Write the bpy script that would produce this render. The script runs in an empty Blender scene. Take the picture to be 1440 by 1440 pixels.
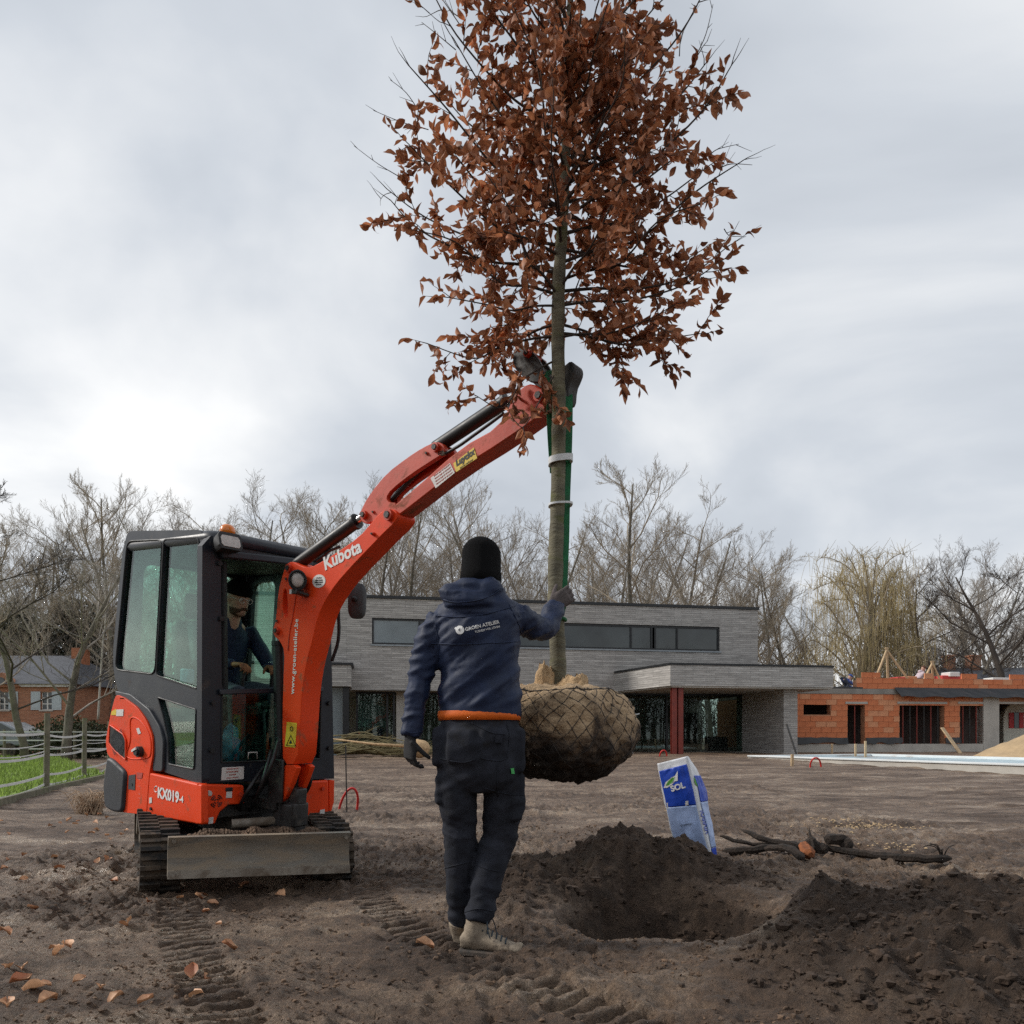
import bpy, bmesh, math, random
import numpy as np
from mathutils import Vector, Matrix, Quaternion, noise as mnoise
from mathutils.geometry import tessellate_polygon
from mathutils.bvhtree import BVHTree

# ------------------------------------------------------------------ camera, sky, sun, exposure
SC = bpy.context.scene
COL = SC.collection
F, HOR, HC, CX = 1081.0, 1036.0, 0.95, 720.0      # focal length in photo pixels, horizon row, camera height, centre column
R = math.radians
cam = bpy.data.objects.new('camera', bpy.data.cameras.new('camera'))
COL.objects.link(cam)
cam.location = (0, 0, HC)
cam.rotation_euler = (R(90), 0, 0)
cam.data.sensor_width = 36
cam.data.lens = F / 1440 * 36
cam.data.shift_y = (HOR - 720) / 1440
cam.data.clip_start = 0.05
cam.data.clip_end = 3000
SC.camera = cam
SUN_EL, SUN_AZ = 33, -84           # azimuth measured from +Y towards +X: from the left
world = bpy.data.worlds.new('World'); SC.world = world; world.use_nodes = True

def build_world():
    nt = world.node_tree; N = nt.nodes; L = nt.links
    N.clear()
    out = N.new('ShaderNodeOutputWorld'); bg = N.new('ShaderNodeBackground')
    sky = N.new('ShaderNodeTexSky'); sky.sky_type = 'NISHITA'; sky.sun_disc = False
    sky.sun_elevation = R(SUN_EL); sky.sun_rotation = R(SUN_AZ)
    sk = N.new('ShaderNodeVectorMath'); sk.operation = 'SCALE'; sk.inputs['Scale'].default_value = 0.10
    L.new(sky.outputs[0], sk.inputs[0])
    tc = N.new('ShaderNodeTexCoord'); sep = N.new('ShaderNodeSeparateXYZ')
    L.new(tc.outputs['Generated'], sep.inputs[0])
    az = N.new('ShaderNodeMath'); az.operation = 'ABSOLUTE'; L.new(sep.outputs['Z'], az.inputs[0])
    zz = N.new('ShaderNodeMath'); zz.operation = 'ADD'; zz.inputs[1].default_value = 0.32; L.new(az.outputs[0], zz.inputs[0])
    inv = N.new('ShaderNodeMath'); inv.operation = 'DIVIDE'; inv.inputs[0].default_value = 1.0; L.new(zz.outputs[0], inv.inputs[1])
    pl = N.new('ShaderNodeVectorMath'); pl.operation = 'SCALE'
    L.new(tc.outputs['Generated'], pl.inputs[0]); L.new(inv.outputs[0], pl.inputs['Scale'])
    mp = N.new('ShaderNodeMapping'); mp.inputs['Location'].default_value = (-2.4, 0.6, 4.2); mp.inputs['Scale'].default_value = (1.0, 1.25, 0.8)
    L.new(pl.outputs[0], mp.inputs[0])
    n1 = N.new('ShaderNodeTexNoise'); n1.inputs['Scale'].default_value = 1.15; n1.inputs['Detail'].default_value = 7; n1.inputs['Roughness'].default_value = 0.47; n1.inputs['Distortion'].default_value = 0.35
    L.new(mp.outputs[0], n1.inputs['Vector'])
    rp = N.new('ShaderNodeValToRGB'); e = rp.color_ramp.elements
    e[0].position = 0.33; e[0].color = (0.41, 0.445, 0.495, 1)
    e[1].position = 0.67; e[1].color = (0.93, 0.93, 0.92, 1)
    m = rp.color_ramp.elements.new(0.48); m.color = (0.57, 0.605, 0.65, 1)
    L.new(n1.outputs['Fac'], rp.inputs[0])
    mx = N.new('ShaderNodeMixRGB'); mx.inputs[0].default_value = 0.93
    L.new(sk.outputs[0], mx.inputs[1]); L.new(rp.outputs[0], mx.inputs[2])
    L.new(mx.outputs[0], bg.inputs[0]); bg.inputs[1].default_value = 0.70
    L.new(bg.outputs[0], out.inputs[0])
build_world()
sl = bpy.data.lights.new('sun', 'SUN'); sun = bpy.data.objects.new('sun', sl); COL.objects.link(sun)
sl.energy = 1.5; sl.angle = R(10); sl.color = (1.0, 0.95, 0.88)
_d = Vector((math.sin(R(SUN_AZ)) * math.cos(R(SUN_EL)), math.cos(R(SUN_AZ)) * math.cos(R(SUN_EL)), math.sin(R(SUN_EL))))
sun.rotation_euler = (-_d).to_track_quat('-Z', 'Y').to_euler()
sun.location = (0, 0, 30)
SC.view_settings.view_transform = 'Standard'; SC.view_settings.look = 'None'
SC.view_settings.exposure = 0.76; SC.view_settings.gamma = 1.0
SC.render.engine = 'CYCLES'
SC.cycles.use_denoising = False; SC.cycles.sample_clamp_indirect = 3.0; SC.cycles.blur_glossy = 1.0
SC.cycles.max_bounces = 8; SC.cycles.transparent_max_bounces = 24; SC.cycles.caustics_reflective = False; SC.cycles.caustics_refractive = False

random.seed(7); RNG = np.random.default_rng(11)

# ------------------------------------------------------------------ pixel -> direction helpers
def at_d(px, py, d): return Vector(((px - CX) / F * d, d, HC + (HOR - py) / F * d))
def at_plane(px, py, P, n):
    o = Vector((0, 0, HC)); r = Vector(((px - CX) / F, 1, (HOR - py) / F))
    return o + r * ((P - o).dot(n) / r.dot(n))
def Z1(x, y): return (130 + x / 3.6, 720 + y / 3.6)
def Z2(x, y): return (130 + x / 3.6, 950 + y / 3.6)
def Z3(x, y): return (380 + x * .30556, 480 + y * .30556)
def Z8(x, y): return (680 + x * .1805, 440 + y * .1805)
def sstep(a, b, x): t = np.clip((x - a) / (b - a), 0, 1); return t * t * (3 - 2 * t)

# ------------------------------------------------------------------ materials
MATS = {}
def nd(nt, t, **kw):
    n = nt.nodes.new(t)
    for k, v in kw.items():
        if k in n.inputs: n.inputs[k].default_value = v
        else: setattr(n, k, v)
    return n
def ramp(nt, stops):
    r = nt.nodes.new('ShaderNodeValToRGB'); el = r.color_ramp.elements
    while len(el) < len(stops): el.new(0.5)
    for e, (p, c) in zip(el, stops):
        e.position = p; e.color = (c[0], c[1], c[2], 1) if isinstance(c, (tuple, list)) else (c, c, c, 1)
    return r
def mat(name, col, rough=.6, var=.12, scale=6., bump=.0, bscale=40., metal=0., dirt=None, dirt_amt=.4, dirt_scale=5., spec=.5, coat=0., sss=None, stretch=None, rvar=.1, dirt_z=None):
    """principled surface with mottled colour, optional dirt patches and fine relief"""
    m = bpy.data.materials.new(name); m.use_nodes = True; nt = m.node_tree; L = nt.links
    b = nt.nodes['Principled BSDF']
    tc = nd(nt, 'ShaderNodeTexCoord'); vec = tc.outputs['Object']
    if stretch:
        mp = nd(nt, 'ShaderNodeMapping'); mp.inputs['Scale'].default_value = stretch; L.new(vec, mp.inputs[0]); vec = mp.outputs[0]
    n = nd(nt, 'ShaderNodeTexNoise', Scale=scale, Detail=6., Roughness=.6); L.new(vec, n.inputs['Vector'])
    lo = [max(0, c * (1 - var * 1.6)) for c in col]; hi = [min(1, c * (1 + var * 1.4)) for c in col]
    rp = ramp(nt, [(.3, lo), (.7, hi)]); L.new(n.outputs['Fac'], rp.inputs[0]); colout = rp.outputs[0]
    b.inputs['Roughness'].default_value = rough
    rr = ramp(nt, [(.3, max(.02, rough - rvar)), (.7, min(1, rough + rvar))]); L.new(n.outputs['Fac'], rr.inputs[0]); rough_out = rr.outputs[0]
    if dirt:
        n2 = nd(nt, 'ShaderNodeTexNoise', Scale=dirt_scale, Detail=8., Roughness=.7, Distortion=.6); L.new(vec, n2.inputs['Vector'])
        r2 = ramp(nt, [(.62 - dirt_amt * .35, 0.), (.72 - dirt_amt * .2, 1.)]); L.new(n2.outputs['Fac'], r2.inputs[0])
        mx = nd(nt, 'ShaderNodeMixRGB'); L.new(r2.outputs[0], mx.inputs[0]); L.new(colout, mx.inputs[1]); mx.inputs[2].default_value = (*dirt, 1); colout = mx.outputs[0]
        m2 = nd(nt, 'ShaderNodeMixRGB'); L.new(r2.outputs[0], m2.inputs[0]); L.new(rough_out, m2.inputs[1]); m2.inputs[2].default_value = (.9, .9, .9, 1); rough_out = m2.outputs[0]
    L.new(colout, b.inputs['Base Color']); L.new(rough_out, b.inputs['Roughness'])
    b.inputs['Metallic'].default_value = metal; b.inputs['Specular IOR Level'].default_value = spec
    if coat: b.inputs['Coat Weight'].default_value = coat; b.inputs['Coat Roughness'].default_value = .12
    if bump:
        n3 = nd(nt, 'ShaderNodeTexNoise', Scale=bscale, Detail=5., Roughness=.6); L.new(vec, n3.inputs['Vector'])
        bp = nd(nt, 'ShaderNodeBump', Strength=bump, Distance=.02); L.new(n3.outputs['Fac'], bp.inputs['Height']); L.new(bp.outputs[0], b.inputs['Normal'])
    MATS[name] = m
    return m
def glass_mat(name, tint, refl=.12, rough=.02):
    m = bpy.data.materials.new(name); m.use_nodes = True; nt = m.node_tree; L = nt.links; nt.nodes.clear()
    o = nd(nt, 'ShaderNodeOutputMaterial'); tr = nd(nt, 'ShaderNodeBsdfTransparent'); tr.inputs[0].default_value = (*tint, 1)
    gl = nd(nt, 'ShaderNodeBsdfGlossy'); gl.inputs['Roughness'].default_value = rough; gl.inputs[0].default_value = (.9, .95, .92, 1)
    lw = nd(nt, 'ShaderNodeLayerWeight', Blend=.5); fr = nd(nt, 'ShaderNodeMath', operation='POWER'); L.new(lw.outputs['Facing'], fr.inputs[0]); fr.inputs[1].default_value = 4.0
    n = nd(nt, 'ShaderNodeTexNoise', Scale=9., Detail=6.); tc = nd(nt, 'ShaderNodeTexCoord'); L.new(tc.outputs['Object'], n.inputs['Vector'])
    r = ramp(nt, [(.35, refl * .85), (.75, refl * 1.2)]); L.new(n.outputs['Fac'], r.inputs[0])
    ad = nd(nt, 'ShaderNodeMath', operation='ADD', use_clamp=True); L.new(fr.outputs[0], ad.inputs[0]); L.new(r.outputs[0], ad.inputs[1])
    mx = nd(nt, 'ShaderNodeMixShader'); L.new(ad.outputs[0], mx.inputs[0]); L.new(tr.outputs[0], mx.inputs[1]); L.new(gl.outputs[0], mx.inputs[2]); L.new(mx.outputs[0], o.inputs[0])
    MATS[name] = m; return m

MUD = (.105, .072, .05)
mat('orange', (.84, .062, .008), .46, .06, 3, .02, 30, dirt=(.34, .10, .045), dirt_amt=.12, dirt_scale=7, spec=.3)
mat('orange_worn', (.60, .05, .014), .5, .12, 5, .03, 40, dirt=(.22, .07, .045), dirt_amt=.25, dirt_scale=5)
mat('cab_dark', (.014, .018, .027), .42, .15, 4, .02, 60, dirt=(.07, .06, .055), dirt_amt=.05, dirt_scale=7)
mat('black_plastic', (.018, .019, .021), .6, .15, 8, .05, 120)
mat('trim_grey', (.045, .05, .058), .55, .12, 8, .05, 150)
mat('counterweight', (.03, .034, .042), .55, .15, 5, .04, 60, dirt=(.09, .075, .06), dirt_amt=.12)
mat('rubber', (.016, .015, .014), .8, .25, 10, .15, 60, dirt=(.11, .082, .058), dirt_amt=.6, dirt_scale=7)
mat('muddy_steel', (.27, .235, .19), .6, .2, 4, .1, 50, dirt=(.14, .105, .075), dirt_amt=.5, dirt_scale=7)
mat('blade_steel', (.20, .18, .15), .55, .22, 6, .12, 60, dirt=(.30, .235, .165), dirt_amt=.5, dirt_scale=6.5, stretch=(.45, .45, 1.8))
mat('dark_steel', (.03, .028, .027), .5, .3, 9, .1, 60, dirt=(.10, .08, .06), dirt_amt=.2)
mat('chrome', (.5, .5, .5), .2, .1, 6, metal=1.)
mat('hose_black', (.013, .013, .014), .45, .1, 10)
mat('white_print', (.82, .82, .8), .55, .04, 10)
mat('white_sticker', (.72, .70, .67), .5, .08, 20)
mat('yellow_sticker', (.78, .55, .04), .5, .06, 20)
mat('black_print', (.012, .012, .012), .6, .05, 20)
mat('red_print', (.5, .07, .05), .6, .05, 20)
mat('beacon', (.85, .22, .01), .25, .1, 8, coat=.5)
mat('lens', (.55, .53, .5), .25, .2, 20)
mat('mirror_back', (.05, .053, .056), .6, .1, 8, .05, 120)
glass_mat('cab_glass', (.70, .90, .81), .06)
mat('navy', (.0125, .023, .060), .6, .16, 9, .14, 260, spec=.35)
mat('navy_light', (.03, .044, .085), .62, .15, 9, .12, 260)
mat('work_black', (.025, .0275, .037), .8, .3, 12, .3, 320, dirt=(.026, .025, .025), dirt_amt=.12, spec=.2)
mat('knit_black', (.0065, .0065, .007), .95, .2, 30, .5, 500, spec=.12)
mat('lining_orange', (.85, .16, .012), .6, .08, 10, .1, 200)
mat('glove_black', (.02, .02, .022), .8, .2, 15, .2, 300)
mat('glove_grey', (.105, .085, .08), .85, .25, 25, .3, 300)
mat('glove_brown', (.23, .10, .04), .8, .35, 22, .3, 300)
mat('boot_suede', (.31, .25, .185), .9, .2, 14, .2, 200, dirt=(.10, .075, .055), dirt_amt=.2, dirt_scale=12)
mat('sole', (.06, .052, .045), .9, .3, 14, .3, 100, dirt=(.11, .08, .06), dirt_amt=.4)
mat('skin', (.56, .33, .24), .5, .1, 12, .05, 200)
mat('hair_brown', (.10, .04, .018), .7, .3, 40, .4, 300)
mat('lace', (.03, .045, .06), .8, .2, 30)
mat('green_tag', (.10, .55, .16), .6, .05, 10)
mat('bark_young', (.165, .15, .10), .85, .3, 14, .5, 45, dirt=(.11, .12, .03), dirt_amt=.25, dirt_scale=7, stretch=(.5, .5, 1.4))
mat('branch_dark', (.055, .040, .032), .85, .3, 20)
mat('burlap', (.56, .38, .21), .95, .2, 14, .6, 180, dirt=(.3, .19, .10), dirt_amt=.2, dirt_scale=8)
mat('wire', (.045, .035, .028), .7, .3, 10)
mat('sling_green', (.012, .15, .055), .7, .2, 25, .3, 250)
mat('strap_white', (.72, .74, .74), .6, .05, 20)
mat('soil_clod', (.060, .038, .025), .95, .28, 14, .6, 60)
mat('sand', (.46, .33, .19), .95, .12, 3, .4, 30)
mat('white_render', (.75, .74, .70), .8, .05, 3)
mat('brick_red', (.42, .165, .085), .85, .2, 1.5, .3, 12, dirt=(.25, .11, .07), dirt_amt=.3, dirt_scale=2)
mat('slate', (.085, .09, .105), .7, .2, 3, .3, 20)
mat('shutter_blue', (.50, .56, .58), .7, .05, 5)
mat('frame_black', (.011, .012, .014), .4, .1, 5)
mat('window_dark', (.045, .055, .056), .06, .3, .6, rvar=.03, spec=.6)
mat('window_grey', (.20, .235, .25), .1, .15, .5, rvar=.03, spec=.6)
mat('zinc', (.30, .33, .35), .45, .1, 4)
mat('red_steel', (.22, .035, .022), .55, .15, 5)
mat('clay_block', (.68, .215, .09), .85, .14, 2.0, .25, 30, dirt=(.50, .22, .13), dirt_amt=.15, dirt_scale=3)
mat('clay_block_pale', (.72, .32, .165), .85, .12, 2.0, .25, 30)
mat('concrete', (.30, .28, .25), .9, .15, 2, .2, 20)
mat('concrete_pale', (.50, .47, .42), .9, .1, 2, .2, 20)
mat('mortar', (.52, .25, .14), .95, .1, 4)
mat('foil_black', (.022, .023, .026), .4, .2, 4, .5, 9)
mat('brown_panel', (.05, .022, .014), .6, .25, 3)
mat('timber', (.55, .40, .24), .8, .15, 6, .1, 40)
mat('timber_grey', (.17, .155, .11), .9, .2, 8, .3, 50, dirt=(.12, .14, .05), dirt_amt=.25)
mat('tape_white', (.72, .72, .70), .6, .06, 5)
mat('pool_blue', (.46, .60, .66), .35, .05, 1)
mat('pool_white', (.72, .75, .75), .6, .06, 1)
mat('hose_red', (.55, .025, .02), .5, .15, 8)
mat('bag_white', (.78, .80, .83), .35, .05, 8)
mat('bag_pale', (.40, .52, .80), .38, .10, 7)
mat('bag_blue', (.018, .075, .52), .35, .08, 7)
mat('leaf_green', (.08, .30, .03), .5, .1, 8)
mat('charred', (.034, .024, .018), .95, .5, 16, .8, 60)
mat('mud_crumb', (.135, .086, .055), .95, .4, 10, .5, 60)
mat('wood_rot', (.26, .085, .03), .9, .3, 18, .4, 60)
mat('bark_grey', (.17, .15, .12), .95, .3, 2, .3, 12, dirt=(.12, .13, .06), dirt_amt=.2, dirt_scale=1.5)
mat('twig_grey', (.31, .275, .235), .95, .3, 1.0)  # paler than plain bark: distance haze is put into the twig colour
mat('twig_warm', (.33, .275, .205), .95, .3, 1.0)  # lightened likewise, haze of the far trees carried by the colour
mat('twig_dark', (.065, .052, .043), .95, .3, 1.0)
mat('willow_twig', (.40, .32, .165), .85, .3, .6)
mat('brush_green', (.24, .20, .10), .8, .3, 3)
mat('straw', (.42, .30, .20), .85, .3, 12)
mat('hedge_leaf', (.045, .055, .022), .85, .5, 2)
mat('evergreen', (.028, .034, .022), .9, .4, 1)
mat('car_paint', (.22, .24, .27), .25, .05, 2, coat=.6)
mat('plastic_white', (.75, .75, .72), .4, .04, 6)
mat('bag_plastic_blue', (.08, .28, .55), .35, .2, 12)
mat('caravan', (.70, .68, .58), .5, .05, 2)
mat('shutter_red', (.55, .03, .03), .5, .05, 5)
mat('red_pack', (.58, .06, .05), .5, .1, 5)
mat('hoodie_pale', (.58, .48, .52), .9, .1, 8)
mat('hoodie_blue', (.05, .09, .28), .9, .1, 8)
mat('jeans', (.05, .06, .085), .9, .15, 8)
mat('gravel', (.20, .17, .14), .95, .4, 30, .6, 60)

def brick_mat(name, c1, c2, cm, bw, bh, mortar=.008, squash=None):
    """long thin facing bricks too far off to tell apart, colour and relief from one brick pattern on local x / z"""
    m = bpy.data.materials.new(name); m.use_nodes = True; nt = m.node_tree; L = nt.links; b = nt.nodes['Principled BSDF']
    tc = nd(nt, 'ShaderNodeTexCoord'); s = nd(nt, 'ShaderNodeSeparateXYZ'); L.new(tc.outputs['Object'], s.inputs[0])
    ad = nd(nt, 'ShaderNodeMath', operation='ADD'); L.new(s.outputs['X'], ad.inputs[0]); L.new(s.outputs['Y'], ad.inputs[1])
    c = nd(nt, 'ShaderNodeCombineXYZ'); L.new(ad.outputs[0], c.inputs['X']); L.new(s.outputs['Z'], c.inputs['Y'])
    br = nd(nt, 'ShaderNodeTexBrick', Scale=1.0); br.inputs['Brick Width'].default_value = bw; br.inputs['Row Height'].default_value = bh
    br.inputs['Mortar Size'].default_value = mortar; br.inputs['Color1'].default_value = (*c1, 1); br.inputs['Color2'].default_value = (*c2, 1); br.inputs['Mortar'].default_value = (*cm, 1); br.inputs['Bias'].default_value = -.1
    br.offset_frequency = 2; br.offset = .37
    L.new(c.outputs[0], br.inputs['Vector'])
    mp = nd(nt, 'ShaderNodeMapping'); mp.inputs['Scale'].default_value = (1.1, 7.5, 1); L.new(c.outputs[0], mp.inputs[0])
    n = nd(nt, 'ShaderNodeTexNoise', Scale=1.6, Detail=8., Roughness=.75); L.new(mp.outputs[0], n.inputs['Vector'])
    r = ramp(nt, [(.3, .62), (.7, 1.32)]); L.new(n.outputs['Fac'], r.inputs[0])
    mx = nd(nt, 'ShaderNodeMixRGB', blend_type='MULTIPLY'); mx.inputs[0].default_value = 1; L.new(br.outputs['Color'], mx.inputs[1]); L.new(r.outputs[0], mx.inputs[2])
    L.new(mx.outputs[0], b.inputs['Base Color']); b.inputs['Roughness'].default_value = .85
    bp = nd(nt, 'ShaderNodeBump', Strength=.6, Distance=.02); L.new(mx.outputs[0], bp.inputs['Height']); L.new(bp.outputs[0], b.inputs['Normal'])
    MATS[name] = m
brick_mat('long_brick', (.50, .475, .445), (.34, .32, .30), (.28, .265, .25), .9, .085, .010)
brick_mat('old_brick', (.46, .19, .10), (.36, .14, .075), (.40, .26, .18), .22, .075, .01)

def leaf_mat(name, c, c2, trans):
    m = bpy.data.materials.new(name); m.use_nodes = True; nt = m.node_tree; L = nt.links; b = nt.nodes['Principled BSDF']; o = nt.nodes['Material Output']
    tc = nd(nt, 'ShaderNodeTexCoord'); gm = nd(nt, 'ShaderNodeNewGeometry')
    n = nd(nt, 'ShaderNodeTexNoise', Scale=11., Detail=4.); L.new(gm.outputs['Position'], n.inputs['Vector'])
    r = ramp(nt, [(.32, c2), (.5, c), (.72, [min(1, x * 1.7) for x in c])]); L.new(n.outputs['Fac'], r.inputs[0])
    rv = ramp(nt, [(0., .55), (.5, 1.0), (1., 1.75)]); L.new(gm.outputs['Random Per Island'], rv.inputs[0]); mv = nd(nt, 'ShaderNodeMixRGB', blend_type='MULTIPLY'); mv.inputs[0].default_value = 1.; L.new(r.outputs[0], mv.inputs[1]); L.new(rv.outputs[0], mv.inputs[2]); r = mv
    L.new(r.outputs[0], b.inputs['Base Color']); b.inputs['Roughness'].default_value = .55
    t = nd(nt, 'ShaderNodeBsdfTranslucent'); L.new(r.outputs[0], t.inputs[0])
    mx = nd(nt, 'ShaderNodeMixShader'); mx.inputs[0].default_value = trans; L.new(b.outputs[0], mx.inputs[1]); L.new(t.outputs[0], mx.inputs[2]); L.new(mx.outputs[0], o.inputs[0])
    MATS[name] = m
leaf_mat('beech_leaf', (.36, .15, .072), (.21, .072, .036), .34)
leaf_mat('dry_leaf', (.48, .27, .15), (.36, .13, .06), .12)
leaf_mat('grass', (.21, .29, .06), (.15, .22, .045), .25)

# ------------------------------------------------------------------ mesh builder
ORIG = {}      # object -> world position of its local origin (no rotation) so parts can be given in world space
class MB:
    def __init__(s): s.v = []; s.f = []
    def add(s, vs, fs):
        o = len(s.v); s.v.extend(Vector(v) for v in vs); s.f.extend([tuple(i + o for i in f) for f in fs]); return s
    def box(s, c, size, M=None):
        c = Vector(c); h = Vector(size) / 2
        vs = [Vector((x * h.x, y * h.y, z * h.z)) for x in (-1, 1) for y in (-1, 1) for z in (-1, 1)]
        if M is not None: vs = [M @ v for v in vs]
        return s.add([c + v for v in vs], [(0, 1, 3, 2), (4, 6, 7, 5), (0, 4, 5, 1), (2, 3, 7, 6), (0, 2, 6, 4), (1, 5, 7, 3)])
    def bar(s, a, b, w, h=None, up=(0, 0, 1)):
        a = Vector(a); b = Vector(b); h = h or w; d = b - a; L_ = d.length; d.normalize(); up = Vector(up)
        if abs(d.dot(up)) > .98: up = Vector((0, 1, 0))
        r = d.cross(up).normalized(); u = r.cross(d)
        M = Matrix((r, d, u)).transposed()
        return s.box((a + b) / 2, (w, L_, h), M)
    def prism(s, poly, ext):
        n = len(poly); ext = Vector(ext); a = [Vector(p) for p in poly]; b = [p + ext for p in a]
        return s.add(a + b, [tuple(range(n)), tuple(range(2 * n - 1, n - 1, -1))] + [(i, i + n, (i + 1) % n + n, (i + 1) % n) for i in range(n)])
    def plate(s, outer, holes, ext):
        loops = [[Vector(p) for p in outer]] + [[Vector(p) for p in h] for h in holes]; ext = Vector(ext)
        tris = tessellate_polygon(loops); flat = [p for l in loops for p in l]; n = len(flat); fs = []
        for t in tris: fs.append(tuple(t)); fs.append(tuple(i + n for i in reversed(t)))
        o = 0
        for l in loops:
            k = len(l); fs += [(o + i, o + (i + 1) % k, o + (i + 1) % k + n, o + i + n) for i in range(k)]; o += k
        return s.add(flat + [p + ext for p in flat], fs)
    def loft(s, rings, cap=True, closed=False):
        k = len(rings[0]); fs = []; m = len(rings)
        for j in range(m - (0 if closed else 1)):
            for i in range(k):
                a = j * k; b = ((j + 1) % m) * k
                fs.append((a + i, a + (i + 1) % k, b + (i + 1) % k, b + i))
        if cap and not closed: fs += [tuple(range(k - 1, -1, -1)), tuple(range((m - 1) * k, m * k))]
        return s.add([p for r in rings for p in r], fs)
    def tube(s, pts, rad, seg=10, cap=True, closed=False):
        pts = [Vector(p) for p in pts]; n = len(pts)
        if not hasattr(rad, '__len__'): rad = [rad] * n
        rings = []; prev = None
        for i, p in enumerate(pts):
            if closed: d = pts[(i + 1) % n] - pts[i - 1]
            else: d = pts[min(i + 1, n - 1)] - pts[max(i - 1, 0)]
            if d.length < 1e-9: d = Vector((0, 0, 1))
            d.normalize()
            if prev is None:
                ref = Vector((0, 0, 1)) if abs(d.z) < .9 else Vector((1, 0, 0)); x = d.cross(ref).normalized()
            else:
                x = prev - d * prev.dot(d)
                if x.length < 1e-6: x = d.orthogonal()
                x.normalize()
            prev = x; y = d.cross(x)
            rings.append([p + (x * math.cos(t) + y * math.sin(t)) * rad[i] for t in (2 * math.pi * q / seg for q in range(seg))])
        return s.loft(rings, cap, closed)
    def cyl(s, a, b, r, seg=16, r2=None): return s.tube([a, b], [r, r if r2 is None else r2], seg)
    def ell(s, c, rx, M=None, seg=16, rings=10):
        c = Vector(c); rx = Vector(rx) if hasattr(rx, '__len__') else Vector((rx, rx, rx)); out = []
        for j in range(1, rings):
            ph = math.pi * j / rings; row = []
            for i in range(seg):
                t = 2 * math.pi * i / seg; v = Vector((rx.x * math.sin(ph) * math.cos(t), rx.y * math.sin(ph) * math.sin(t), -rx.z * math.cos(ph)))
                row.append(c + (M @ v if M is not None else v))
            out.append(row)
        bot = Vector((0, 0, -rx.z)); top = Vector((0, 0, rx.z))
        if M is not None: bot = M @ bot; top = M @ top
        o = len(s.v); k = seg; m = len(out)
        vs = [p for r_ in out for p in r_] + [c + bot, c + top]; fs = []
        for j in range(m - 1):
            for i in range(k): fs.append((j * k + i, j * k + (i + 1) % k, (j + 1) * k + (i + 1) % k, (j + 1) * k + i))
        for i in range(k): fs.append(((i + 1) % k, i, m * k)); fs.append(((m - 1) * k + i, (m - 1) * k + (i + 1) % k, m * k + 1))
        return s.add(vs, fs)
    def mesh(s, name, org=Vector((0, 0, 0)), smooth=False):
        me = bpy.data.meshes.new(name); me.from_pydata([tuple(v - org) for v in s.v], [], s.f); me.update()
        if smooth: me.shade_smooth()
        return me
    def build(s, name, m, parent=None, smooth=False, bevel=0, bseg=2, fix=True, auto=None, org=None):
        o_ = Vector(ORIG[parent]) if parent is not None else Vector(org if org is not None else (0, 0, 0))
        me = s.mesh(name, o_, smooth)
        if fix:
            bm = bmesh.new(); bm.from_mesh(me); bmesh.ops.recalc_face_normals(bm, faces=bm.faces); bm.to_mesh(me); bm.free()
        o = bpy.data.objects.new(name, me); COL.objects.link(o)
        me.materials.append(MATS[m] if isinstance(m, str) else m)
        if parent is not None: o.parent = parent
        elif org is not None: o.location = o_
        ORIG[o] = o_
        if auto is not None: me.shade_smooth(); me.set_sharp_from_angle(angle=R(auto))
        if bevel:
            md = o.modifiers.new('bevel', 'BEVEL'); md.width = bevel; md.segments = bseg; md.limit_method = 'ANGLE'; md.angle_limit = R(40)
            me.shade_smooth(); me.set_sharp_from_angle(angle=R(50))
        return o
def tag(o, label=None, cat=None, group=None, kind=None):
    if label: o['label'] = label
    if cat: o['category'] = cat
    if group: o['group'] = group
    if kind: o['kind'] = kind
    return o
def thing(name, loc, label, cat, group=None):
    o = bpy.data.objects.new(name, None); COL.objects.link(o); o.location = Vector(loc); o.empty_display_size = .1
    ORIG[o] = Vector(loc); return tag(o, label, cat, group)
def chaikin(p, it=2, closed=True):
    p = [Vector(q) for q in p]
    for _ in range(it):
        q = []; n = len(p)
        for i in range(n if closed else n - 1):
            a = p[i]; b = p[(i + 1) % n]; q += [a * .75 + b * .25, a * .25 + b * .75]
        if not closed: q = [p[0]] + q + [p[-1]]
        p = q
    return p
def fillet(p, r=.03, n=4):
    """round the corners of a closed outline with radius about r"""
    p = [Vector(q) for q in p]; out = []; k = len(p)
    for i in range(k):
        a, b, c = p[i - 1], p[i], p[(i + 1) % k]; la, lc = (a - b).length, (c - b).length
        da, dc = (a - b) / max(la, 1e-9), (c - b) / max(lc, 1e-9); t = min(r, la * .45, lc * .45); s, e = b + da * t, b + dc * t
        for j in range(n + 1): u = j / n; out.append(s * (1 - u) ** 2 + b * 2 * u * (1 - u) + e * u * u)
    return out
def spline(pts, n=8):
    """catmull-rom through the points"""
    P = [Vector(p) for p in pts]; out = []
    for i in range(len(P) - 1):
        a = P[max(i - 1, 0)]; b = P[i]; c = P[i + 1]; d = P[min(i + 2, len(P) - 1)]
        for k in range(n):
            t = k / n; out.append(.5 * ((2 * b) + (c - a) * t + (2 * a - 5 * b + 4 * c - d) * t * t + (3 * b - a - 3 * c + d) * t ** 3))
    return out + [P[-1]]
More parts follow.
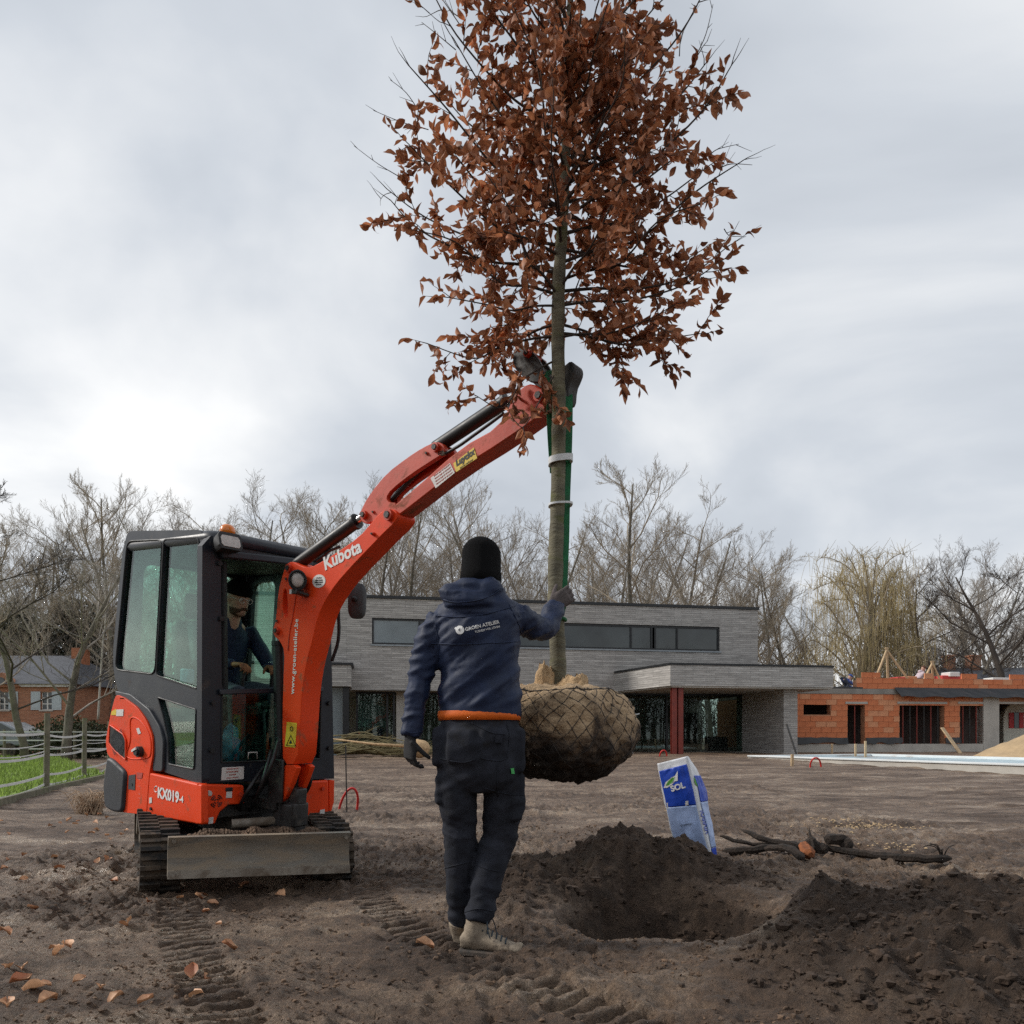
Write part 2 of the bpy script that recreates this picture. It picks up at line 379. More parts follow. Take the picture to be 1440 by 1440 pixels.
def remeshed(mb, vox, smooth_it=6, smooth_f=.5):
    """fuse overlapping closed pieces into one continuous surface; returns numpy verts + polygon list"""
    me = mb.mesh('tmp'); o = bpy.data.objects.new('tmp', me); COL.objects.link(o)
    r = o.modifiers.new('r', 'REMESH'); r.mode = 'VOXEL'; r.voxel_size = vox
    if smooth_it: s = o.modifiers.new('s', 'SMOOTH'); s.iterations = smooth_it; s.factor = smooth_f
    dg = bpy.context.evaluated_depsgraph_get(); ev = o.evaluated_get(dg); m2 = bpy.data.meshes.new_from_object(ev)
    bpy.data.objects.remove(o); bpy.data.meshes.remove(me); m2.materials.clear(); return m2
def link_mesh(me, name, m, parent=None, smooth=True, org=None):
    o_ = Vector(ORIG[parent]) if parent is not None else Vector(org if org is not None else (0, 0, 0))
    me.name = name; me.transform(Matrix.Translation(-o_)); me.materials.append(MATS[m] if isinstance(m, str) else m)
    if smooth: me.shade_smooth()
    o = bpy.data.objects.new(name, me); COL.objects.link(o)
    if parent is not None: o.parent = parent
    elif org is not None: o.location = o_
    ORIG[o] = o_; return o
def verts_np(me):
    a = np.empty(len(me.vertices) * 3); me.vertices.foreach_get('co', a); return a.reshape(-1, 3)
def norms_np(me):
    a = np.empty(len(me.vertices) * 3); me.vertices.foreach_get('normal', a); return a.reshape(-1, 3)
def set_verts(me, v): me.vertices.foreach_set('co', np.ascontiguousarray(v).ravel()); me.update()
def text_mb(txt, size, P, xd, yd, bold=.0, shear=0., spacing=1., width=None, align='CENTER'):
    """lettering as thin solid letters centred on P; xd reading direction, yd letter-up direction"""
    cu = bpy.data.curves.new('t', 'FONT'); cu.body = txt; cu.size = size; cu.align_x = align; cu.align_y = 'CENTER'; cu.extrude = .0008; cu.offset = bold; cu.shear = shear; cu.space_character = spacing; cu.resolution_u = 3
    o = bpy.data.objects.new('t', cu); COL.objects.link(o)
    me = bpy.data.meshes.new_from_object(o.evaluated_get(bpy.context.evaluated_depsgraph_get()))
    bpy.data.objects.remove(o); bpy.data.curves.remove(cu)
    v = verts_np(me); k = 1.
    if width: k = width / max(1e-6, v[:, 0].max() - v[:, 0].min())
    xd = Vector(xd).normalized(); yd = Vector(yd).normalized(); zd = xd.cross(yd); P = Vector(P); mb = MB()
    mb.add([P + xd * (a[0] * k) + yd * (a[1] * (k if width else 1)) + zd * a[2] for a in v], [tuple(p.vertices) for p in me.polygons]); bpy.data.meshes.remove(me); return mb

# ------------------------------------------------------------------ smooth 2-D noise for terrain (numpy)
def vnoise(x, y, seed=0):
    xi = np.floor(x).astype(np.int64); yi = np.floor(y).astype(np.int64); fx = x - xi; fy = y - yi
    fx = fx * fx * fx * (fx * (fx * 6 - 15) + 10); fy = fy * fy * fy * (fy * (fy * 6 - 15) + 10)
    def h(i, j):
        n = (i * 374761393 + j * 668265263 + seed * 982451653) & 0xffffffff
        n = ((n ^ (n >> 13)) * 1274126177) & 0xffffffff; n = n ^ (n >> 16); return (n & 0xffff) / 65535.0
    return (h(xi, yi) * (1 - fx) + h(xi + 1, yi) * fx) * (1 - fy) + (h(xi, yi + 1) * (1 - fx) + h(xi + 1, yi + 1) * fx) * fy
def fbm(x, y, sc, octv=4, seed=0, gain=.5, ridge=False):
    a = 1.; t = 0.; s = 0.
    for k in range(octv):
        n = vnoise(x * sc + 17.3 * k, y * sc - 9.1 * k, seed + k) * 2 - 1
        if ridge: n = 1 - 2 * np.abs(n)
        t = t + a * n; s += a; a *= gain; sc *= 2.03
    return t / s
# ------------------------------------------------------------------ excavator frame (needed by the ground under its tracks)
def basis(y, p, r):
    fw = Vector((math.sin(y), -math.cos(y), 0)); rt = Vector((math.cos(y), math.sin(y), 0)); up = Vector((0, 0, 1))
    fw2 = fw * math.cos(p) - up * math.sin(p); up2 = up * math.cos(p) + fw * math.sin(p)
    return rt * math.cos(r) - up2 * math.sin(r), fw2, up2 * math.cos(r) + rt * math.sin(r)
EX, EY, EZ = basis(R(51.375), R(5.62), R(-1.263))       # right (in the picture), forward, up
CW, YF, ZR = 1.025, .35, 2.30                            # cab width, cab front plane, roof height
EA = Vector((-1.903, 4.838, 2.254))                      # roof corner nearest the camera
EO = EA - EY * YF + EX * (CW / 2) - EZ * ZR              # foot of the slewing axis
def E(x, y, z): return EO + EX * x + EY * y + EZ * z
UY = EY.copy(); UY.rotate(Quaternion(EZ, R(-24))); UX = EX.copy(); UX.rotate(Quaternion(EZ, R(-24)))
UO = EO + UX * -.05
def U(x, y, z): return UO + UX * x + UY * y + EZ * z     # undercarriage frame, turned against the cab

# ------------------------------------------------------------------ ground
TRK = [spline([(-1.98, 4.75), (-1.62, 3.9), (-1.28, 3.2), (-.93, 2.6), (-.5, 1.9)], 12), spline([(-1.02, 5.2), (-.75, 4.3), (-.42, 3.5), (.0, 2.75), (.5, 2.0)], 12)]
TRK = [spline([(a[0], a[1], 0) for a in t], 12) for t in ([(-2.05, 4.75), (-1.66, 3.9), (-1.30, 3.2), (-.95, 2.6), (-.5, 1.9)], [(-1.02, 5.2), (-.72, 4.3), (-.30, 3.5), (.15, 2.85), (.7, 2.2)])]
def mound_fields(x, y):
    """returns heap height, hole depth, fresh-soil mask"""
    wx = x + .10 * fbm(x, y, 2.1, 3, 31); wy = y + .10 * fbm(x, y, 2.1, 3, 41)
    g = lambda cx, cy, rx, ry, a=0.: np.exp(-(np.abs(((wx - cx) * math.cos(a) + (wy - cy) * math.sin(a)) / rx) ** 2.3 + np.abs((-(wx - cx) * math.sin(a) + (wy - cy) * math.cos(a)) / ry) ** 2.3))
    heap = .30 * g(.74, 5.0, .46, .40) + .16 * g(.25, 4.66, .44, .38) + .09 * g(1.35, 4.9, .42, .30) + .07 * g(-.02, 4.25, .16, .3)
    heap = heap + .155 * g(1.90, 3.62, .75, .50, .1) + .17 * g(2.45, 3.35, .7, .6) + .13 * g(1.45, 2.95, .55, .42) + .10 * g(2.1, 2.6, .7, .5) + .03 * g(1.75, 4.35, .35, .35)
    hole = g(.84, 4.08, .50, .42, -.12)
    hole = sstep(.12, .75, hole)
    fresh = np.clip(heap * 9 - .12, 0, 1); fresh = np.maximum(fresh, sstep(.02, .3, hole))
    return heap, hole, fresh
def g0(x, y):
    return .27 * sstep(10, 27, y) * sstep(-11, -5, x)
def ground_h(x, y, detail=True):
    x = np.asarray(x, float); y = np.asarray(y, float)
    z = g0(x, y)
    dx = x - EO.x; dy = y - EO.y; rr = np.sqrt(dx * dx + dy * dy); w = np.exp(-(rr / 1.35) ** 4)
    plane = EO.z - (EZ.x * dx + EZ.y * dy) / EZ.z
    z = z * (1 - w) + plane * w
    heap, hole, fresh = mound_fields(x, y)
    if not detail: return z + heap * (1 - hole) - .42 * hole
    near = np.clip(1.5 - y / 60, .15, 1)
    z = z + .030 * fbm(x, y, .55, 3, 1) + .020 * fbm(x * .55, y * 1.6, 1.3, 4, 5) * near
    rough = .45 + .9 * sstep(.35, .65, vnoise(x * .9 + 3, y * .9, 81))
    z = z + .036 * fbm(x, y, 4.5, 4, 9, .55) + rough * (.034 * fbm(x, y, 15, 3, 13, .6) * (y < 14) + .024 * np.maximum(fbm(x, y, 17, 3, 15, .5, True) + .0, 0) * (y < 9))
    # smeared streaks left by the dozer blade and vehicles, running across the view
    st = fbm(x * .16 + .05 * y, y * 1.1, 1.7, 4, 23, .55)
    z = z + sstep(4.5, 8, y) * (1 - sstep(40, 60, y)) * .055 * np.maximum(st, -.2)
    # footprints and lumps trodden into the mud
    lump = fbm(x, y, 7.5, 3, 61, .5, True); z = z + .012 * np.maximum(lump, 0) * (y < 12) * sstep(.45, .6, vnoise(x * .8, y * .8, 77))
    # caterpillar prints
    for ti, tr in enumerate(TRK):
        best = np.full(x.shape, 9.); sl = np.zeros(x.shape); s0 = 0.
        sel = (y < 5.6) & (y > 1.5) & (x > -3) & (x < 1.5); xs = x[sel]; ys = y[sel]; b = np.full(xs.shape, 9.); sv = np.zeros(xs.shape)
        for a, c in zip(tr[:-1], tr[1:]):
            ex, ey = c.x - a.x, c.y - a.y; L_ = math.hypot(ex, ey)
            if L_ < 1e-6: continue
            t = np.clip(((xs - a.x) * ex + (ys - a.y) * ey) / (L_ * L_), 0, 1); d = np.hypot(xs - a.x - t * ex, ys - a.y - t * ey); k = d < b; b[k] = d[k]; sv[k] = (s0 + t * L_)[k]; s0 += L_
        wgt = (1 - sstep(.095, .125, b)) * np.clip(.85 + .9 * fbm(xs, ys, 1.6, 2, 91 + ti), 0, 1)
        pat = np.tanh(2.2 * np.sin(2 * math.pi * (sv + .012 * fbm(xs, ys, 9, 2, 3)) / .092))
        z[sel] = z[sel] * (1 - .55 * wgt) + wgt * (-.036 + .036 * pat) + .012 * np.exp(-((b - .14) / .03) ** 2) * np.clip(.6 + fbm(xs, ys, 3, 2, 95), 0, 1)
    # heaps of dug soil: crumbly, and the hole between them
    crumb = .06 * fbm(x, y, 3.2, 3, 51, .5) + .07 * fbm(x, y, 10, 4, 55, .6) + .03 * np.clip(fbm(x, y, 7, 3, 71, .5, True), -.1, .35) - .004
    z = z + heap * (1 - hole) * (1 + .25 * fbm(x, y, 2.6, 3, 44)) + crumb * fresh - .36 * hole
    z = z + .04 * np.exp(-((np.hypot((x - .75) / 1.15, y - 3.95) - .66) / .1) ** 2) * (y < 4) * (1 + fbm(x, y, 6, 3, 66))
    return z
def gz(x, y): return float(ground_h(np.array([x]), np.array([y]))[0])
def at_ground(px, py, dmax=80):
    d = F * HC / max(py - HOR, 3)
    for _ in range(12):
        zz = float(g0(np.array((px - CX) / F * d), np.array(d))); d = min(dmax, F * (HC - zz) / max(py - HOR, 3))
    return Vector(((px - CX) / F * d, d, zz))

def make_ground():
    xs = np.concatenate([-np.geomspace(400, 4.2, 90)[:-1], np.arange(-4.2, -2.4, .03), np.arange(-2.4, 3.2, .0155), np.arange(3.2, 4.6, .03), np.geomspace(4.6, 400, 90)])
    ys = np.concatenate([np.array([-200, -60, -20, -8, -4, -2, -1, 0, .6, 1.1, 1.5, 1.8, 2.0, 2.1, 2.2]), np.arange(2.25, 5.6, .0135), np.geomspace(5.62, 60, 330), np.geomspace(62, 600, 40)])
    X, Y = np.meshgrid(xs, ys); z = ground_h(X, Y); heap, hole, fresh = mound_fields(X, Y)
    n, m = X.shape; V = np.stack([X, Y, z], -1).reshape(-1, 3)
    i = np.arange(n * m).reshape(n, m); Q = np.stack([i[:-1, :-1], i[:-1, 1:], i[1:, 1:], i[1:, :-1]], -1).reshape(-1, 4)
    me = bpy.data.meshes.new('ground'); me.vertices.add(len(V)); me.vertices.foreach_set('co', V.ravel()); me.loops.add(Q.size); me.loops.foreach_set('vertex_index', Q.ravel().astype(np.int32))
    me.polygons.add(len(Q)); me.polygons.foreach_set('loop_start', np.arange(0, Q.size, 4, dtype=np.int32)); me.polygons.foreach_set('loop_total', np.full(len(Q), 4, np.int32)); me.update(calc_edges=True); me.shade_smooth()
    at = me.attributes.new('dug', 'FLOAT', 'POINT'); at.data.foreach_set('value', fresh.ravel().astype(np.float32))
    o = bpy.data.objects.new('ground', me); COL.objects.link(o); tag(o, kind='structure')
    m_ = bpy.data.materials.new('mud'); m_.use_nodes = True; nt = m_.node_tree; L = nt.links; b = nt.nodes['Principled BSDF']
    tc = nd(nt, 'ShaderNodeTexCoord'); mp = nd(nt, 'ShaderNodeMapping'); mp.inputs['Scale'].default_value = (.45, 1.25, 1); L.new(tc.outputs['Object'], mp.inputs[0])
    n1 = nd(nt, 'ShaderNodeTexNoise', Scale=1.3, Detail=10., Roughness=.74, Distortion=.5); L.new(mp.outputs[0], n1.inputs['Vector'])
    n2 = nd(nt, 'ShaderNodeTexNoise', Scale=14., Detail=8., Roughness=.7); L.new(tc.outputs['Object'], n2.inputs['Vector'])
    c1 = ramp(nt, [(.35, (.060, .035, .021)), (.47, (.130, .081, .051)), (.56, (.225, .153, .101)), (.66, (.41, .31, .22))]); L.new(n1.outputs['Fac'], c1.inputs[0])
    c2 = ramp(nt, [(.30, .42), (.68, 1.45)]); L.new(n2.outputs['Fac'], c2.inputs[0])
    mx = nd(nt, 'ShaderNodeMixRGB', blend_type='MULTIPLY'); mx.inputs[0].default_value = .85; L.new(c1.outputs[0], mx.inputs[1]); L.new(c2.outputs[0], mx.inputs[2])
    n5 = nd(nt, 'ShaderNodeTexNoise', Scale=75., Detail=6., Roughness=.8); L.new(tc.outputs['Object'], n5.inputs['Vector']); c5 = ramp(nt, [(.34, .45), (.62, 1.5)]); L.new(n5.outputs['Fac'], c5.inputs[0]); mx5 = nd(nt, 'ShaderNodeMixRGB', blend_type='MULTIPLY'); mx5.inputs[0].default_value = .9; L.new(mx.outputs[0], mx5.inputs[1]); L.new(c5.outputs[0], mx5.inputs[2]); mx = mx5
    n3 = nd(nt, 'ShaderNodeTexNoise', Scale=9., Detail=9., Roughness=.75); L.new(tc.outputs['Object'], n3.inputs['Vector'])
    cf = ramp(nt, [(.30, (.027, .0168, .0108)), (.50, (.066, .0415, .027)), (.70, (.145, .094, .062))]); L.new(n3.outputs['Fac'], cf.inputs[0])
    a = nd(nt, 'ShaderNodeAttribute', attribute_name='dug'); m2 = nd(nt, 'ShaderNodeMixRGB'); L.new(a.outputs['Fac'], m2.inputs[0]); L.new(mx.outputs[0], m2.inputs[1]); L.new(cf.outputs[0], m2.inputs[2]); L.new(m2.outputs[0], b.inputs['Base Color'])
    rr = ramp(nt, [(.38, .70), (.54, .5), (.65, .26)]); L.new(n1.outputs['Fac'], rr.inputs[0]); m3 = nd(nt, 'ShaderNodeMixRGB'); L.new(a.outputs['Fac'], m3.inputs[0]); L.new(rr.outputs[0], m3.inputs[1]); m3.inputs[2].default_value = (.95, .95, .95, 1); L.new(m3.outputs[0], b.inputs['Roughness'])
    n4 = nd(nt, 'ShaderNodeTexNoise', Scale=42., Detail=8., Roughness=.75); L.new(tc.outputs['Object'], n4.inputs['Vector'])
    bp = nd(nt, 'ShaderNodeBump', Strength=1.0, Distance=.04); L.new(n4.outputs['Fac'], bp.inputs['Height']); L.new(bp.outputs[0], b.inputs['Normal'])
    me.materials.append(m_)
    return o
ground = make_ground()

# crumbs and clods of soil, thick on the heaps and loose on the mud: nobody could count them
def make_clods(name, N, seed, fresh_only, mt, label):
    rs = np.random.default_rng(seed); base = MB().ell((0, 0, 0), 1, None, 5, 3); bv = np.array([tuple(v) for v in base.v]); bf = base.f
    x = rs.uniform(-3.2, 3.4, N); y = 2.3 + rs.random(N) ** 1.4 * 5.6; heap, hole, fresh = mound_fields(x, y)
    clump = sstep(.35, .7, vnoise(x * 2.2, y * 2.2, 101))
    keep = rs.random(N) < (np.where(fresh > .25, .75, .03) * (1 - .35 * hole) if fresh_only else np.where(fresh > .15, 0., .12 + .75 * clump)); x = x[keep]; y = y[keep]; fr = fresh[keep]
    z = ground_h(x, y); s = .0026 + .009 * rs.random(len(x)) ** 4 + (fr > .3) * .020 * rs.random(len(x)) ** 12
    V = []; Fc = []; k = len(bv)
    for i in range(len(x)):
        d = bv * (1 + .9 * (rs.random((k, 1)) - .5)) * s[i] * np.array([rs.uniform(.7, 1.4), rs.uniform(.7, 1.4), rs.uniform(.5, 1.)]); a = rs.uniform(0, 6.28); c_, s_ = math.cos(a), math.sin(a)
        V.append(np.stack([d[:, 0] * c_ - d[:, 1] * s_ + x[i], d[:, 0] * s_ + d[:, 1] * c_ + y[i], d[:, 2] + z[i] + s[i] * .25], -1)); o = i * k; Fc += [tuple(q + o for q in f) for f in bf]
    me = bpy.data.meshes.new(name); me.from_pydata(np.concatenate(V).tolist(), [], Fc); me.materials.append(MATS[mt])
    o = bpy.data.objects.new(name, me); COL.objects.link(o); tag(o, label, 'soil', kind='stuff')
make_clods('soil_clods', 56000, 5, True, 'soil_clod', 'crumbs and clods of dark dug soil scattered over the heaps')
make_clods('mud_crumbs', 40000, 6, False, 'mud_crumb', 'small crumbs of brown mud lying on the trodden ground')

# ------------------------------------------------------------------ meadow behind the fence on the left
def make_meadow():
    poly = [at_ground(-160, 1150), at_ground(0, 1126), at_ground(146, 1090), Vector((-15.5, 27, 0)), Vector((-22, 37, 0)), Vector((-60, 40, 0)), Vector((-60, 12, 0))]
    m = MB(); m.add([Vector((p.x, p.y, .055)) for p in poly] + [Vector((p.x, p.y, -.1)) for p in poly], [tuple(range(7))] + [(i, (i + 1) % 7, (i + 1) % 7 + 7, i + 7) for i in range(7)])
    mm = mat('turf', (.19, .27, .055), .9, .25, .8, .4, 8); o = m.build('meadow', mm); tag(o, kind='structure')
    # grass blades
    rs = random.Random(3); g = MB(); n = 0
    def inside(x, y):
        c = False
        for i in range(7):
            a, b = poly[i], poly[i - 1]
            if (a.y > y) != (b.y > y) and x < (b.x - a.x) * (y - a.y) / (b.y - a.y) + a.x: c = not c
        return c
    while n < 16000:
        y = 9 + 24 * rs.random() ** 1.6; x = -y * rs.uniform(.50, .80)
        if not inside(x, y): continue
        n += 1; h = rs.uniform(.04, .10) * (1 + y / 40); w = .006 + y * .0006; a = rs.uniform(0, 6.28); l = rs.uniform(-.05, .05); dx, dy = math.cos(a) * w, math.sin(a) * w
        g.add([(x - dx, y - dy, .05), (x + dx, y + dy, .05), (x + l, y + l * .5, .055 + h)], [(0, 1, 2)])
    o = g.build('meadow_grass', 'grass', fix=False); tag(o, 'short bright green grass of the meadow behind the fence', 'grass', kind='stuff')
    k = MB(); e = [at_ground(-60, 1152), at_ground(0, 1132), at_ground(70, 1113), at_ground(150, 1094)]
    for a, b in zip(e[:-1], e[1:]): k.bar(a + Vector((0, 0, .02)), b + Vector((0, 0, .02)), .05, .14)
    o = k.build('garden_edging', 'timber_grey', bevel=.006); tag(o, 'low grey timber edging board between the mud and the meadow', 'edging')
make_meadow()
# ------------------------------------------------------------------ modern grey brick house
def frame(Q, ang):
    u = Vector((math.cos(ang), math.sin(ang), 0)); v = Vector((math.sin(ang), -math.cos(ang), 0))
    return Q, u, v
HQ, HU, HV = frame(Vector((11.0, 34.4, 0)), R(10))       # local x along the wall, y out towards the camera
def hx(px, off=0.):           # wall coordinate of a picture column on the wall plane moved off metres outwards
    p = at_plane(px, HOR, HQ + HV * off, HV); return (p - HQ).dot(HU)
def hz(px, py, off=0.): return at_plane(px, py, HQ + HV * off, HV).z
def place(o): o.location = HQ; o.rotation_euler = (0, 0, R(10))
def lb(m, x0, x1, y0, y1, z0, z1):   # local box; local +Y points away from the camera, so outward offsets are negative y
    return m.box(((x0 + x1) / 2, -(y0 + y1) / 2, (z0 + z1) / 2), (x1 - x0, abs(y1 - y0), z1 - z0))
def house():
    h = thing('brick_house', (0, 0, 0), 'modern two storey house of long grey bricks with flat roof and canopy', 'house'); h.location = HQ; h.rotation_euler = (0, 0, R(10))
    XL = -24.
    # upper storey wall with window openings
    zt, zb = 6.62, 2.86; w1 = (hx(523), hx(640), 4.74, 5.82); w2 = (hx(700), hx(1012), 4.74, 5.80)
    m = MB(); xs = [XL, w1[0], w1[1], w2[0], w2[1], 0]
    lb(m, XL, 0, -.35, 0, zb, 4.74); lb(m, XL, 0, -.35, 0, 5.82, zt)
    for a, b in ((XL, w1[0]), (w1[1], w2[0]), (w2[1], 0)): lb(m, a, b, -.35, 0, 4.74, 5.82)
    lb(m, -.35, 0, -9, -.36, zb, zt); lb(m, XL, XL + .35, -9, -.36, zb, zt); lb(m, XL + .36, -.36, -9, -8.6, zb, zt)
    m.build('wall', 'long_brick', h, bevel=0)
    lb(MB(), 0, 0, 0, 0, 0, 0)
    r = MB(); lb(r, XL - .05, .05, -9.05, .06, zt + .004, zt + .12); ro = r.build('roof', 'frame_black', h)
    # windows: frame, panes, sill
    for (x0, x1, z0, z1), divs in ((w1, [hx(590)]), (w2, [hx(888), hx(917), hx(922), hx(953)])):
        fr = MB(); t = .075
        lb(fr, x0, x1, -.16, -.06, z0, z0 + t); lb(fr, x0, x1, -.16, -.06, z1 - t, z1)
        for x in [x0 + t / 2, x1 - t / 2] + divs: lb(fr, x - t / 2, x + t / 2, -.17, -.05, z0 + t, z1 - t)
        f = fr.build('window', 'frame_black', h)
        ed = [x0] + divs + [x1]
        for i, (a, b) in enumerate(zip(ed[:-1], ed[1:])):
            if b - a < .25: continue
            p = MB(); lb(p, a + .03, b - .03, -.12, -.105, z0 + .03, z1 - .03); p.build('pane', 'window_grey' if (x0 == w1[0] and i == 0) else 'window_dark', f)
        s = MB(); lb(s, x0 - .06, x1 + .06, -.16, .05, z0 - .07, z0 - .004); s.build('sill', 'zinc', f)
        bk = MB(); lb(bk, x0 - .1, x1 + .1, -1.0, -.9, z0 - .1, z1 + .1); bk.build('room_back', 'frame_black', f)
    # canopy block on the right, skewed left end
    cz0, cz1 = 2.90, 3.69; P = [(-6.67, .001), (1.05, .001), (1.05, -4.15 - 0), (-5.77, -4.15)]
    P = [(-6.67, -.001), (1.05, -.001), (1.05, -4.15), (-5.77, -4.15)]
    c = MB(); c.prism([Vector((x, y, cz0)) for x, y in P], (0, 0, cz1 - cz0)); c.prism([Vector((x, y, cz0)) for x, y in [(.002, -.001), (1.05, -.001), (1.05, 3.), (.002, 3.)]], (0, 0, cz1 - cz0 - .005)); c.build('canopy', 'long_brick', h)
    c = MB(); c.prism([Vector((x * 1.004, y - .03, cz1 + .003)) for x, y in P], (0, 0, .08)); c.build('canopy_cap', 'frame_black', h)
    c = MB(); c.prism([Vector((x * .985, y * .985, cz0 - .06)) for x, y in P], (0, 0, .057)); c.build('soffit', 'concrete_pale', h)
    # brick pier under the canopy and back wall
    c = MB(); lb(c, -.72, -.12, .3, 3.5, -.3, cz0 - .062); lb(c, -.72, .9, -.6, .29, -.3, cz0 - .062); c.build('pier', 'long_brick', h)
    for x in (-5.52, -5.26):
        c = MB(); lb(c, x - .10, x + .10, 3.78, 3.80, -.2, cz0 - .062); lb(c, x - .10, x + .10, 3.92, 3.94, -.2, cz0 - .062); lb(c, x - .012, x + .012, 3.801, 3.919, -.2, cz0 - .062); c.build('steel_column', 'red_steel', h)
    # big glazing under the canopy
    def glazing(x0, x1, y, z0, z1, divs, pm='window_dark', blinds=()):
        fr = MB(); t = .08
        lb(fr, x0, x1, y - .1, y, z0, z0 + t * 1.4); lb(fr, x0, x1, y - .1, y, z1 - t, z1)
        for x in [x0 + t / 2] + divs + [x1 - t / 2]: lb(fr, x - t / 2, x + t / 2, y - .11, y + .01, z0 + t * 1.4, z1 - t)
        f = fr.build('window', 'frame_black', h); ed = [x0] + divs + [x1]
        for a, b in zip(ed[:-1], ed[1:]):
            p = MB(); lb(p, a + .03, b - .03, y - .07, y - .05, z0 + .05, z1 - .03); p.build('pane', pm, f)
        return f
    gl = bpy.data.materials['house_glass'] if 'house_glass' in bpy.data.materials else glass_mat('house_glass', (.58, .68, .64), .05)
    glazing(hx(876), hx(1052), -.02, .02, 2.84, [hx(938), hx(960)], 'house_glass')
    glazing(hx(500), hx(556), -.9, .02, 2.84, [hx(545)], 'house_glass'); glazing(hx(592), hx(860), -.9, .02, 2.84, [hx(650), hx(720), hx(790)], 'house_glass')
    b = MB(); lb(b, hx(503), hx(543), -1.35, -1.32, 1.35, 2.8); b.build('roller_blind', 'zinc', h)
    b = MB(); lb(b, XL, .0, -6.1, -6, -.3, 2.84); lb(b, XL, 0, -6, -.02, -.35, .015); lb(b, hx(558), hx(590), -1.1, -.88, -.3, 2.84); lb(b, hx(862), hx(874), -1.1, -.02, -.3, 2.84); b.build('interior_wall', 'concrete_pale', h)
    b = MB(); lb(b, XL, -.01, -8.5, -.36, 2.845, 2.855); b.build('ceiling', 'concrete_pale', h)
    lb_ = lambda *q: lb(MB(), *q).build('kitchen_cabinet', 'frame_black', h)
    lb_(hx(985), hx(1015), -3.2, -2.6, .016, 2.1); lb_(hx(900), hx(930), -4.2, -3.6, .016, 1.2); lb_(hx(1020), hx(1046), -2.2, -1.6, .016, .95); lb_(hx(520), hx(538), -3.2, -2.6, .016, 1.3)
    b = MB(); lb(b, hx(975), hx(1035), -5.99, -5.9, 1.3, 2.5); b.build('back_window', 'window_grey', h)
    # ledge on the left with dark corner post
    b = MB(); lb(b, XL, hx(495), .002, 1.3, 2.92, 3.75); b.build('side_canopy', 'long_brick', h)
    b = MB(); lb(b, XL, hx(498), .0, 1.36, 3.752, 3.84); b.build('side_canopy_cap', 'frame_black', h)
    b = MB(); lb(b, hx(484), hx(492), .5, 1.1, -.2, 2.918); b.build('corner_post', 'frame_black', h)
    b = MB(); lb(b, XL, hx(483), .7, .72, 0., 2.918); b.build('glass_screen', 'window_grey', h)
    b = MB(); lb(b, hx(860), hx(1055), -.05, .35, -.1, .29); b.build('threshold', 'concrete', h)
    return h
house()

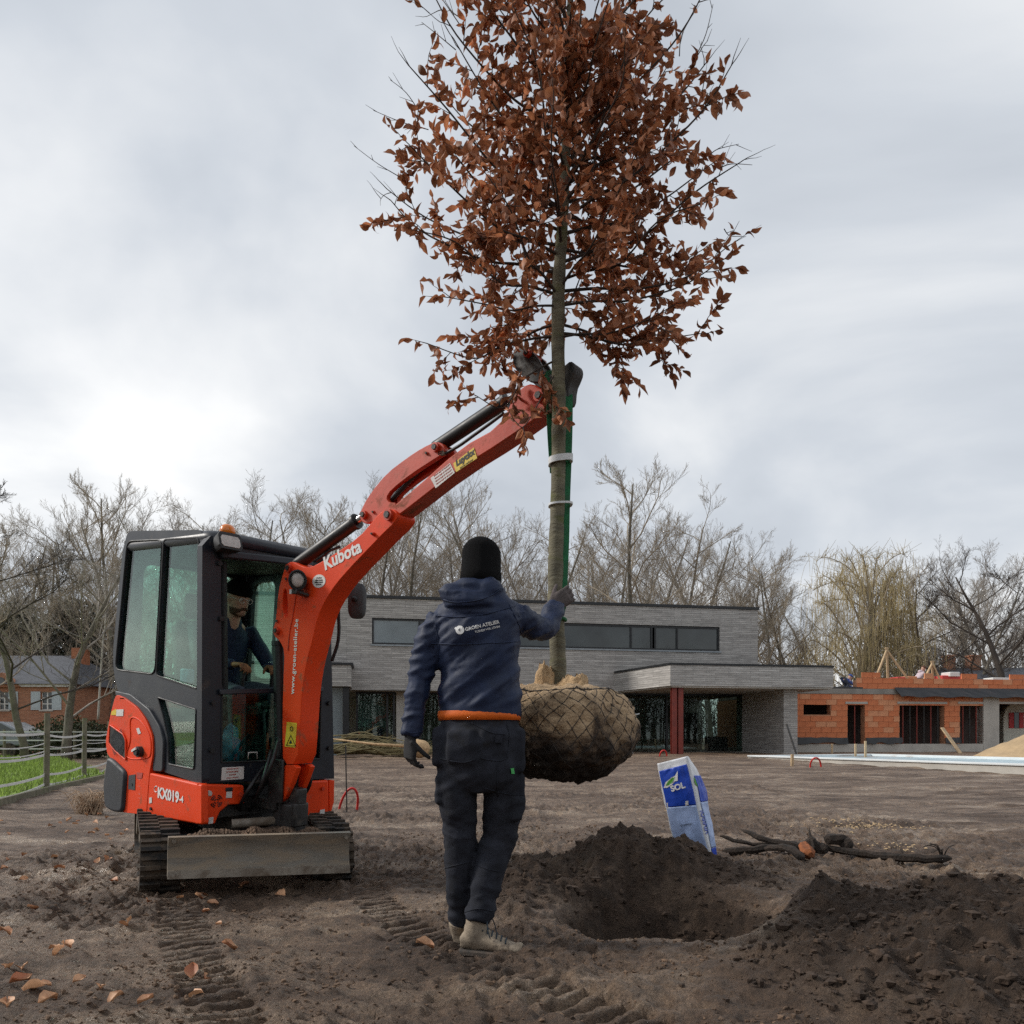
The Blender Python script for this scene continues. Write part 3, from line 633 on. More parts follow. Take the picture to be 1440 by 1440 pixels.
# ------------------------------------------------------------------ orange clay block building under construction
GQ = Vector((13.2, 33.6, 0)); GA = R(9)
GU = Vector((math.cos(GA), math.sin(GA), 0)); GV = Vector((math.sin(GA), -math.cos(GA), 0))
def gx(px, off=0.): return (at_plane(px, HOR, GQ + GV * off, GV) - GQ).dot(GU)
def gzz(px, py, off=0.): return at_plane(px, py, GQ + GV * off, GV).z
def orange_house():
    h = thing('unfinished_house', (0, 0, 0), 'unfinished single storey building of orange clay blocks with open doorways', 'building'); h.location = GQ; h.rotation_euler = (0, 0, GA)
    Lx, Rx = gx(1117), gx(1560); zb = .40; zl = gzz(1200, 976); zt0 = gzz(1160, 968); zt = gzz(1280, 957)
    ops = [(gx(1130), gx(1168), gzz(1150, 1005), gzz(1150, 990)), (gx(1192), gx(1216), zb, gzz(1200, 990)), (gx(1265), gx(1328), zb, gzz(1300, 990)), (gx(1350), gx(1382), zb, gzz(1365, 990)), (gx(1404), gx(1560), zb, gzz(1420, 990))]
    # mortar core with openings
    core = MB(); cuts = sorted(ops); x = Lx
    for (a, b, z0, z1) in cuts:
        lb(core, x, a, -.30, -.012, zb, zl)
        if z0 > zb: lb(core, a, b, -.30, -.012, zb, z0)
        lb(core, a, b, -.30, -.012, z1, zl); x = b
    lb(core, gx(1205), Rx, -.30, -.013, zl + .24, zt - .01); lb(core, Lx, Lx + .3, -8, -.31, zb, zl); core.build('wall', 'mortar', h)
    # every clay block a piece of its own
    bw, bh = .50, (zl - zb) / 10.; cache = {}
    def block(x0, x1, z0, z1, y=0.):
        key = (round(x1 - x0, 2), round(z1 - z0, 2))
        if key not in cache:
            m = MB(); m.box((0, 0, 0), (x1 - x0 - .014, .06, z1 - z0 - .014)); me = m.mesh('clay_block'); me.materials.append(MATS['clay_block']); cache[key] = [me, None]
            me2 = me.copy(); me2.materials.clear(); me2.materials.append(MATS['clay_block_pale']); cache[key][1] = me2
        o = bpy.data.objects.new('clay_block', cache[key][0 if random.random() < .72 else 1]); COL.objects.link(o); o.parent = h; o.location = ((x0 + x1) / 2, .022 - y + random.uniform(-.006, .006), (z0 + z1) / 2)
    def row(x0, x1, z0, z1, off, clear):
        x = x0 - off
        while x < x1 - .02:
            a, b = max(x, x0), min(x + bw, x1); segs = [(a, b)]
            for (p, q, r_, s_) in clear:
                if r_ < (z0 + z1) / 2 < s_:
                    new = []
                    for (c, d) in segs:
                        if q <= c or p >= d: new.append((c, d))
                        else:
                            if p > c + .06: new.append((c, p))
                            if q < d - .06: new.append((q, d))
                    segs = new
            for (c, d) in segs: block(c, d, z0, z1)
            x += bw
    for k in range(2, 10): row(Lx, gx(1404), zb + k * bh, zb + (k + 1) * bh, (k % 2) * .25, ops)
    for k in range(2):
        z0 = zl + .24 + k * bh
        if z0 + bh <= zt + .12: row(gx(1205), gx(1470), z0, z0 + bh, (k % 2) * .25, [])
    row(gx(1212), gx(1238), zl + .24 + 2 * bh, zl + .24 + 3 * bh, 0, [])
    for px in (1300, 1352, 1362, 1420, 1428): row(gx(px), gx(px + 12), zl + .24 + 2 * bh, zl + .24 + 3 * bh, 0, [])
    m = MB(); lb(m, Lx - .02, Rx, -.28, .03, zl + .004, zl + .236); m.build('ring_beam', 'concrete', h)
    m = MB(); lb(m, Lx, gx(1404), -.2, .035, zb - .3, zb + bh * .95); m.build('plinth', 'concrete_pale', h)
    for a, b in ((Lx + .05, gx(1191)), (gx(1217), gx(1268)), (gx(1328), gx(1349))):
        m = MB(); n = 10; top = []; bot = []
        for i in range(n + 1):
            t = i / n; x = a + (b - a) * t; top.append(Vector((x, -.06 - .02 * random.random(), zb + bh * 2.05 + .03 * random.random()))); bot.append(Vector((x, -.09 - .05 * random.random(), zb + bh * .8 + .12 * random.random())))
        for i in range(n): m.add([bot[i], bot[i + 1], top[i + 1], top[i], bot[i] + Vector((0, .015, 0)), bot[i + 1] + Vector((0, .015, 0)), top[i + 1] + Vector((0, .015, 0)), top[i] + Vector((0, .015, 0))], [(0, 1, 2, 3), (7, 6, 5, 4), (0, 4, 5, 1), (3, 2, 6, 7)])
        m.build('damp_proof_foil', 'foil_black', h)
    # black membrane hanging over the lintel
    m = MB(); rows = []
    for j in range(4):
        rows.append([Vector((gx(1256) + (gx(1560) - gx(1256)) * i / 40 + .25 * j * .2, -.05 - .10 * j - .03 * random.random(), zl + .30 - .14 * j + .03 * math.sin(i * 1.3) * j / 3)) for i in range(41)])
    for a, b in zip(rows[:-1], rows[1:]):
        for i in range(40): m.add([a[i], a[i + 1], b[i + 1], b[i]], [(0, 1, 2, 3)])
    o = m.build('roof_membrane', 'foil_black', h, fix=False); md = o.modifiers.new('s', 'SOLIDIFY'); md.thickness = .012
    # lintels, steel props and dark rooms
    for (a, b, z0, z1) in ops[1:]:
        m = MB(); lb(m, a - .12, b + .12, -.05, .036, z1 + .002, z1 + .10); m.build('lintel', 'concrete_pale', h)
    for (a, b, z0, z1), n in ((ops[1], 1), (ops[2], 6), (ops[3], 3)):
        for i in range(n):
            x = a + (b - a) * (i + .7) / (n + .4); m = MB(); m.cyl((x, .12, zb - .1), (x, .12, z1), .028, 8); m.build('steel_prop', 'dark_steel' if i % 2 else 'red_steel', h)
    m = MB(); lb(m, Lx + .3, Rx, -2.6, -2.5, zb, zl); lb(m, Lx + .3, Rx, -2.5, -.31, zl - .05, zl); m.build('inner_wall', 'brown_panel', h)
    m = MB(); lb(m, gx(1382), gx(1404), -.4, .05, zb - .1, zl - .02); m.build('concrete_column', 'concrete_pale', h)
    m = MB(); lb(m, Lx, Rx, -8, .02, zb - .5, zb - .02); m.build('floor_slab', 'concrete', h)
    m = MB(); lb(m, Lx, Rx, -7.9, -.32, zl + .01, zl + .2); m.build('roof_slab', 'concrete', h)
    return zl + .23
GZT = orange_house()
def gpt(px, py, off): return at_plane(px, py, GQ + GV * off, GV)
def lump_box(name, px0, px1, py0, py1, off, m, label, cat, dep=.6, group=None):
    a = gpt(px0, py1, off); b = gpt(px1, py0, off); c = (a + b) / 2; mb = MB(); w = (b - a).dot(GU); M = Matrix((GU, -GV, Vector((0, 0, 1)))).transposed()
    mb.box(c - GV * dep / 2, (w, dep, b.z - a.z), M); mb.box(c - GV * dep / 2 - Vector((0, 0, (b.z - a.z) / 2 - .02)), (w * 1.02, dep * 1.02, .05), M)
    o = mb.build(name, m, bevel=.05, org=Vector((c.x, c.y, a.z))); tag(o, label, cat, group); return o
lump_box('block_pallet', 1262, 1278, 952, 964, -.9, 'red_pack', 'red wrapped pallet between the timber tripod legs', 'pallet')
lump_box('block_pallet', 1274, 1290, 951, 962, -1.4, 'clay_block_pale', 'pallet of loose orange blocks left of the pale hooded worker', 'pallet')
lump_box('block_pallet', 1325, 1352, 950, 962, -1.0, 'red_pack', 'long red wrapped pallet right of the small timber tripod', 'pallet')
lump_box('foil_bundle', 1336, 1350, 945, 951, -.9, 'plastic_white', 'white plastic foil lying over the red wrapped pallet', 'foil')
lump_box('block_pallet', 1396, 1422, 953, 963, -1.0, 'plastic_white', 'white wrapped pallet at the right end of the unfinished roof', 'pallet')
lump_box('steel_formwork', 1160, 1214, 966, 973, .02, 'dark_steel', 'dark formwork board lying on the low concrete edge', 'board')
def tripod(name, ax, ay, feet, label):
    off = -.6; t = thing(name, gpt(ax, 966, off), label, 'tripod', 'timber tripods on the unfinished roof')
    A = gpt(ax, ay, off)
    for (fx, fy, o2) in feet:
        m = MB(); B = gpt(fx, fy, o2); m.bar(B, A + (A - B).normalized() * .12, .09, .06); m.build('pole', 'timber', t)
tripod('timber_tripod', 1247, 914, [(1229, 960, -.6), (1249, 966, -.75), (1282, 962, -.5)], 'tall pale timber tripod standing on the orange block roof')
tripod('timber_tripod', 1311, 933, [(1296, 962, -.6), (1312, 966, -.75), (1326, 964, -.5)], 'small pale timber tripod right of the pale hooded worker')
# props leaning, survey sticks in front
def stick(name, p0, p1, w, m, label, cat='stake', group=None, h=None):
    mb = MB(); mb.bar(p0, p1, w, h or w); o = mb.build(name, m, bevel=w * .1, org=Vector(p0)); return tag(o, label, cat, group)
a = at_ground(1351, 1060); stick('wooden_plank', a, Vector((a.x - .35, a.y + .7, a.z + 1.05)), .22, 'timber', 'two tone timber plank leaning against the orange wall', 'plank', h=.05)
for i, (px, pb, pt, lab) in enumerate([(1170, 1058, 1046, 'short pale stick left of the narrow doorway of the orange building'), (1203, 1061, 1046, 'pale stick in front of the narrow doorway of the orange building'), (1217, 1063, 1042, 'thin pale stick right of the narrow doorway of the orange building')]):
    g = at_ground(px, pb + 3, 30); g.z = float(g0(np.array(g.x), np.array(g.y))); stick('marker_stake', g - Vector((0, 0, .2)), at_d(px, pt, g.y), .06, 'timber', lab)
g = at_ground(1114, 1077); stick('marker_stake', g - Vector((0, 0, .2)), at_d(1114, 1061, g.y), .07, 'timber', 'short pale wooden stake at the near end of the pool')
for i, (px0, py0, px1, py1) in enumerate([(1106, 1018, 1121, 1056)]):
    g = at_ground(px1, 1064, 31); stick('steel_rod', g, at_d(px0, py0, g.y + .6), .05, 'dark_steel', 'thin dark rod leaning against the grey brick pier', 'rod')

# ------------------------------------------------------------------ pool, sand, caravan
def pool():
    A = at_ground(1052, 1066); Bp = at_ground(1452, 1091); u = (Bp - A); u.z = 0; L_ = u.length; u.normalize(); v = Vector((-u.y, u.x, 0)) ; W = 5.5
    if v.x < 0: v = -v
    z = float(g0(np.array(Bp.x), np.array(Bp.y))); L_ += 6; base = Vector((A.x, A.y, 0))
    t = thing('swimming_pool', Vector((A.x, A.y, z)), 'long unfinished pool with pale blue white edge on the mud', 'pool')
    M = Matrix((u, v, Vector((0, 0, 1)))).transposed(); zt = .33
    def slab(a0, a1, b0, b1, z0, z1, nm, mt): m = MB(); m.box(base + u * (a0 + a1) / 2 + v * (b0 + b1) / 2 + Vector((0, 0, (z0 + z1) / 2)), (a1 - a0, b1 - b0, z1 - z0), M); m.build(nm, mt, t, bevel=.01)
    slab(0, L_, 0, .22, -.1, zt - .03, 'pool_wall', 'concrete_pale'); slab(0, L_, -.04, .34, zt - .028, zt + .02, 'coping', 'pool_white'); slab(0, L_, W - .3, W, -.1, zt + .02, 'coping', 'pool_white'); slab(0, .34, .342, W - .302, -.1, zt + .018, 'coping', 'pool_white'); slab(.342, L_, .342, W - .302, -.1, zt - .05, 'pool_cover', 'pool_blue')
pool()
def sand_heap():
    c = at_ground(1450, 1062, 27); c = Vector((c.x + .3, 26.5, c.z)); n, k = 26, 40; V = []; Fq = []
    for j in range(n):
        r = 2.3 * j / (n - 1)
        for i in range(k):
            a = 2 * math.pi * i / k; x = r * math.cos(a) * 1.1; y = r * math.sin(a) * .9
            z = 1.25 * max(0, 1 - r / 2.3) ** .95 * (1 + .12 * mnoise.noise(Vector((x, y, 1)))) + .07 * mnoise.noise(Vector((x * 2.5, y * 2.5, 4)))
            V.append(c + Vector((x, y, z - .1)))
    for j in range(n - 1):
        for i in range(k): Fq.append((j * k + i, j * k + (i + 1) % k, (j + 1) * k + (i + 1) % k, (j + 1) * k + i))
    m = MB(); m.add(V, Fq); o = m.build('sand_heap', 'sand', smooth=True, org=c); tag(o, 'yellow sand heap in front of the orange building', 'sand heap')
sand_heap()
def caravan():
    a = at_d(1411, 1050, 37.5); t = thing('caravan', Vector((a.x, a.y, .3)), 'cream caravan with rounded corner and red shutters beside the orange building', 'caravan')
    zt = at_d(1411, 986, 37.5).z; pts = [(0, .45), (0, zt - .75), (.12, zt - .35), (.4, zt - .08), (.8, zt), (5, zt), (5, .45)]
    m = MB(); m.prism([Vector((a.x + x, 37.5, z)) for x, z in pts], (0, 2, 0)); m.build('body', 'caravan', t, bevel=.04)
    zx0, zx1 = at_d(1419, 1026, 37.5), at_d(1427, 1002, 37.5)
    for q0, q1, mt, nm in ((1418.5, 1425, 'shutter_red', 'shutter'), (1425.5, 1432, 'window_dark', 'window'), (1432.5, 1439, 'shutter_red', 'shutter')):
        p0, p1 = at_d(q0, 1024, 37.5), at_d(q1, 1002, 37.5); m = MB(); m.box(((p0.x + p1.x) / 2, 37.48, (p0.z + p1.z) / 2), (p1.x - p0.x, .06, p1.z - p0.z)); m.build(nm, mt, t, bevel=.006)
    m = MB(); m.cyl((a.x + 1.6, 37.6, .55), (a.x + 1.6, 37.8, .55), .3, 16); m.build('wheel', 'rubber', t, auto=40)
caravan()
def far_house():
    Y = 56.; t = thing('slate_roof_house', Vector((at_d(1300, 960, Y).x, Y, .3)), 'distant house with dark slate roof and brick chimneys behind the right trees', 'house')
    p = lambda px, py, dy=0: Vector((at_d(px, py, Y).x, Y + dy, at_d(px, py, Y).z))
    m = MB(); a, b = p(1335, 964), p(1500, 964); m.box(((a.x + b.x) / 2, Y + 3, a.z / 2), (b.x - a.x, 6, a.z)); m.build('wall', 'old_brick', t)
    r0, r1, q0, q1 = p(1330, 964, -.3), p(1505, 964, -.3), p(1352, 934, 3), p(1500, 934, 3); k0, k1 = Vector((r0.x, Y + 6.3, r0.z)), Vector((r1.x, Y + 6.3, r1.z))
    m = MB(); m.add([r0, r1, q1, q0, k0, k1], [(0, 1, 2, 3), (4, 3, 2, 5), (0, 3, 4), (1, 5, 2), (0, 4, 5, 1)]); rf = m.build('roof', 'slate', t)
    for x0, x1 in ((1362, 1372), (1396, 1410)):
        a, b = p(x0, 945, 3), p(x1, 918, 3); m = MB(); m.box(((a.x + b.x) / 2, Y + 3, (a.z + b.z) / 2), (b.x - a.x, .9, b.z - a.z)); m.box(((a.x + b.x) / 2, Y + 3, b.z + .06), (b.x - a.x + .15, 1.05, .12)); m.build('chimney', 'old_brick', rf)
far_house()

# ------------------------------------------------------------------ old brick house far left, car, fence, hedge
def left_house():
    Y = 46.; p = lambda px, py, dy=0: Vector((at_d(px, py, Y).x, Y + dy, at_d(px, py, Y).z))
    t = thing('old_brick_house', Vector((p(40, 1012).x, Y, 0)), 'old red brick house with slate hip roof and pale blue shutters', 'house')
    a, b = p(-140, 1030), p(102, 962); m = MB()
    wins = [(-38, -22), (-2, 12), (58, 73)]; zt = b.z; zb = -.2; z0, z1 = p(0, 998).z, p(0, 973).z
    x = a.x
    def bx(mm, x0, x1, y0, y1, q0, q1): mm.box(((x0 + x1) / 2, (y0 + y1) / 2, (q0 + q1) / 2), (x1 - x0, y1 - y0, q1 - q0))
    for (w0, w1) in wins:
        c, d = p(w0, 1000).x, p(w1, 1000).x; bx(m, x, c, Y, Y + .3, zb, zt); bx(m, c, d, Y, Y + .3, zb, z0); bx(m, c, d, Y, Y + .3, z1, zt); x = d
    bx(m, x, b.x, Y, Y + .3, zb, zt); bx(m, b.x - .3, b.x, Y + .31, Y + 9, zb, zt); bx(m, a.x, b.x - .31, Y + 8.7, Y + 9, zb, zt)
    m.build('wall', 'old_brick', t)
    for (w0, w1) in wins:
        c, d = p(w0, 1000).x, p(w1, 1000).x; fr = MB()
        for q in (c, (c + d) / 2, d): bx(fr, q - .04, q + .04, Y + .1, Y + .16, z0, z1)
        for q in (z0, z0 + (z1 - z0) * .33, z0 + (z1 - z0) * .66, z1): bx(fr, c, d, Y + .105, Y + .155, q - .03, q + .03)
        f = fr.build('window', 'white_render', t); g = MB(); bx(g, c, d, Y + .12, Y + .135, z0, z1); g.build('pane', 'window_dark', f); s = MB(); bx(s, c - .1, d + .1, Y - .08, Y + .05, z0 - .1, z0 - .003); s.build('sill', 'concrete_pale', f)
        for e in (c - .31, d + .31): s = MB(); bx(s, e - .28, e + .28, Y - .06, Y - .015, z0 - .02, z1 + .02); bx(s, e - .2, e + .2, Y - .075, Y - .058, z0 + .1, z1 - .1); s.build('shutter', 'shutter_blue', t)
    # gable over the entrance with round light
    g = MB(); gp = [p(-25, 966, -.2), p(32, 966, -.2), p(5, 946, -.2)]; g.prism(gp, (0, .5, 0)); g.build('gable', 'old_brick', t); g = MB(); c = p(5, 958, -.24); g.cyl(c, c + Vector((0, .1, 0)), .22, 16); g.build('round_light', 'window_dark', t, auto=40)
    g = MB(); zc = zt + .1; g.box(((a.x + b.x) / 2, Y - .06, zt - .08), (b.x - a.x + .1, .2, .18)); g.build('cornice', 'white_render', t)
    e = [Vector((a.x, Y - .35, zt)), Vector((b.x + .35, Y - .35, zt)), Vector((b.x + .35, Y + 9.3, zt)), Vector((a.x, Y + 9.3, zt))]; rz = p(47, 918).z + .3; q = [Vector((a.x, Y + 4.5, rz)), Vector((p(46, 918).x, Y + 4.5, rz))]
    r = MB(); r.add(e + q, [(0, 1, 5, 4), (1, 2, 5), (2, 3, 4, 5), (0, 3, 2, 1), (0, 4, 3)]); rf = r.build('roof', 'slate', t)
    c0, c1 = p(47, 935), p(64, 912); m = MB(); m.box(((c0.x + c1.x) / 2, Y + 4.4, (c0.z + c1.z) / 2), (c1.x - c0.x, .9, c1.z - c0.z + 1)); m.build('chimney', 'brick_red', rf)
left_house()
def parked_car():
    d = 33.; a = at_d(-55, 1030, d); t = thing('parked_car', Vector((a.x + 1.3, d, 0)), 'grey car roof showing above the hedge left of the fence', 'car')
    prof = [(0, .45), (0, .8), (.25, .98), (.8, 1.05), (1.35, 1.48), (2.6, 1.5), (3.35, 1.12), (3.6, 1.0), (3.62, .45)]
    x0 = at_d(36, 1030, d).x - 3.62
    m = MB(); m.prism([Vector((x0 + x, d, z + .1)) for x, z in prof], (0, 1.65, 0)); m.build('body', 'car_paint', t, bevel=.08, bseg=3)
    m = MB(); m.prism([Vector((x0 + x, d - .01, z + .1)) for x, z in [(.95, 1.06), (1.4, 1.4), (2.55, 1.42), (3.1, 1.12)]], (0, .02, 0)); m.build('side_window', 'window_dark', t)
    for x in (.7, 2.9): m = MB(); m.cyl((x0 + x, d - .03, .36), (x0 + x, d + .2, .36), .32, 18); m.build('wheel', 'rubber', t, auto=40)
parked_car()
def fence():
    P1 = at_ground(65, 1110); P2 = at_ground(118, 1095); dv = P2 - P1; dv.z = 0
    t = thing('paddock_fence', P1, 'wooden post paddock fence with sagging white tapes along the meadow', 'fence')
    posts = [P1 + dv * k for k in (-1, 0, 1, 2, 3, 4, 5)]
    hp = at_d(65, 1004, P1.y).z
    for q in posts:
        m = MB(); m.tube([q - Vector((0, 0, .2)), q + Vector((.01, 0, hp * .5)), q + Vector((.02, 0, hp))], [.052, .05, .048], 10); m.build('post', 'timber_grey', t, auto=40)
    hs = [at_d(65, y, P1.y).z for y in (1032, 1048, 1059, 1063, 1090, 1104)]
    for k, hh in enumerate(hs):
        m = MB(); W = .02 if k in (0, 3, 4, 5) else .008
        for a, b in zip(posts[:-1], posts[1:]):
            sag = .03 + .03 * random.random(); off = random.uniform(-.02, .02)
            pts = [a.lerp(b, s / 8) + Vector((0, -.06, hh + off - sag * 4 * (s / 8) * (1 - s / 8))) for s in range(9)]
            for c, d in zip(pts[:-1], pts[1:]): m.bar(c, d, .006, W * 2)
        m.build('tape', 'tape_white', t)
    # a second fence beyond the meadow
    t2 = thing('paddock_fence', Vector((-20, 33, 0)), 'far low paddock fence in front of the hedge and brick house', 'fence'); ps = [Vector((-26 + 2.6 * k, 30.5 + .5 * k, 0)) for k in range(7)]
    for q in ps: m = MB(); m.cyl(q, q + Vector((0, 0, 1.25)), .055, 8); m.build('post', 'timber_grey', t2)
    for hh in (1.15, .8, .45):
        m = MB()
        for a, b in zip(ps[:-1], ps[1:]): m.bar(a + Vector((0, -.06, hh)), b + Vector((0, -.06, hh)), .01, .05)
        m.build('tape', 'tape_white', t2)
fence()
# ------------------------------------------------------------------ mini excavator
def SP(p, off=0.): return at_plane(p[0], p[1], E(-CW / 2 - off, 0, 0), EX)      # pick on the cab side facing the camera
def FP(p, off=0.): return at_plane(p[0], p[1], E(0, YF + off, 0), EY)           # pick on the cab front
BY = EY.copy(); BY.rotate(Quaternion(EZ, R(3.5))); BX = EX.copy(); BX.rotate(Quaternion(EZ, R(3.5)))
BW = .155; BC = .015                                                          # boom width, boom plane offset
BO = E(BC, .60, 0)
def BP(p, off=0.): return at_plane(p[0], p[1], BO - BX * off, BX)                # pick on the boom plane, off metres towards the camera side
EXC = thing('mini_excavator', E(0, 0, 0), 'orange and black mini excavator with closed cab lifting a tree', 'excavator')
def ebox(m, x0, x1, y0, y1, z0, z1, f=None):
    M = Matrix((EX, EY, EZ)).transposed() if f is None else Matrix((f[0], f[1], EZ)).transposed()
    fn = E if f is None else U
    return m.box(fn((x0 + x1) / 2, (y0 + y1) / 2, (z0 + z1) / 2), (x1 - x0, y1 - y0, z1 - z0), M)
def excavator():
    T = EXC; s1 = lambda l, off=0.: [SP(Z1(*q), off) for q in l]; s2 = lambda l, off=0.: [SP(Z2(*q), off) for q in l]
    f1 = lambda l, off=0.: [FP(Z1(*q), off) for q in l]; f2 = lambda l, off=0.: [FP(Z2(*q), off) for q in l]
    CL = 1.2; yr = YF - CL
    # --- cab side facing the camera
    outer = fillet(s1([(104, 700), (152, 200), (178, 96), (545, 90), (562, 130), (556, 1372), (530, 1372), (350, 1312), (356, 1160), (335, 1090), (280, 1000), (190, 925), (128, 912), (106, 800)]), .06)
    w1 = fillet(s1([(117, 798), (178, 148), (355, 140), (318, 822)]), .07)
    w2 = fillet(s1([(362, 140), (540, 130), (536, 897), (325, 828)]), .035)
    w3 = fillet(s1([(332, 938), (526, 1000), (516, 1302), (388, 1276), (384, 1150), (360, 1040)]), .02)
    m = MB(); m.plate(outer, [w1, w2, w3], EX * .05); side = m.build('cab_side', 'cab_dark', T)
    for w, nm in ((w1, 'window_pane'), (w2, 'window_pane'), (w3, 'window_pane')):
        c = sum(w, Vector()) / len(w); m = MB(); m.prism([c + (p - c) * 1.02 + EX * .018 for p in w], EX * .006); m.build(nm, 'cab_glass', side)
        m = MB(); m.tube([p - EX * .002 for p in w], .006, 6, closed=True); m.build('window_seal', 'black_plastic', side)
    m = MB(); m.bar(SP(Z1(357, 143)) + EX * .01, SP(Z1(322, 822)) + EX * .01, .012, .02); m.build('window_rail', 'black_plastic', side)
    # hinges / catches on the corner pillar
    for y in (265, 555):
        m = MB(); a = SP(Z1(556, y), .012); m.box(a, (.03, .035, .06), Matrix((EX, EY, EZ)).transposed()); m.build('hinge', 'black_plastic', side, bevel=.005)
    # --- cab front
    fo = chaikin(f1([(552, 1372), (556, 170), (600, 120), (1130, 200), (1200, 250), (1224, 1350)]), 0)
    h1 = fillet(f1([(655, 905), (650, 208), (1140, 268), (1158, 890)]), .05)
    h2 = fillet(f1([(652, 1268), (655, 920), (1158, 905), (1150, 1250)]), .012)
    m = MB(); m.plate(fo, [h1, h2], -EY * .06); fr = m.build('cab_front', 'cab_dark', T)
    c = sum(h2, Vector()) / len(h2); m = MB(); m.prism([c + (p - c) * 1.02 - EY * .02 for p in h2], -EY * .006); m.build('lower_windscreen', 'cab_glass', fr)
    m = MB(); m.tube([p + EY * .002 for p in h2], .006, 6, closed=True); m.build('window_seal', 'black_plastic', fr)
    m = MB(); m.bar(FP(Z1(640, 912), .012), FP(Z1(1165, 897), .012), .03, .035); m.build('cross_bar', 'cab_dark', fr, bevel=.006)
    m = MB(); m.tube([FP(Z1(788, 1250), .006), FP(Z1(790, 1218), .02), FP(Z1(832, 1216), .02), FP(Z1(834, 1248), .006)], .004, 8); m.build('grab_loop', 'white_sticker', fr, smooth=True)
    for q in ((608, 965), (600, 1205), (1195, 968), (1195, 1195), (640, 260), (648, 540)):
        m = MB(); a = FP(Z1(*q), 0); m.cyl(a, a + EY * .02, .016, 10); m.build('rubber_buffer', 'black_plastic', fr, auto=40)
    # inner edge of the pillar that carries the opened windscreen rails
    m = MB(); m.bar(FP(Z1(662, 250), -.03), FP(Z1(668, 900), -.03), .03, .05); m.build('window_channel', 'black_plastic', fr)
    # --- far side, rear, floor
    ysA, ysB = yr, YF - .062
    def yz(y, z, x=CW / 2 - .03): return E(x, y, z)
    o = chaikin([yz(yr, .75), yz(yr, 2.2), yz(yr + .06, 2.27), yz(ysB - .02, 2.27), yz(ysB, .62), yz(yr + .3, .62)], 0)
    a1 = fillet([yz(yr + .10, 1.28), yz(yr + .14, 2.12), yz(yr + .45, 2.14), yz(yr + .42, 1.26)], .08); a2 = fillet([yz(yr + .50, 1.2), yz(yr + .53, 2.14), yz(ysB - .1, 2.14), yz(ysB - .08, .9), yz(yr + .56, .9)], .08)
    m = MB(); m.plate(o, [a1, a2], EX * .03); fs = m.build('cab_door', 'cab_dark', T)
    for w in (a1, a2): m = MB(); m.prism([p + EX * .012 for p in w], EX * .006); m.build('window_pane', 'cab_glass', fs)
    rr = [E(-CW / 2 + .055, yr, .95), E(-CW / 2 + .055, yr, 2.26), E(CW / 2 - .035, yr, 2.26), E(CW / 2 - .035, yr, .95)]; rh = fillet([E(-CW / 2 + .13, yr, 1.35), E(-CW / 2 + .15, yr, 2.16), E(CW / 2 - .12, yr, 2.16), E(CW / 2 - .1, yr, 1.35)], .08)
    m = MB(); m.plate(rr, [rh], EY * .04); rw = m.build('cab_rear', 'cab_dark', T); m = MB(); m.prism([p + EY * .012 for p in rh], EY * .006); m.build('window_pane', 'cab_glass', rw)
    m = MB(); ebox(m, -CW / 2 + .06, CW / 2 - .04, yr + .05, YF - .07, .56, .62); m.build('cab_floor', 'black_plastic', T)
    # --- roof: shallow dome with a rounded rim
    rings = []
    for (ins, z) in ((.012, ZR - .075), (-.004, ZR - .05), (.0, ZR - .02), (.03, ZR + .004), (.09, ZR + .016), (.2, ZR + .02)):
        pl = []; x0, x1, y0, y1, rad = -CW / 2 + ins, CW / 2 - ins, yr + ins, YF + .03 - ins, .10
        for (cx, cy, a0) in ((x1 - rad, y1 - rad, 0), (x0 + rad, y1 - rad, 90), (x0 + rad, y0 + rad, 180), (x1 - rad, y0 + rad, 270)):
            for k in range(6): a = R(a0 + 90 * k / 5); pl.append(E(cx + rad * math.cos(a), cy + rad * math.sin(a), z))
        rings.append(pl)
    m = MB(); m.loft(rings); m.build('cab_roof', 'cab_dark', T, auto=50)
    m = MB(); ebox(m, -CW / 2 + .08, CW / 2 - .08, yr + .08, YF - .1, ZR - .12, ZR - .08); m.build('headliner', 'black_plastic', T)
    m = MB(); m.bar(FP(Z1(650, 215), .03), FP(Z1(1110, 262), .03), .05, .05); m.build('roof_visor', 'cab_dark', T, bevel=.01)
    # --- beacon and work lamp on the roof
    b = E(-.20, YF - .18, ZR + .02); bq = at_plane(*Z1(683, 118), E(0, YF - .12, 0), EY)
    bm = MB(); bm.cyl(bq - EZ * .06, bq, .035, 16); bo = bm.build('beacon_base', 'black_plastic', T, auto=40)
    bm = MB(); bm.loft([[bq + EZ * z + (EX * math.cos(t) + EY * math.sin(t)) * r_ for t in (2 * math.pi * k / 18 for k in range(18))] for z, r_ in ((0, .048), (.03, .05), (.052, .044), (.066, .03), (.072, .012))]); bm.build('beacon_dome', 'beacon', bo, smooth=True)
    lp = FP(Z1(688, 165), .10); m = MB(); Mx = Matrix((EX, EY, EZ)).transposed(); Mx.rotate(Quaternion(EX, R(-18)))
    m.loft([[lp + Mx @ Vector((sx * w, y, sz * h + .012)) for sx, sz in ((-1, -.62), (-.8, -1), (.8, -1), (1, -.62), (1, .62), (.8, 1), (-.8, 1), (-1, .62))] for y, w, h in ((-.10, .045, .03), (-.03, .075, .05), (.03, .08, .055))]); wl = m.build('work_lamp', 'black_plastic', T, auto=35)
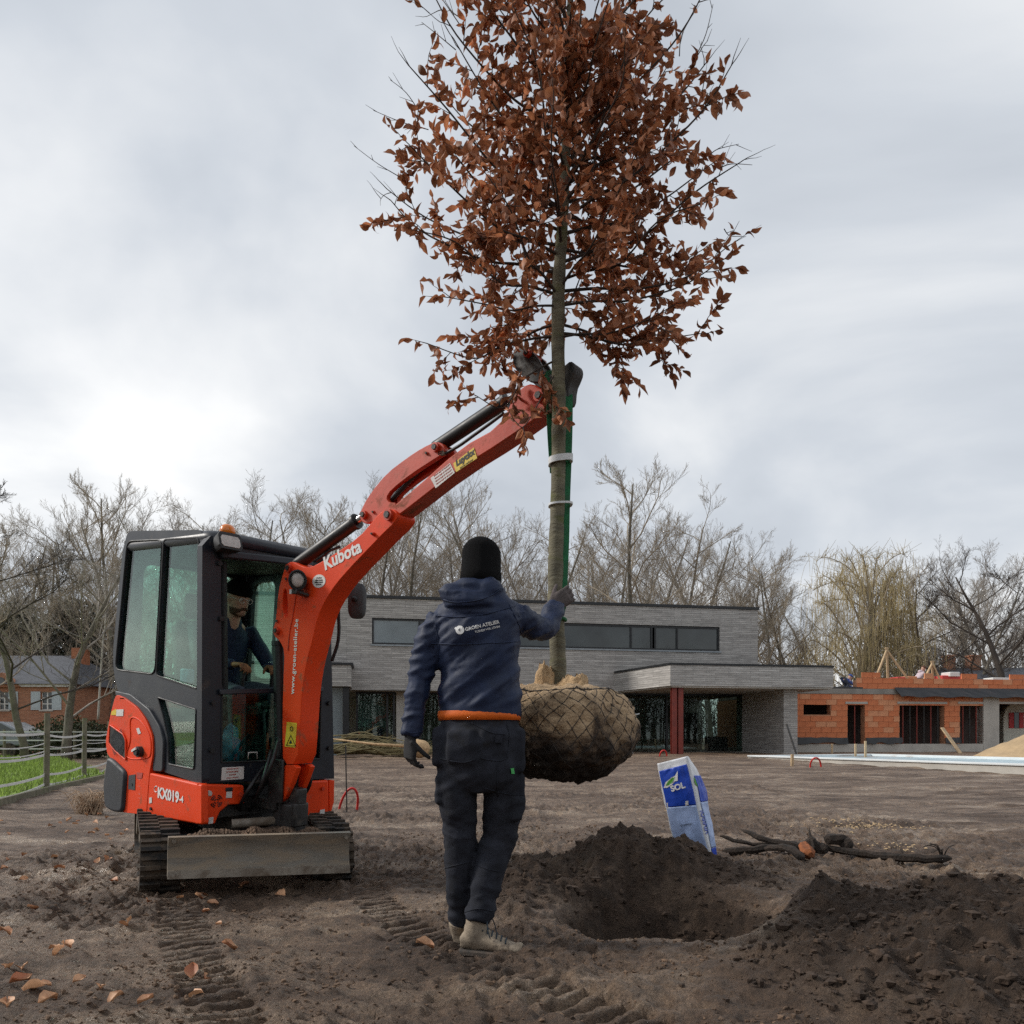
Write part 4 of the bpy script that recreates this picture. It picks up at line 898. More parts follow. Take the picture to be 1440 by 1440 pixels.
    m = MB(); m.loft([[lp + Mx @ Vector((sx * w, y, sz * h + .008)) for sx, sz in ((-1, -.6), (-.8, -1), (.8, -1), (1, -.6), (1, .6), (.8, 1), (-.8, 1), (-1, .6))] for y, w, h in ((.028, .066, .038), (.034, .064, .036))]); m.build('lamp_glass', 'lens', wl)
    # --- grey arch trim and orange rear cowl
    arch = s1([(112, 905), (190, 922), (285, 998), (340, 1090), (358, 1160), (352, 1316), (303, 1312), (308, 1150), (285, 1075), (228, 1000), (160, 948), (118, 935)], .018)
    m = MB(); m.prism(fillet(arch, .03), EX * .07); m.build('arch_trim', 'trim_grey', T, bevel=.008)
    cowl = s2([(118, 95), (160, 112), (225, 160), (272, 225), (303, 305), (306, 400), (288, 490), (272, 706), (146, 692), (160, 480), (74, 400), (66, 330), (92, 190)], .03)
    vent = s1([(92, 1078), (160, 1125), (173, 1155), (173, 1256), (120, 1210), (88, 1170)], .03)
    m = MB(); m.plate(fillet(cowl, .04), [], EX * .09); cw = m.build('rear_cowl', 'orange', T, bevel=.02, bseg=3)
    hd = [p + EX * .092 for p in cowl]; m = MB(); m.prism(fillet(hd, .04), EX * (CW - .16)); m.build('engine_hood', 'orange', T, bevel=.02)
    m = MB(); m.prism([p - EX * .006 for p in fillet(vent, .015)], EX * .02); vo = m.build('vent', 'black_print', cw)
    c = sum(vent, Vector()) / len(vent); m = MB()
    for k in range(-9, 10):
        for dv in (EZ * .8 + EY * .6, EZ * .8 - EY * .6):
            d = dv.normalized(); n_ = d.cross(EX); p = c + n_ * k * .011; L_ = .055
            q0, q1 = p - d * L_ - EX * .009, p + d * L_ - EX * .009; m.bar(q0, q1, .002, .003)
    m.build('vent_mesh', 'trim_grey', vo)
    m = MB(); rim = fillet(vent, .015); m.tube([p - EX * .006 for p in rim], .006, 6, closed=True); m.build('vent_rim', 'orange', cw, smooth=True)
    # raised cover line and fuel filler
    cp = SP(Z2(247, 385), .03); m = MB(); m.cyl(cp, cp - EX * .03, .038, 18); m.cyl(cp - EX * .03, cp - EX * .045, .026, 18); m.build('fuel_cap', 'black_plastic', cw, auto=40)
    cp2 = SP(Z2(243, 375), .03); m = MB(); m.bar(cp2 - EX * .046 - EY * .03 - EZ * .012, cp2 - EX * .046 + EY * .03 + EZ * .014, .008, .016); m.build('fuel_cap_grip', 'white_sticker', cw)
    rec = chaikin(s2([(205, 205), (255, 235), (296, 310), (298, 390), (285, 420), (190, 425), (168, 400), (196, 330), (188, 230)], .031), 2); m = MB(); m.tube(rec, .005, 6, closed=True); m.build('cover_ridge', 'orange', cw, smooth=True)
    for poly, mt in (([(98, 180), (122, 168), (122, 200), (94, 200)], 'yellow_sticker'), ([(122, 172), (158, 170), (156, 205), (120, 205)], 'white_sticker'), ([(222, 268), (236, 264), (246, 292), (232, 298)], 'white_sticker'), ([(185, 505), (218, 500), (215, 580), (182, 575)], 'trim_grey'), ([(225, 490), (255, 492), (250, 520), (224, 520)], 'red_print')):
        m = MB(); m.prism(s2(poly, .032), EX * -.0015); m.build('sticker', mt, cw)
    text_mb('TJ', .022, SP(Z2(200, 552), .035), EY, EZ, .0008).build('sticker_lettering', 'black_print', cw)
    for y in (525, 560, 600, 620): text_mb('! ---', .012, SP(Z2(238, y), .033), EY, EZ).build('sticker_lettering', 'white_sticker', cw)
    # counterweight
    cwp = s2([(70, 412), (95, 425), (162, 488), (147, 694), (100, 692), (58, 668), (50, 560)], .055)
    m = MB(); m.prism(fillet(cwp, .05), EX * (CW + .09)); m.build('counterweight', 'counterweight', T, bevel=.02, bseg=3)
    # --- orange skirt panels under the cab
    sk = s2([(288, 492), (530, 548), (552, 552), (556, 752), (545, 756), (272, 704)], .028); m = MB(); m.prism(sk, EX * .05); ss = m.build('side_skirt', 'orange', T, bevel=.012, bseg=3)
    fk = f2([(555, 550), (768, 556), (772, 650), (690, 656), (648, 690), (622, 752), (556, 757)], .028); m = MB(); m.prism(fk, -EY * .05); fsk = m.build('front_skirt', 'orange', T, bevel=.012, bseg=3)
    m = MB(); a, b = SP(Z2(553, 552), .028), SP(Z2(553, 756), .028); c0 = E(-CW / 2 - .028 + .03, YF + .028 - .03, (a - EO).dot(EZ)); c1 = E(-CW / 2 - .028 + .03, YF + .028 - .03, (b - EO).dot(EZ)); m.cyl(c0, c1, .0305, 20); m.build('skirt_corner', 'orange', T, auto=40)
    rk = f2([(1098, 535), (1196, 530), (1198, 710), (1030, 714), (1060, 640)], .02); m = MB(); m.prism(rk, -EY * .05); rsk = m.build('front_skirt', 'orange', T, bevel=.012, bseg=3)
    rk = f2([(1198, 532), (1226, 530), (1224, 640), (1205, 708), (1199, 708)], .012); m = MB(); m.prism(rk, -EY * .6); m.build('far_skirt', 'orange', T, bevel=.012, bseg=3)
    text_mb('KX019', .058, SP(Z2(383, 607), .031), (SP(Z2(440, 622)) - SP(Z2(330, 595))), EZ, .0022, width=(SP(Z2(436, 622)) - SP(Z2(330, 595))).length).build('model_lettering', 'white_print', ss)
    text_mb('-4', .04, SP(Z2(450, 627), .031), (SP(Z2(440, 622)) - SP(Z2(330, 595))), EZ, .0015, width=.05).build('model_lettering', 'white_print', ss)
    m = MB(); m.tube([SP(Z2(322 + 9 * math.cos(t), 575 + 15 * math.sin(t)), .029) for t in [R(40 + 26 * k) for k in range(11)]], .003, 6); m.build('logo_ring', 'white_print', ss)
    for poly, mt, par, fn in (([(288, 618), (301, 616), (301, 645), (288, 647)], 'white_sticker', ss, s2), ([(588, 720), (612, 715), (610, 748), (586, 752)], 'white_sticker', fsk, f2), ([(1152, 680), (1176, 676), (1174, 706), (1150, 710)], 'white_sticker', rsk, f2), ([(678, 588), (706, 586), (706, 618), (676, 620)], 'white_sticker', fsk, f2)):
        m = MB(); m.prism(fn(poly, .03), (EX if fn is s2 else EY) * (-.0015 if fn is s2 else .0015)); m.build('sticker', mt, par)
    m = MB(); hp = fillet(f2([(562, 582), (600, 580), (606, 608), (566, 612)], .026), .02); m.prism(hp, EY * .010); m.build('headlamp', 'lens', fsk, bevel=.003)
    c = FP(Z2(628, 636), .03)
    for rr_ in (.014, .028, .040):
        for a0 in (20, 110, 200, 290):
            m = MB(); m.tube([c + (EX * math.cos(R(a0 + k * 9)) + EZ * math.sin(R(a0 + k * 9))) * rr_ for k in range(7)], .0035, 6); m.build('horn_slot', 'black_print', fsk)
    for q in ((748, 598), (1166, 572)):
        c = FP(Z2(*q), .03); m = MB(); m.cyl(c - EY * .005, c + EY * .008, .014, 14); m.build('bolt', 'orange_worn', fsk, auto=40)
    c = FP(Z2(692, 576), .03); m = MB(); m.box(c, (.05, .012, .025), Matrix((EX, EY, EZ)).transposed()); m.build('latch', 'black_plastic', fsk, bevel=.004)
    c = SP(Z2(297, 674), .03); m = MB(); m.cyl(c, c - EX * .008, .011, 12); m.build('bolt', 'black_plastic', ss, auto=40)
    # warning placard on the sill
    m = MB(); m.prism(f1([(655, 1293), (767, 1288), (765, 1352), (651, 1358)], .002), EY * .0015); pl = m.build('placard', 'white_sticker', fr)
    for k, tx in enumerate(('VERBODEN BINNEN', 'DE DRAAICIRKEL', 'TE KOMEN', 'INTERDIT D APPROCHER')):
        text_mb(tx, .02, FP(Z1(709, 1300 + 15 * k), .005), EX, EZ, 0, width=.088 if k != 2 else .05).build('placard_lettering', 'red_print', pl)
    # --- dark under-structure, slew ring
    m = MB(); ebox(m, -CW / 2 + .03, CW / 2 - .05, yr - .02, YF - .04, .44, .555); m.build('upper_frame', 'dark_steel', T)
    m = MB(); m.cyl(E(0, 0, .30), E(0, 0, .44), .30, 28); m.build('slew_ring', 'dark_steel', T, auto=40)
    # --- swing bracket and boom foot
    def bb(m, x0, x1, y0, y1, z0, z1): return m.box(BO + BX * (x0 + x1) / 2 + BY * (y0 + y1) / 2 + EZ * (z0 + z1) / 2, (x1 - x0, y1 - y0, z1 - z0), Matrix((BX, BY, EZ)).transposed())
    m = MB(); m.cyl(E(BC, .52, .33), E(BC, .52, .58), .085, 20); bb(m, -.10, .10, -.42, -.06, .34, .40); bb(m, -.10, .10, -.42, -.06, .50, .56); m.build('swing_post', 'dark_steel', T, auto=40)
    m = MB(); m.cyl(BO + EZ * .36, BO + EZ * .55, .085, 20); bb(m, -.06, .06, -.02, .09, .40, .56); bb(m, -.042, .042, -.0, .09, .55, .66); bb(m, -.10, -.08, -.15, .0, .55, .85); bb(m, .02, .05, -.15, .0, .55, .85); sb = m.build('swing_bracket', 'dark_steel', T, bevel=.012)
    m = MB(); pc = BP(Z2(930, 622), BW / 2 + .012); m.cyl(pc, pc + BX * (BW + .03), .030, 18); m.build('foot_pin', 'dark_steel', sb, auto=40)
    for i, (x0, z0, x1, z1, yy) in enumerate(((-.14, .62, -.06, .98, -.10), (-.16, .52, -.09, .90, -.14), (.10, .60, .09, .95, -.12), (-.05, .66, -.02, 1.02, -.16), (.16, .50, .12, .86, -.1), (-.22, .50, -.10, .78, -.2))):
        m = MB(); pb = lambda x, y, z: BO + BX * x + BY * y + EZ * z; m.tube(spline([pb(x0 * .5, -.40, z0 - .1), pb(x0, yy - .08, z0), pb(x0 * 1.15, yy + .05, (z0 + z1) / 2), pb(x1, yy, z1)], 6), .013, 8); m.build('hydraulic_hose', 'hose_black', sb, smooth=True)
    m = MB(); m.cyl(BO - BX * .30 - BY * .25 + EZ * .40, BO - BX * .02 - BY * .08 + EZ * .42, .032, 14); m.build('swing_cylinder', 'muddy_steel', sb, auto=40)
    m = MB(); c_ = BO - BY * .06 + EZ * .34; m.ell(c_, (.17, .15, .06), None, 22, 12)
    for v in m.v: v += (v - c_) * .35 * mnoise.noise(v * 17)
    m.build('packed_mud', 'soil_clod', sb, smooth=True)
    # --- boom
    side_px = [(398, 1075), (397, 1040), (397, 1005), (398.5, 950), (401, 968)][:4] + [(400, 915), (393, 901), (385, 894), (384, 884), (388, 872), (391, 831), (398, 806), (403, 793), (410.5, 789), (419, 794), (433, 799), (445, 794), (472, 778), (505, 755), (524, 733), (533, 722), (545, 715.5), (556, 717), (560, 726), (553, 737), (541, 748), (515, 775), (493, 798), (472, 822), (457, 845), (447, 867), (440, 898), (431, 931), (425, 970), (422, 1020), (418, 1075)]
    slot = [(397, 858), (400, 868), (405, 868), (404, 840), (402, 826), (398, 832)]
    poly = chaikin([BP(p, BW / 2) for p in side_px], 1); hol = chaikin([BP(p, BW / 2) for p in slot], 1)
    m = MB(); m.plate(poly, [hol], BX * BW); bo = m.build('boom', 'orange', T); md = bo.modifiers.new('bevel', 'BEVEL'); md.width = .007; md.segments = 2; md.limit_method = 'ANGLE'; md.angle_limit = R(40); bo.data.shade_smooth(); bo.data.set_sharp_from_angle(angle=R(35))
    foot = [(397.5, 1076), (394, 1082), (388, 1094), (385, 1117), (386, 1126), (392, 1130), (398, 1127), (408, 1106), (414, 1090), (418.5, 1076)]
    for o_ in (0, BW - .04):
        m = MB(); m.prism(chaikin([BP(p, BW / 2) + BX * o_ for p in foot], 1), BX * .04); m.build('boom_foot', 'orange', bo, bevel=.005)
    def pin(p, r_, par, off=BW / 2, L_=.02, hex_=True):
        c = BP(p, off); m = MB(); m.cyl(c - BX * L_, c + BX * (off * 2 + L_), r_, 18); q = m.build('pin', 'orange_worn', par, auto=40); m = MB(); m.cyl(c - BX * (L_ + .008), c - BX * L_, r_ * .62, 6 if hex_ else 14); m.build('pin_bolt', 'dark_steel', q, auto=30)
    pin(Z1(938, 601), .026, bo); pin(Z1(1000, 285), .027, bo); pin(Z3(548, 800), .034, bo, BW / 2 + .005); pin(Z3(478, 888), .010, bo)
    for q in (Z1(985, 340), Z1(938, 552), Z1(1425, 112)): pin(q, .012, bo, BW / 2, .006)
    # weld seams and cable guide on the boom face
    m = MB(); m.tube(spline([BP(p, BW / 2 + .002) for p in ((418, 826), (415, 845), (411, 870), (407, 890), (405, 915))], 5), .0035, 6); m.build('hose_line', 'orange_worn', bo, smooth=True)
    # lettering on the boom
    a, b = BP(Z1(1012, 922), BW / 2 + .002), BP(Z1(1034, 540), BW / 2 + .002); xd = (b - a).normalized(); yd = (-BX).cross(xd)
    text_mb('www.groen-atelier.be', .05, (a + b) / 2, xd, yd, .0006, width=(b - a).length, spacing=1.05).build('web_lettering', 'white_print', bo)
    a, b = BP(Z1(1172, 268), BW / 2 + .002), BP(Z1(1358, 172), BW / 2 + .002); xd = (b - a).normalized(); yd = (-BX).cross(xd)
    text_mb('Kubota', .07, (a + b) / 2, xd, yd, .0022, width=(b - a).length).build('maker_lettering', 'white_print', bo)
    c = BP(Z1(1147, 350), BW / 2 + .001); up_ = EZ; m = MB(); m.prism([c + (BY * math.cos(t) * .062 + EZ * math.sin(t) * .042) for t in (2 * math.pi * k / 28 for k in range(28))], -BX * .0015); st = m.build('round_sticker', 'white_sticker', bo)
    for k, w in ((-1.6, .05), (-.5, .075), (.5, .07), (1.6, .05)):
        text_mb('safety check', .012, c - BX * .003 + EZ * k * .013, BY, EZ, width=w).build('sticker_lettering', 'black_print', st)
    yel = [BP(Z1(*q), BW / 2 + .001) for q in ((985, 1062), (1036, 1068), (1027, 1192), (974, 1188))]; m = MB(); m.prism(yel, -BX * .0015); ys = m.build('warning_sticker', 'yellow_sticker', bo)
    tr = [BP(Z1(*q), BW / 2 + .003) for q in ((1004, 1130), (1028, 1184), (982, 1182))]; m = MB(); m.tube(tr, .0035, 6, closed=True); m.build('warning_triangle', 'black_print', ys)
    tr = [BP(Z1(*q), BW / 2 + .003) for q in ((1004, 1152), (1012, 1172), (995, 1172))]; m = MB(); m.prism(tr, -BX * .001); m.build('warning_symbol', 'black_print', ys)
    c = BP(Z1(1008, 1098), BW / 2 + .003); m = MB(); m.tube([c + (BY * math.cos(t) + EZ * math.sin(t)) * .014 for t in (2 * math.pi * k / 14 for k in range(14))], .003, 6, closed=True); m.build('warning_symbol', 'black_print', ys)
    # boom lamp
    lc = BP(Z1(1040, 345), BW / 2 + .07); ld = (BY * .72 - BX * .68 - EZ * .1).normalized(); lx = ld.cross(EZ).normalized(); lu = lx.cross(ld)
    m = MB(); m.loft([[lc + ld * y + (lx * math.cos(t) * r_ + lu * math.sin(t) * r_ * 1.15) for t in (2 * math.pi * k / 22 for k in range(22))] for y, r_ in ((-.09, .02), (-.07, .045), (-.02, .055), (.03, .058), (.033, .050), (.018, .047))]); la = m.build('boom_lamp', 'black_plastic', T, auto=35)
    m = MB(); m.loft([[lc + ld * y + (lx * math.cos(t) * r_ + lu * math.sin(t) * r_ * 1.15) for t in (2 * math.pi * k / 22 for k in range(22))] for y, r_ in ((.016, .047), (.026, .03), (.028, .01))]); m.build('lamp_glass', 'lens', la, smooth=True)
    m = MB(); a = lc - lu * .055; m.box(a - lu * .02, (.06, .05, .03), Matrix((BX, BY, EZ)).transposed()); m.bar(a - lu * .02, BP(Z1(1090, 425), BW / 2), .05, .02); m.build('lamp_bracket', 'dark_steel', la, bevel=.004)
    m = MB(); m.box(lc - lu * .075 - BY * .03 - BX * .02, (.012, .035, .03), Matrix((BX, BY, EZ)).transposed()); m.build('lamp_tag', 'white_sticker', la)
    # lift cylinder in front of the cab pillar, arm cylinder on top of the boom, bucket cylinder on the arm
    def ram(p0, p1, r0, r1, frac, nm, off=0.):
        a, b = BP(p0, off), BP(p1, off); d = (b - a); m = MB(); m.cyl(a, a + d * frac, r0, 18); m.cyl(a + d * (frac - .03), a + d * frac, r0 * 1.18, 18); c = m.build(nm, 'hose_black', T, auto=40)
        m = MB(); m.cyl(a + d * frac, b, r1, 14); m.build('piston_rod', 'chrome', c, auto=40); return c
    ram((396, 1085), (392, 888), .042, .025, .93, 'lift_cylinder')
    ac = ram((410, 800), Z3(436, 800), .042, .024, .90, 'arm_cylinder'); bc = ram(Z3(762, 490), (728, 553), .038, .02, .88, 'bucket_cylinder')
    m = MB(); m.tube(spline([BP(p, -.01) + EZ * .01 for p in ((445, 792), (455, 784), (463, 777), (478, 771))], 6), .009, 8); m.build('hydraulic_hose', 'hose_black', ac, smooth=True)
    m = MB(); m.tube(spline([BP(p, .0) for p in ((404, 872), (401, 850), (402, 820), (409, 803))], 6), .018, 8); m.build('hydraulic_hose', 'hose_black', bo, smooth=True)
    # --- arm
    AW = .118; ap = [Z3(*q) for q in ((580, 745), (660, 682), (870, 492), (1060, 388), (1120, 255), (1165, 205), (1205, 192), (1262, 225), (1292, 268), (1290, 306), (1090, 450), (850, 600), (640, 765), (575, 812), (535, 800))]
    m = MB(); m.prism(chaikin([BP(p, AW / 2) for p in ap], 1), BX * AW); ar = m.build('arm', 'orange_worn', T, bevel=.007); ar.data.materials[0] = MATS['orange_arm'] if 'orange_arm' in MATS else mat('orange_arm', (.56, .055, .018), .42, .1, 4, .03, 40, dirt=(.26, .09, .05), dirt_amt=.12, dirt_scale=5)
    br = [Z3(*q) for q in ((412, 808), (424, 762), (468, 690), (540, 604), (630, 536), (700, 490), (765, 460), (800, 474), (806, 512), (752, 546), (650, 612), (560, 682), (534, 720), (548, 742), (582, 742), (582, 792), (540, 806), (462, 836), (428, 838))]
    for o_ in (0., .085):
        m = MB(); m.prism(chaikin([BP(p, .058) + BX * (o_ - .002) for p in br], 1), BX * .033); m.build('arm_bracket', 'orange_arm', ar, bevel=.004)
    pin(Z3(435, 800), .026, ar, .06); pin(Z3(765, 490), .026, ar, .06); pin(Z3(722, 516), .010, ar, .06, .006); pin(Z3(476, 786), .010, ar, .06, .006)
    for i in range(3):
        m = MB(); o_ = .018 * (i - 1); m.tube(spline([BP(p, o_) + BX * .0 for p in (Z3(555, 735), Z3(610, 660 + 8 * i), Z3(700, 590 - 5 * i), Z3(760, 540), Z3(800, 520))], 6), .012, 8); m.build('hydraulic_hose', 'hose_black', ar, smooth=True)
    m = MB(); c = BP(Z3(790, 515), .05); m.box(c, (.02, .05, .03), Matrix((BX, BY, EZ)).transposed()); m.build('hose_fitting', 'muddy_steel', ar, bevel=.004)
    m = MB(); m.tube(spline([BP(p, .045) for p in (Z3(800, 520), Z3(870, 480), Z3(940, 430), Z3(1020, 372), Z3(1075, 330))], 6), .009, 8); m.build('hydraulic_hose', 'hose_black', ar, smooth=True)
    yl = [BP(Z3(*q), AW / 2 + .001) for q in ((843, 562), (938, 488), (953, 538), (856, 602))]; m = MB(); m.prism(yl, -BX * .0015); ly = m.build('dealer_sticker', 'yellow_sticker', ar)
    a, b = BP(Z3(853, 572), AW / 2 + .003), BP(Z3(941, 512), AW / 2 + .003); xd = (b - a).normalized(); yd = (-BX).cross(xd); text_mb('Luyckx', .05, (a + b) / 2 + yd * .008, xd, yd, .0028, .15, width=(b - a).length).build('dealer_lettering', 'black_print', ly)
    text_mb('www.verhuur', .012, (a + b) / 2 - yd * .028, xd, yd, 0, width=(b - a).length * .7).build('dealer_lettering', 'black_print', ly)
    wl_ = [BP(Z3(*q), AW / 2 + .001) for q in ((738, 630), (828, 560), (850, 605), (762, 676))]; m = MB(); m.prism(wl_, -BX * .0015); wp = m.build('warning_placard', 'white_sticker', ar)
    a, b = BP(Z3(752, 645), AW / 2 + .003), BP(Z3(840, 580), AW / 2 + .003); xd = (b - a).normalized(); yd = (-BX).cross(xd)
    for k in range(4): text_mb('GEVAAR BLIJF UIT DE BUURT', .012, (a + b) / 2 + yd * (.026 - .017 * k), xd, yd, 0, width=(b - a).length * .85).build('placard_lettering', 'red_print', wp)
    # --- bucket link and coupler at the arm tip (behind the trunk)
    lk = [Z8(*q) for q in ((270, 330), (345, 272), (430, 335), (490, 415), (520, 500), (505, 570), (420, 572), (365, 540), (285, 450))]
    for o_ in (-.06, .035): m = MB(); m.prism(chaikin([BP(p, .0) + BX * o_ for p in lk], 1), BX * .025); m.build('bucket_link', 'dark_steel', ar, bevel=.004)
    cp_ = [Z8(*q) for q in ((490, 480), (560, 470), (640, 400), (675, 372), (705, 392), (712, 440), (690, 500), (662, 560), (652, 690), (610, 705), (560, 660), (500, 640))]
    m = MB(); m.prism(chaikin([BP(p, .045) for p in cp_], 1), BX * .09); cpl = m.build('coupler', 'dark_steel', ar, bevel=.006)
    pin(Z8(440, 650), .03, ar, .062); pin(Z8(470, 540), .022, cpl, .055); pin(Z8(350, 320), .02, ar, .062)
    m = MB(); h0 = BP(Z8(600, 690), 0); m.tube([h0, h0 - EZ * .05, h0 - EZ * .08 - BX * .03, h0 - EZ * .06 - BX * .06], .014, 8); m.build('lifting_hook', 'dark_steel', cpl, smooth=True)
    # --- mirror on its stalk
    mp = at_d(*Z1(1340, 450), 5.35); mz = EZ; q = [at_d(*Z1(1212, 755), 5.4), at_d(*Z1(1252, 640), 5.38), at_d(*Z1(1242, 470), 5.36), at_d(*Z1(1262, 380), 5.36), at_d(*Z1(1318, 350), 5.36), at_d(*Z1(1326, 440), 5.34)]
    m = MB(); m.tube(chaikin(q, 2, False), .012, 10); ms = m.build('mirror_stalk', 'black_plastic', T, smooth=True)
    m = MB(); rg = []
    for (y, s_) in ((-.03, .62), (-.012, .97), (.012, 1.), (.02, .95)):
        rg.append([mp + Vector((1, .25, 0)).normalized() * (s_ * .062 * (abs(math.cos(t)) ** .6) * (1 if math.cos(t) > 0 else -1)) + Vector((.03, 0, 1)) * (s_ * .125 * (abs(math.sin(t)) ** .55) * (1 if math.sin(t) > 0 else -1)) + Vector((0, 1, 0)) * y for t in (2 * math.pi * k / 28 for k in range(28))])
    m.v = []; m.f = []; m.loft(rg); m.build('mirror', 'mirror_back', ms, auto=50)
    m = MB(); a = at_d(*Z1(1326, 440), 5.31); m.ell(a, .02); m.build('mirror_joint', 'black_plastic', ms, smooth=True)
    # --- undercarriage
    for sx in (-1, 1):
        xo, xi = (-.63, -.40) if sx < 0 else (.46, .69); prof = []
        rf, rr_, yf_, yb_ = .185, .19, .56, -.58
        for k in range(15): a = R(-90 + 180 * k / 14); prof.append((yf_ + rf * math.cos(a), rf + .012 + rf * math.sin(a)))
        prof += [(yf_ - .3, .385), (0, .378), (yb_ + .3, .385)]
        for k in range(15): a = R(90 + 180 * k / 14); prof.append((yb_ + rr_ * math.cos(a), rr_ + .012 + rr_ * math.sin(a)))
        P2 = [Vector((a, b, 0)) for a, b in prof]; cen = Vector((0, .2, 0))
        # even resampling for the tread bars
        seg = [(P2[i], P2[(i + 1) % len(P2)]) for i in range(len(P2))]; tot = sum((b - a).length for a, b in seg); nl = 64
        rg = []
        for p, nx in ((p, None) for p in P2):
            c = p - Vector((max(-.5, min(.5, p.x)), .2, 0)); n_ = c.normalized() if c.length > 1e-6 else Vector((0, 1, 0))
            rg.append((p, n_))
        m = MB(); m.loft([[U(xo, p.x, p.y), U(xi, p.x, p.y), U(xi, p.x - n_.x * .03, p.y - n_.y * .03), U(xo, p.x - n_.x * .03, p.y - n_.y * .03)] for p, n_ in rg], False, True)
        s_ = 0; tgt = [tot * (k + .5) / nl for k in range(nl)]; ti = 0
        for a, b in seg:
            L_ = (b - a).length
            while ti < nl and tgt[ti] <= s_ + L_:
                t = (tgt[ti] - s_) / L_; p = a.lerp(b, t); d = (b - a).normalized(); n_ = Vector((d.y, -d.x, 0)); c0 = p + n_ * .008
                if (c0 - cen).length < (p - cen).length: n_ = -n_; c0 = p + n_ * .008
                M = Matrix((UX, UY * d.x + EZ * d.y, UY * n_.x + EZ * n_.y)).transposed(); half = (xi - xo) / 2
                xm = xo + half / 2 if ti % 2 else xi - half / 2
                m.box(U((xo + xi) / 2, c0.x, c0.y), (xi - xo - .01, .020, .018), M); m.box(U(xm, c0.x, c0.y) + (UY * n_.x + EZ * n_.y) * .006, (half, .026, .024), M)
                ti += 1
            s_ += L_
        tk = m.build('track', 'rubber', T)
        xa, xb = xo + .03, xi - .03
        m = MB(); m.cyl(U(xa, yf_, rf + .012), U(xb, yf_, rf + .012), rf - .05, 24); m.cyl(U(xa - .012, yf_, rf + .012), U(xa, yf_, rf + .012), .05, 16); m.build('idler', 'muddy_steel', tk, auto=40)
        m = MB(); m.cyl(U(xa, yb_, rr_ + .012), U(xb, yb_, rr_ + .012), rr_ - .05, 24); m.cyl(U(xa - .02, yb_, rr_ + .012), U(xa, yb_, rr_ + .012), .07, 16); m.build('sprocket', 'muddy_steel', tk, auto=40)
        for y in (-.3, -.08, .14, .34): m = MB(); m.cyl(U(xa, y, .105), U(xb, y, .105), .06, 16); m.build('roller', 'muddy_steel', tk, auto=40)
        m = MB(); m.box(U((xo + xi) / 2, 0, .215), (.10, 1.0, .11), Matrix((UX, UY, EZ)).transposed()); m.build('track_frame', 'muddy_steel', tk, bevel=.01)
    m = MB(); ebox(m, -.39, .39, -.3, .3, .18, .31, (UX, UY)); ebox(m, -.3, -.22, .3, .86, .16, .24, (UX, UY)); ebox(m, .22, .3, .3, .86, .16, .24, (UX, UY)); m.build('undercarriage_frame', 'dark_steel', T, bevel=.01)
    # mud packed on the frame between tracks and blade
    # blade: shallow curved plate
    yb = .93; pl = lambda px, py: at_plane(px, py, U(0, yb, 0), UY); loc = lambda p: ((p - UO).dot(UX), (p - UO).dot(EZ))
    l0, l1 = loc(pl(235, 1233)), loc(pl(235, 1177)); r0, r1 = loc(pl(490, 1224)), loc(pl(490, 1170)); print('blade', l0, l1, r0, r1, 'UO', UO, 'EO', EO)
    zb0, zb1 = (l0[1] + r0[1]) / 2, (l1[1] + r1[1]) / 2; xl, xr = l0[0], r0[0]
    prof = [(.035, 0), (.012, .22), (-.006, .45), (-.004, .75), (.02, 1.0)]; pts = [(yb + a, b) for a, b in prof]
    full = pts + [(yb - .03 + a * .3, b) for a, b in reversed(prof)]
    zf = lambda x, t: (l0[1] + (r0[1] - l0[1]) * (x - xl) / (xr - xl)) * (1 - t) + (l1[1] + (r1[1] - l1[1]) * (x - xl) / (xr - xl)) * t
    m = MB(); N = 24; m.loft([[U(xl + (xr - xl) * i / N, y, zf(xl + (xr - xl) * i / N, t)) for y, t in full] for i in range(N + 1)]); bl = m.build('dozer_blade', 'blade_steel', T, auto=30)
    m = MB(); m.loft([[U(xl + (xr - xl) * i / N, y + .010, zf(xl + (xr - xl) * i / N, t)) for y, t in ((yb + .032, -.02), (yb + .022, .17), (yb + .008, .17), (yb + .012, -.02))] for i in range(N + 1)]); m.build('cutting_edge', 'muddy_steel', bl)
    for x, t in ((xl + .03, .9), (xr - .03, .88)): c = U(x, yb + .015, zf(x, t)); m = MB(); m.cyl(c, c + UY * .012, .012, 10); m.build('bolt', 'muddy_steel', bl, auto=40)
    m = MB(); rows = []
    for j in range(9):
        rows.append([U(xl + .12 + (xr - xl - .24) * i / 60, yb - .22 + .16 * j / 8, zf(xl + .12 + (xr - xl - .24) * i / 60, 1.) - .055 + math.sin(math.pi * j / 8) * (.025 + .055 * mnoise.noise(Vector((i * .16, j * .2, 2)))) + .02 * mnoise.noise(Vector((i * .7, j * .8, 5)))) for i in range(61)])
    for a_, b_ in zip(rows[:-1], rows[1:]):
        for i in range(60): m.add([a_[i], a_[i + 1], b_[i + 1], b_[i]], [(0, 1, 2, 3)])
    m.add([U(xl + .12, yb - .22, .2), U(xr - .12, yb - .22, .2), U(xr - .12, yb - .06, .2), U(xl + .12, yb - .06, .2)], [(0, 1, 2, 3)])
    o_ = m.build('packed_mud', 'mud_crumb', bl, smooth=True, fix=False); o_.modifiers.new('s', 'SOLIDIFY').thickness = .02
    # seat, levers and console inside
    m = MB(); ebox(m, -.22, .28, -.66, -.14, 1.06, 1.18); se = m.build('seat', 'black_plastic', T, bevel=.04, bseg=3); m = MB(); M = Matrix((EX, EY, EZ)).transposed(); M.rotate(Quaternion(EX, R(-10)))
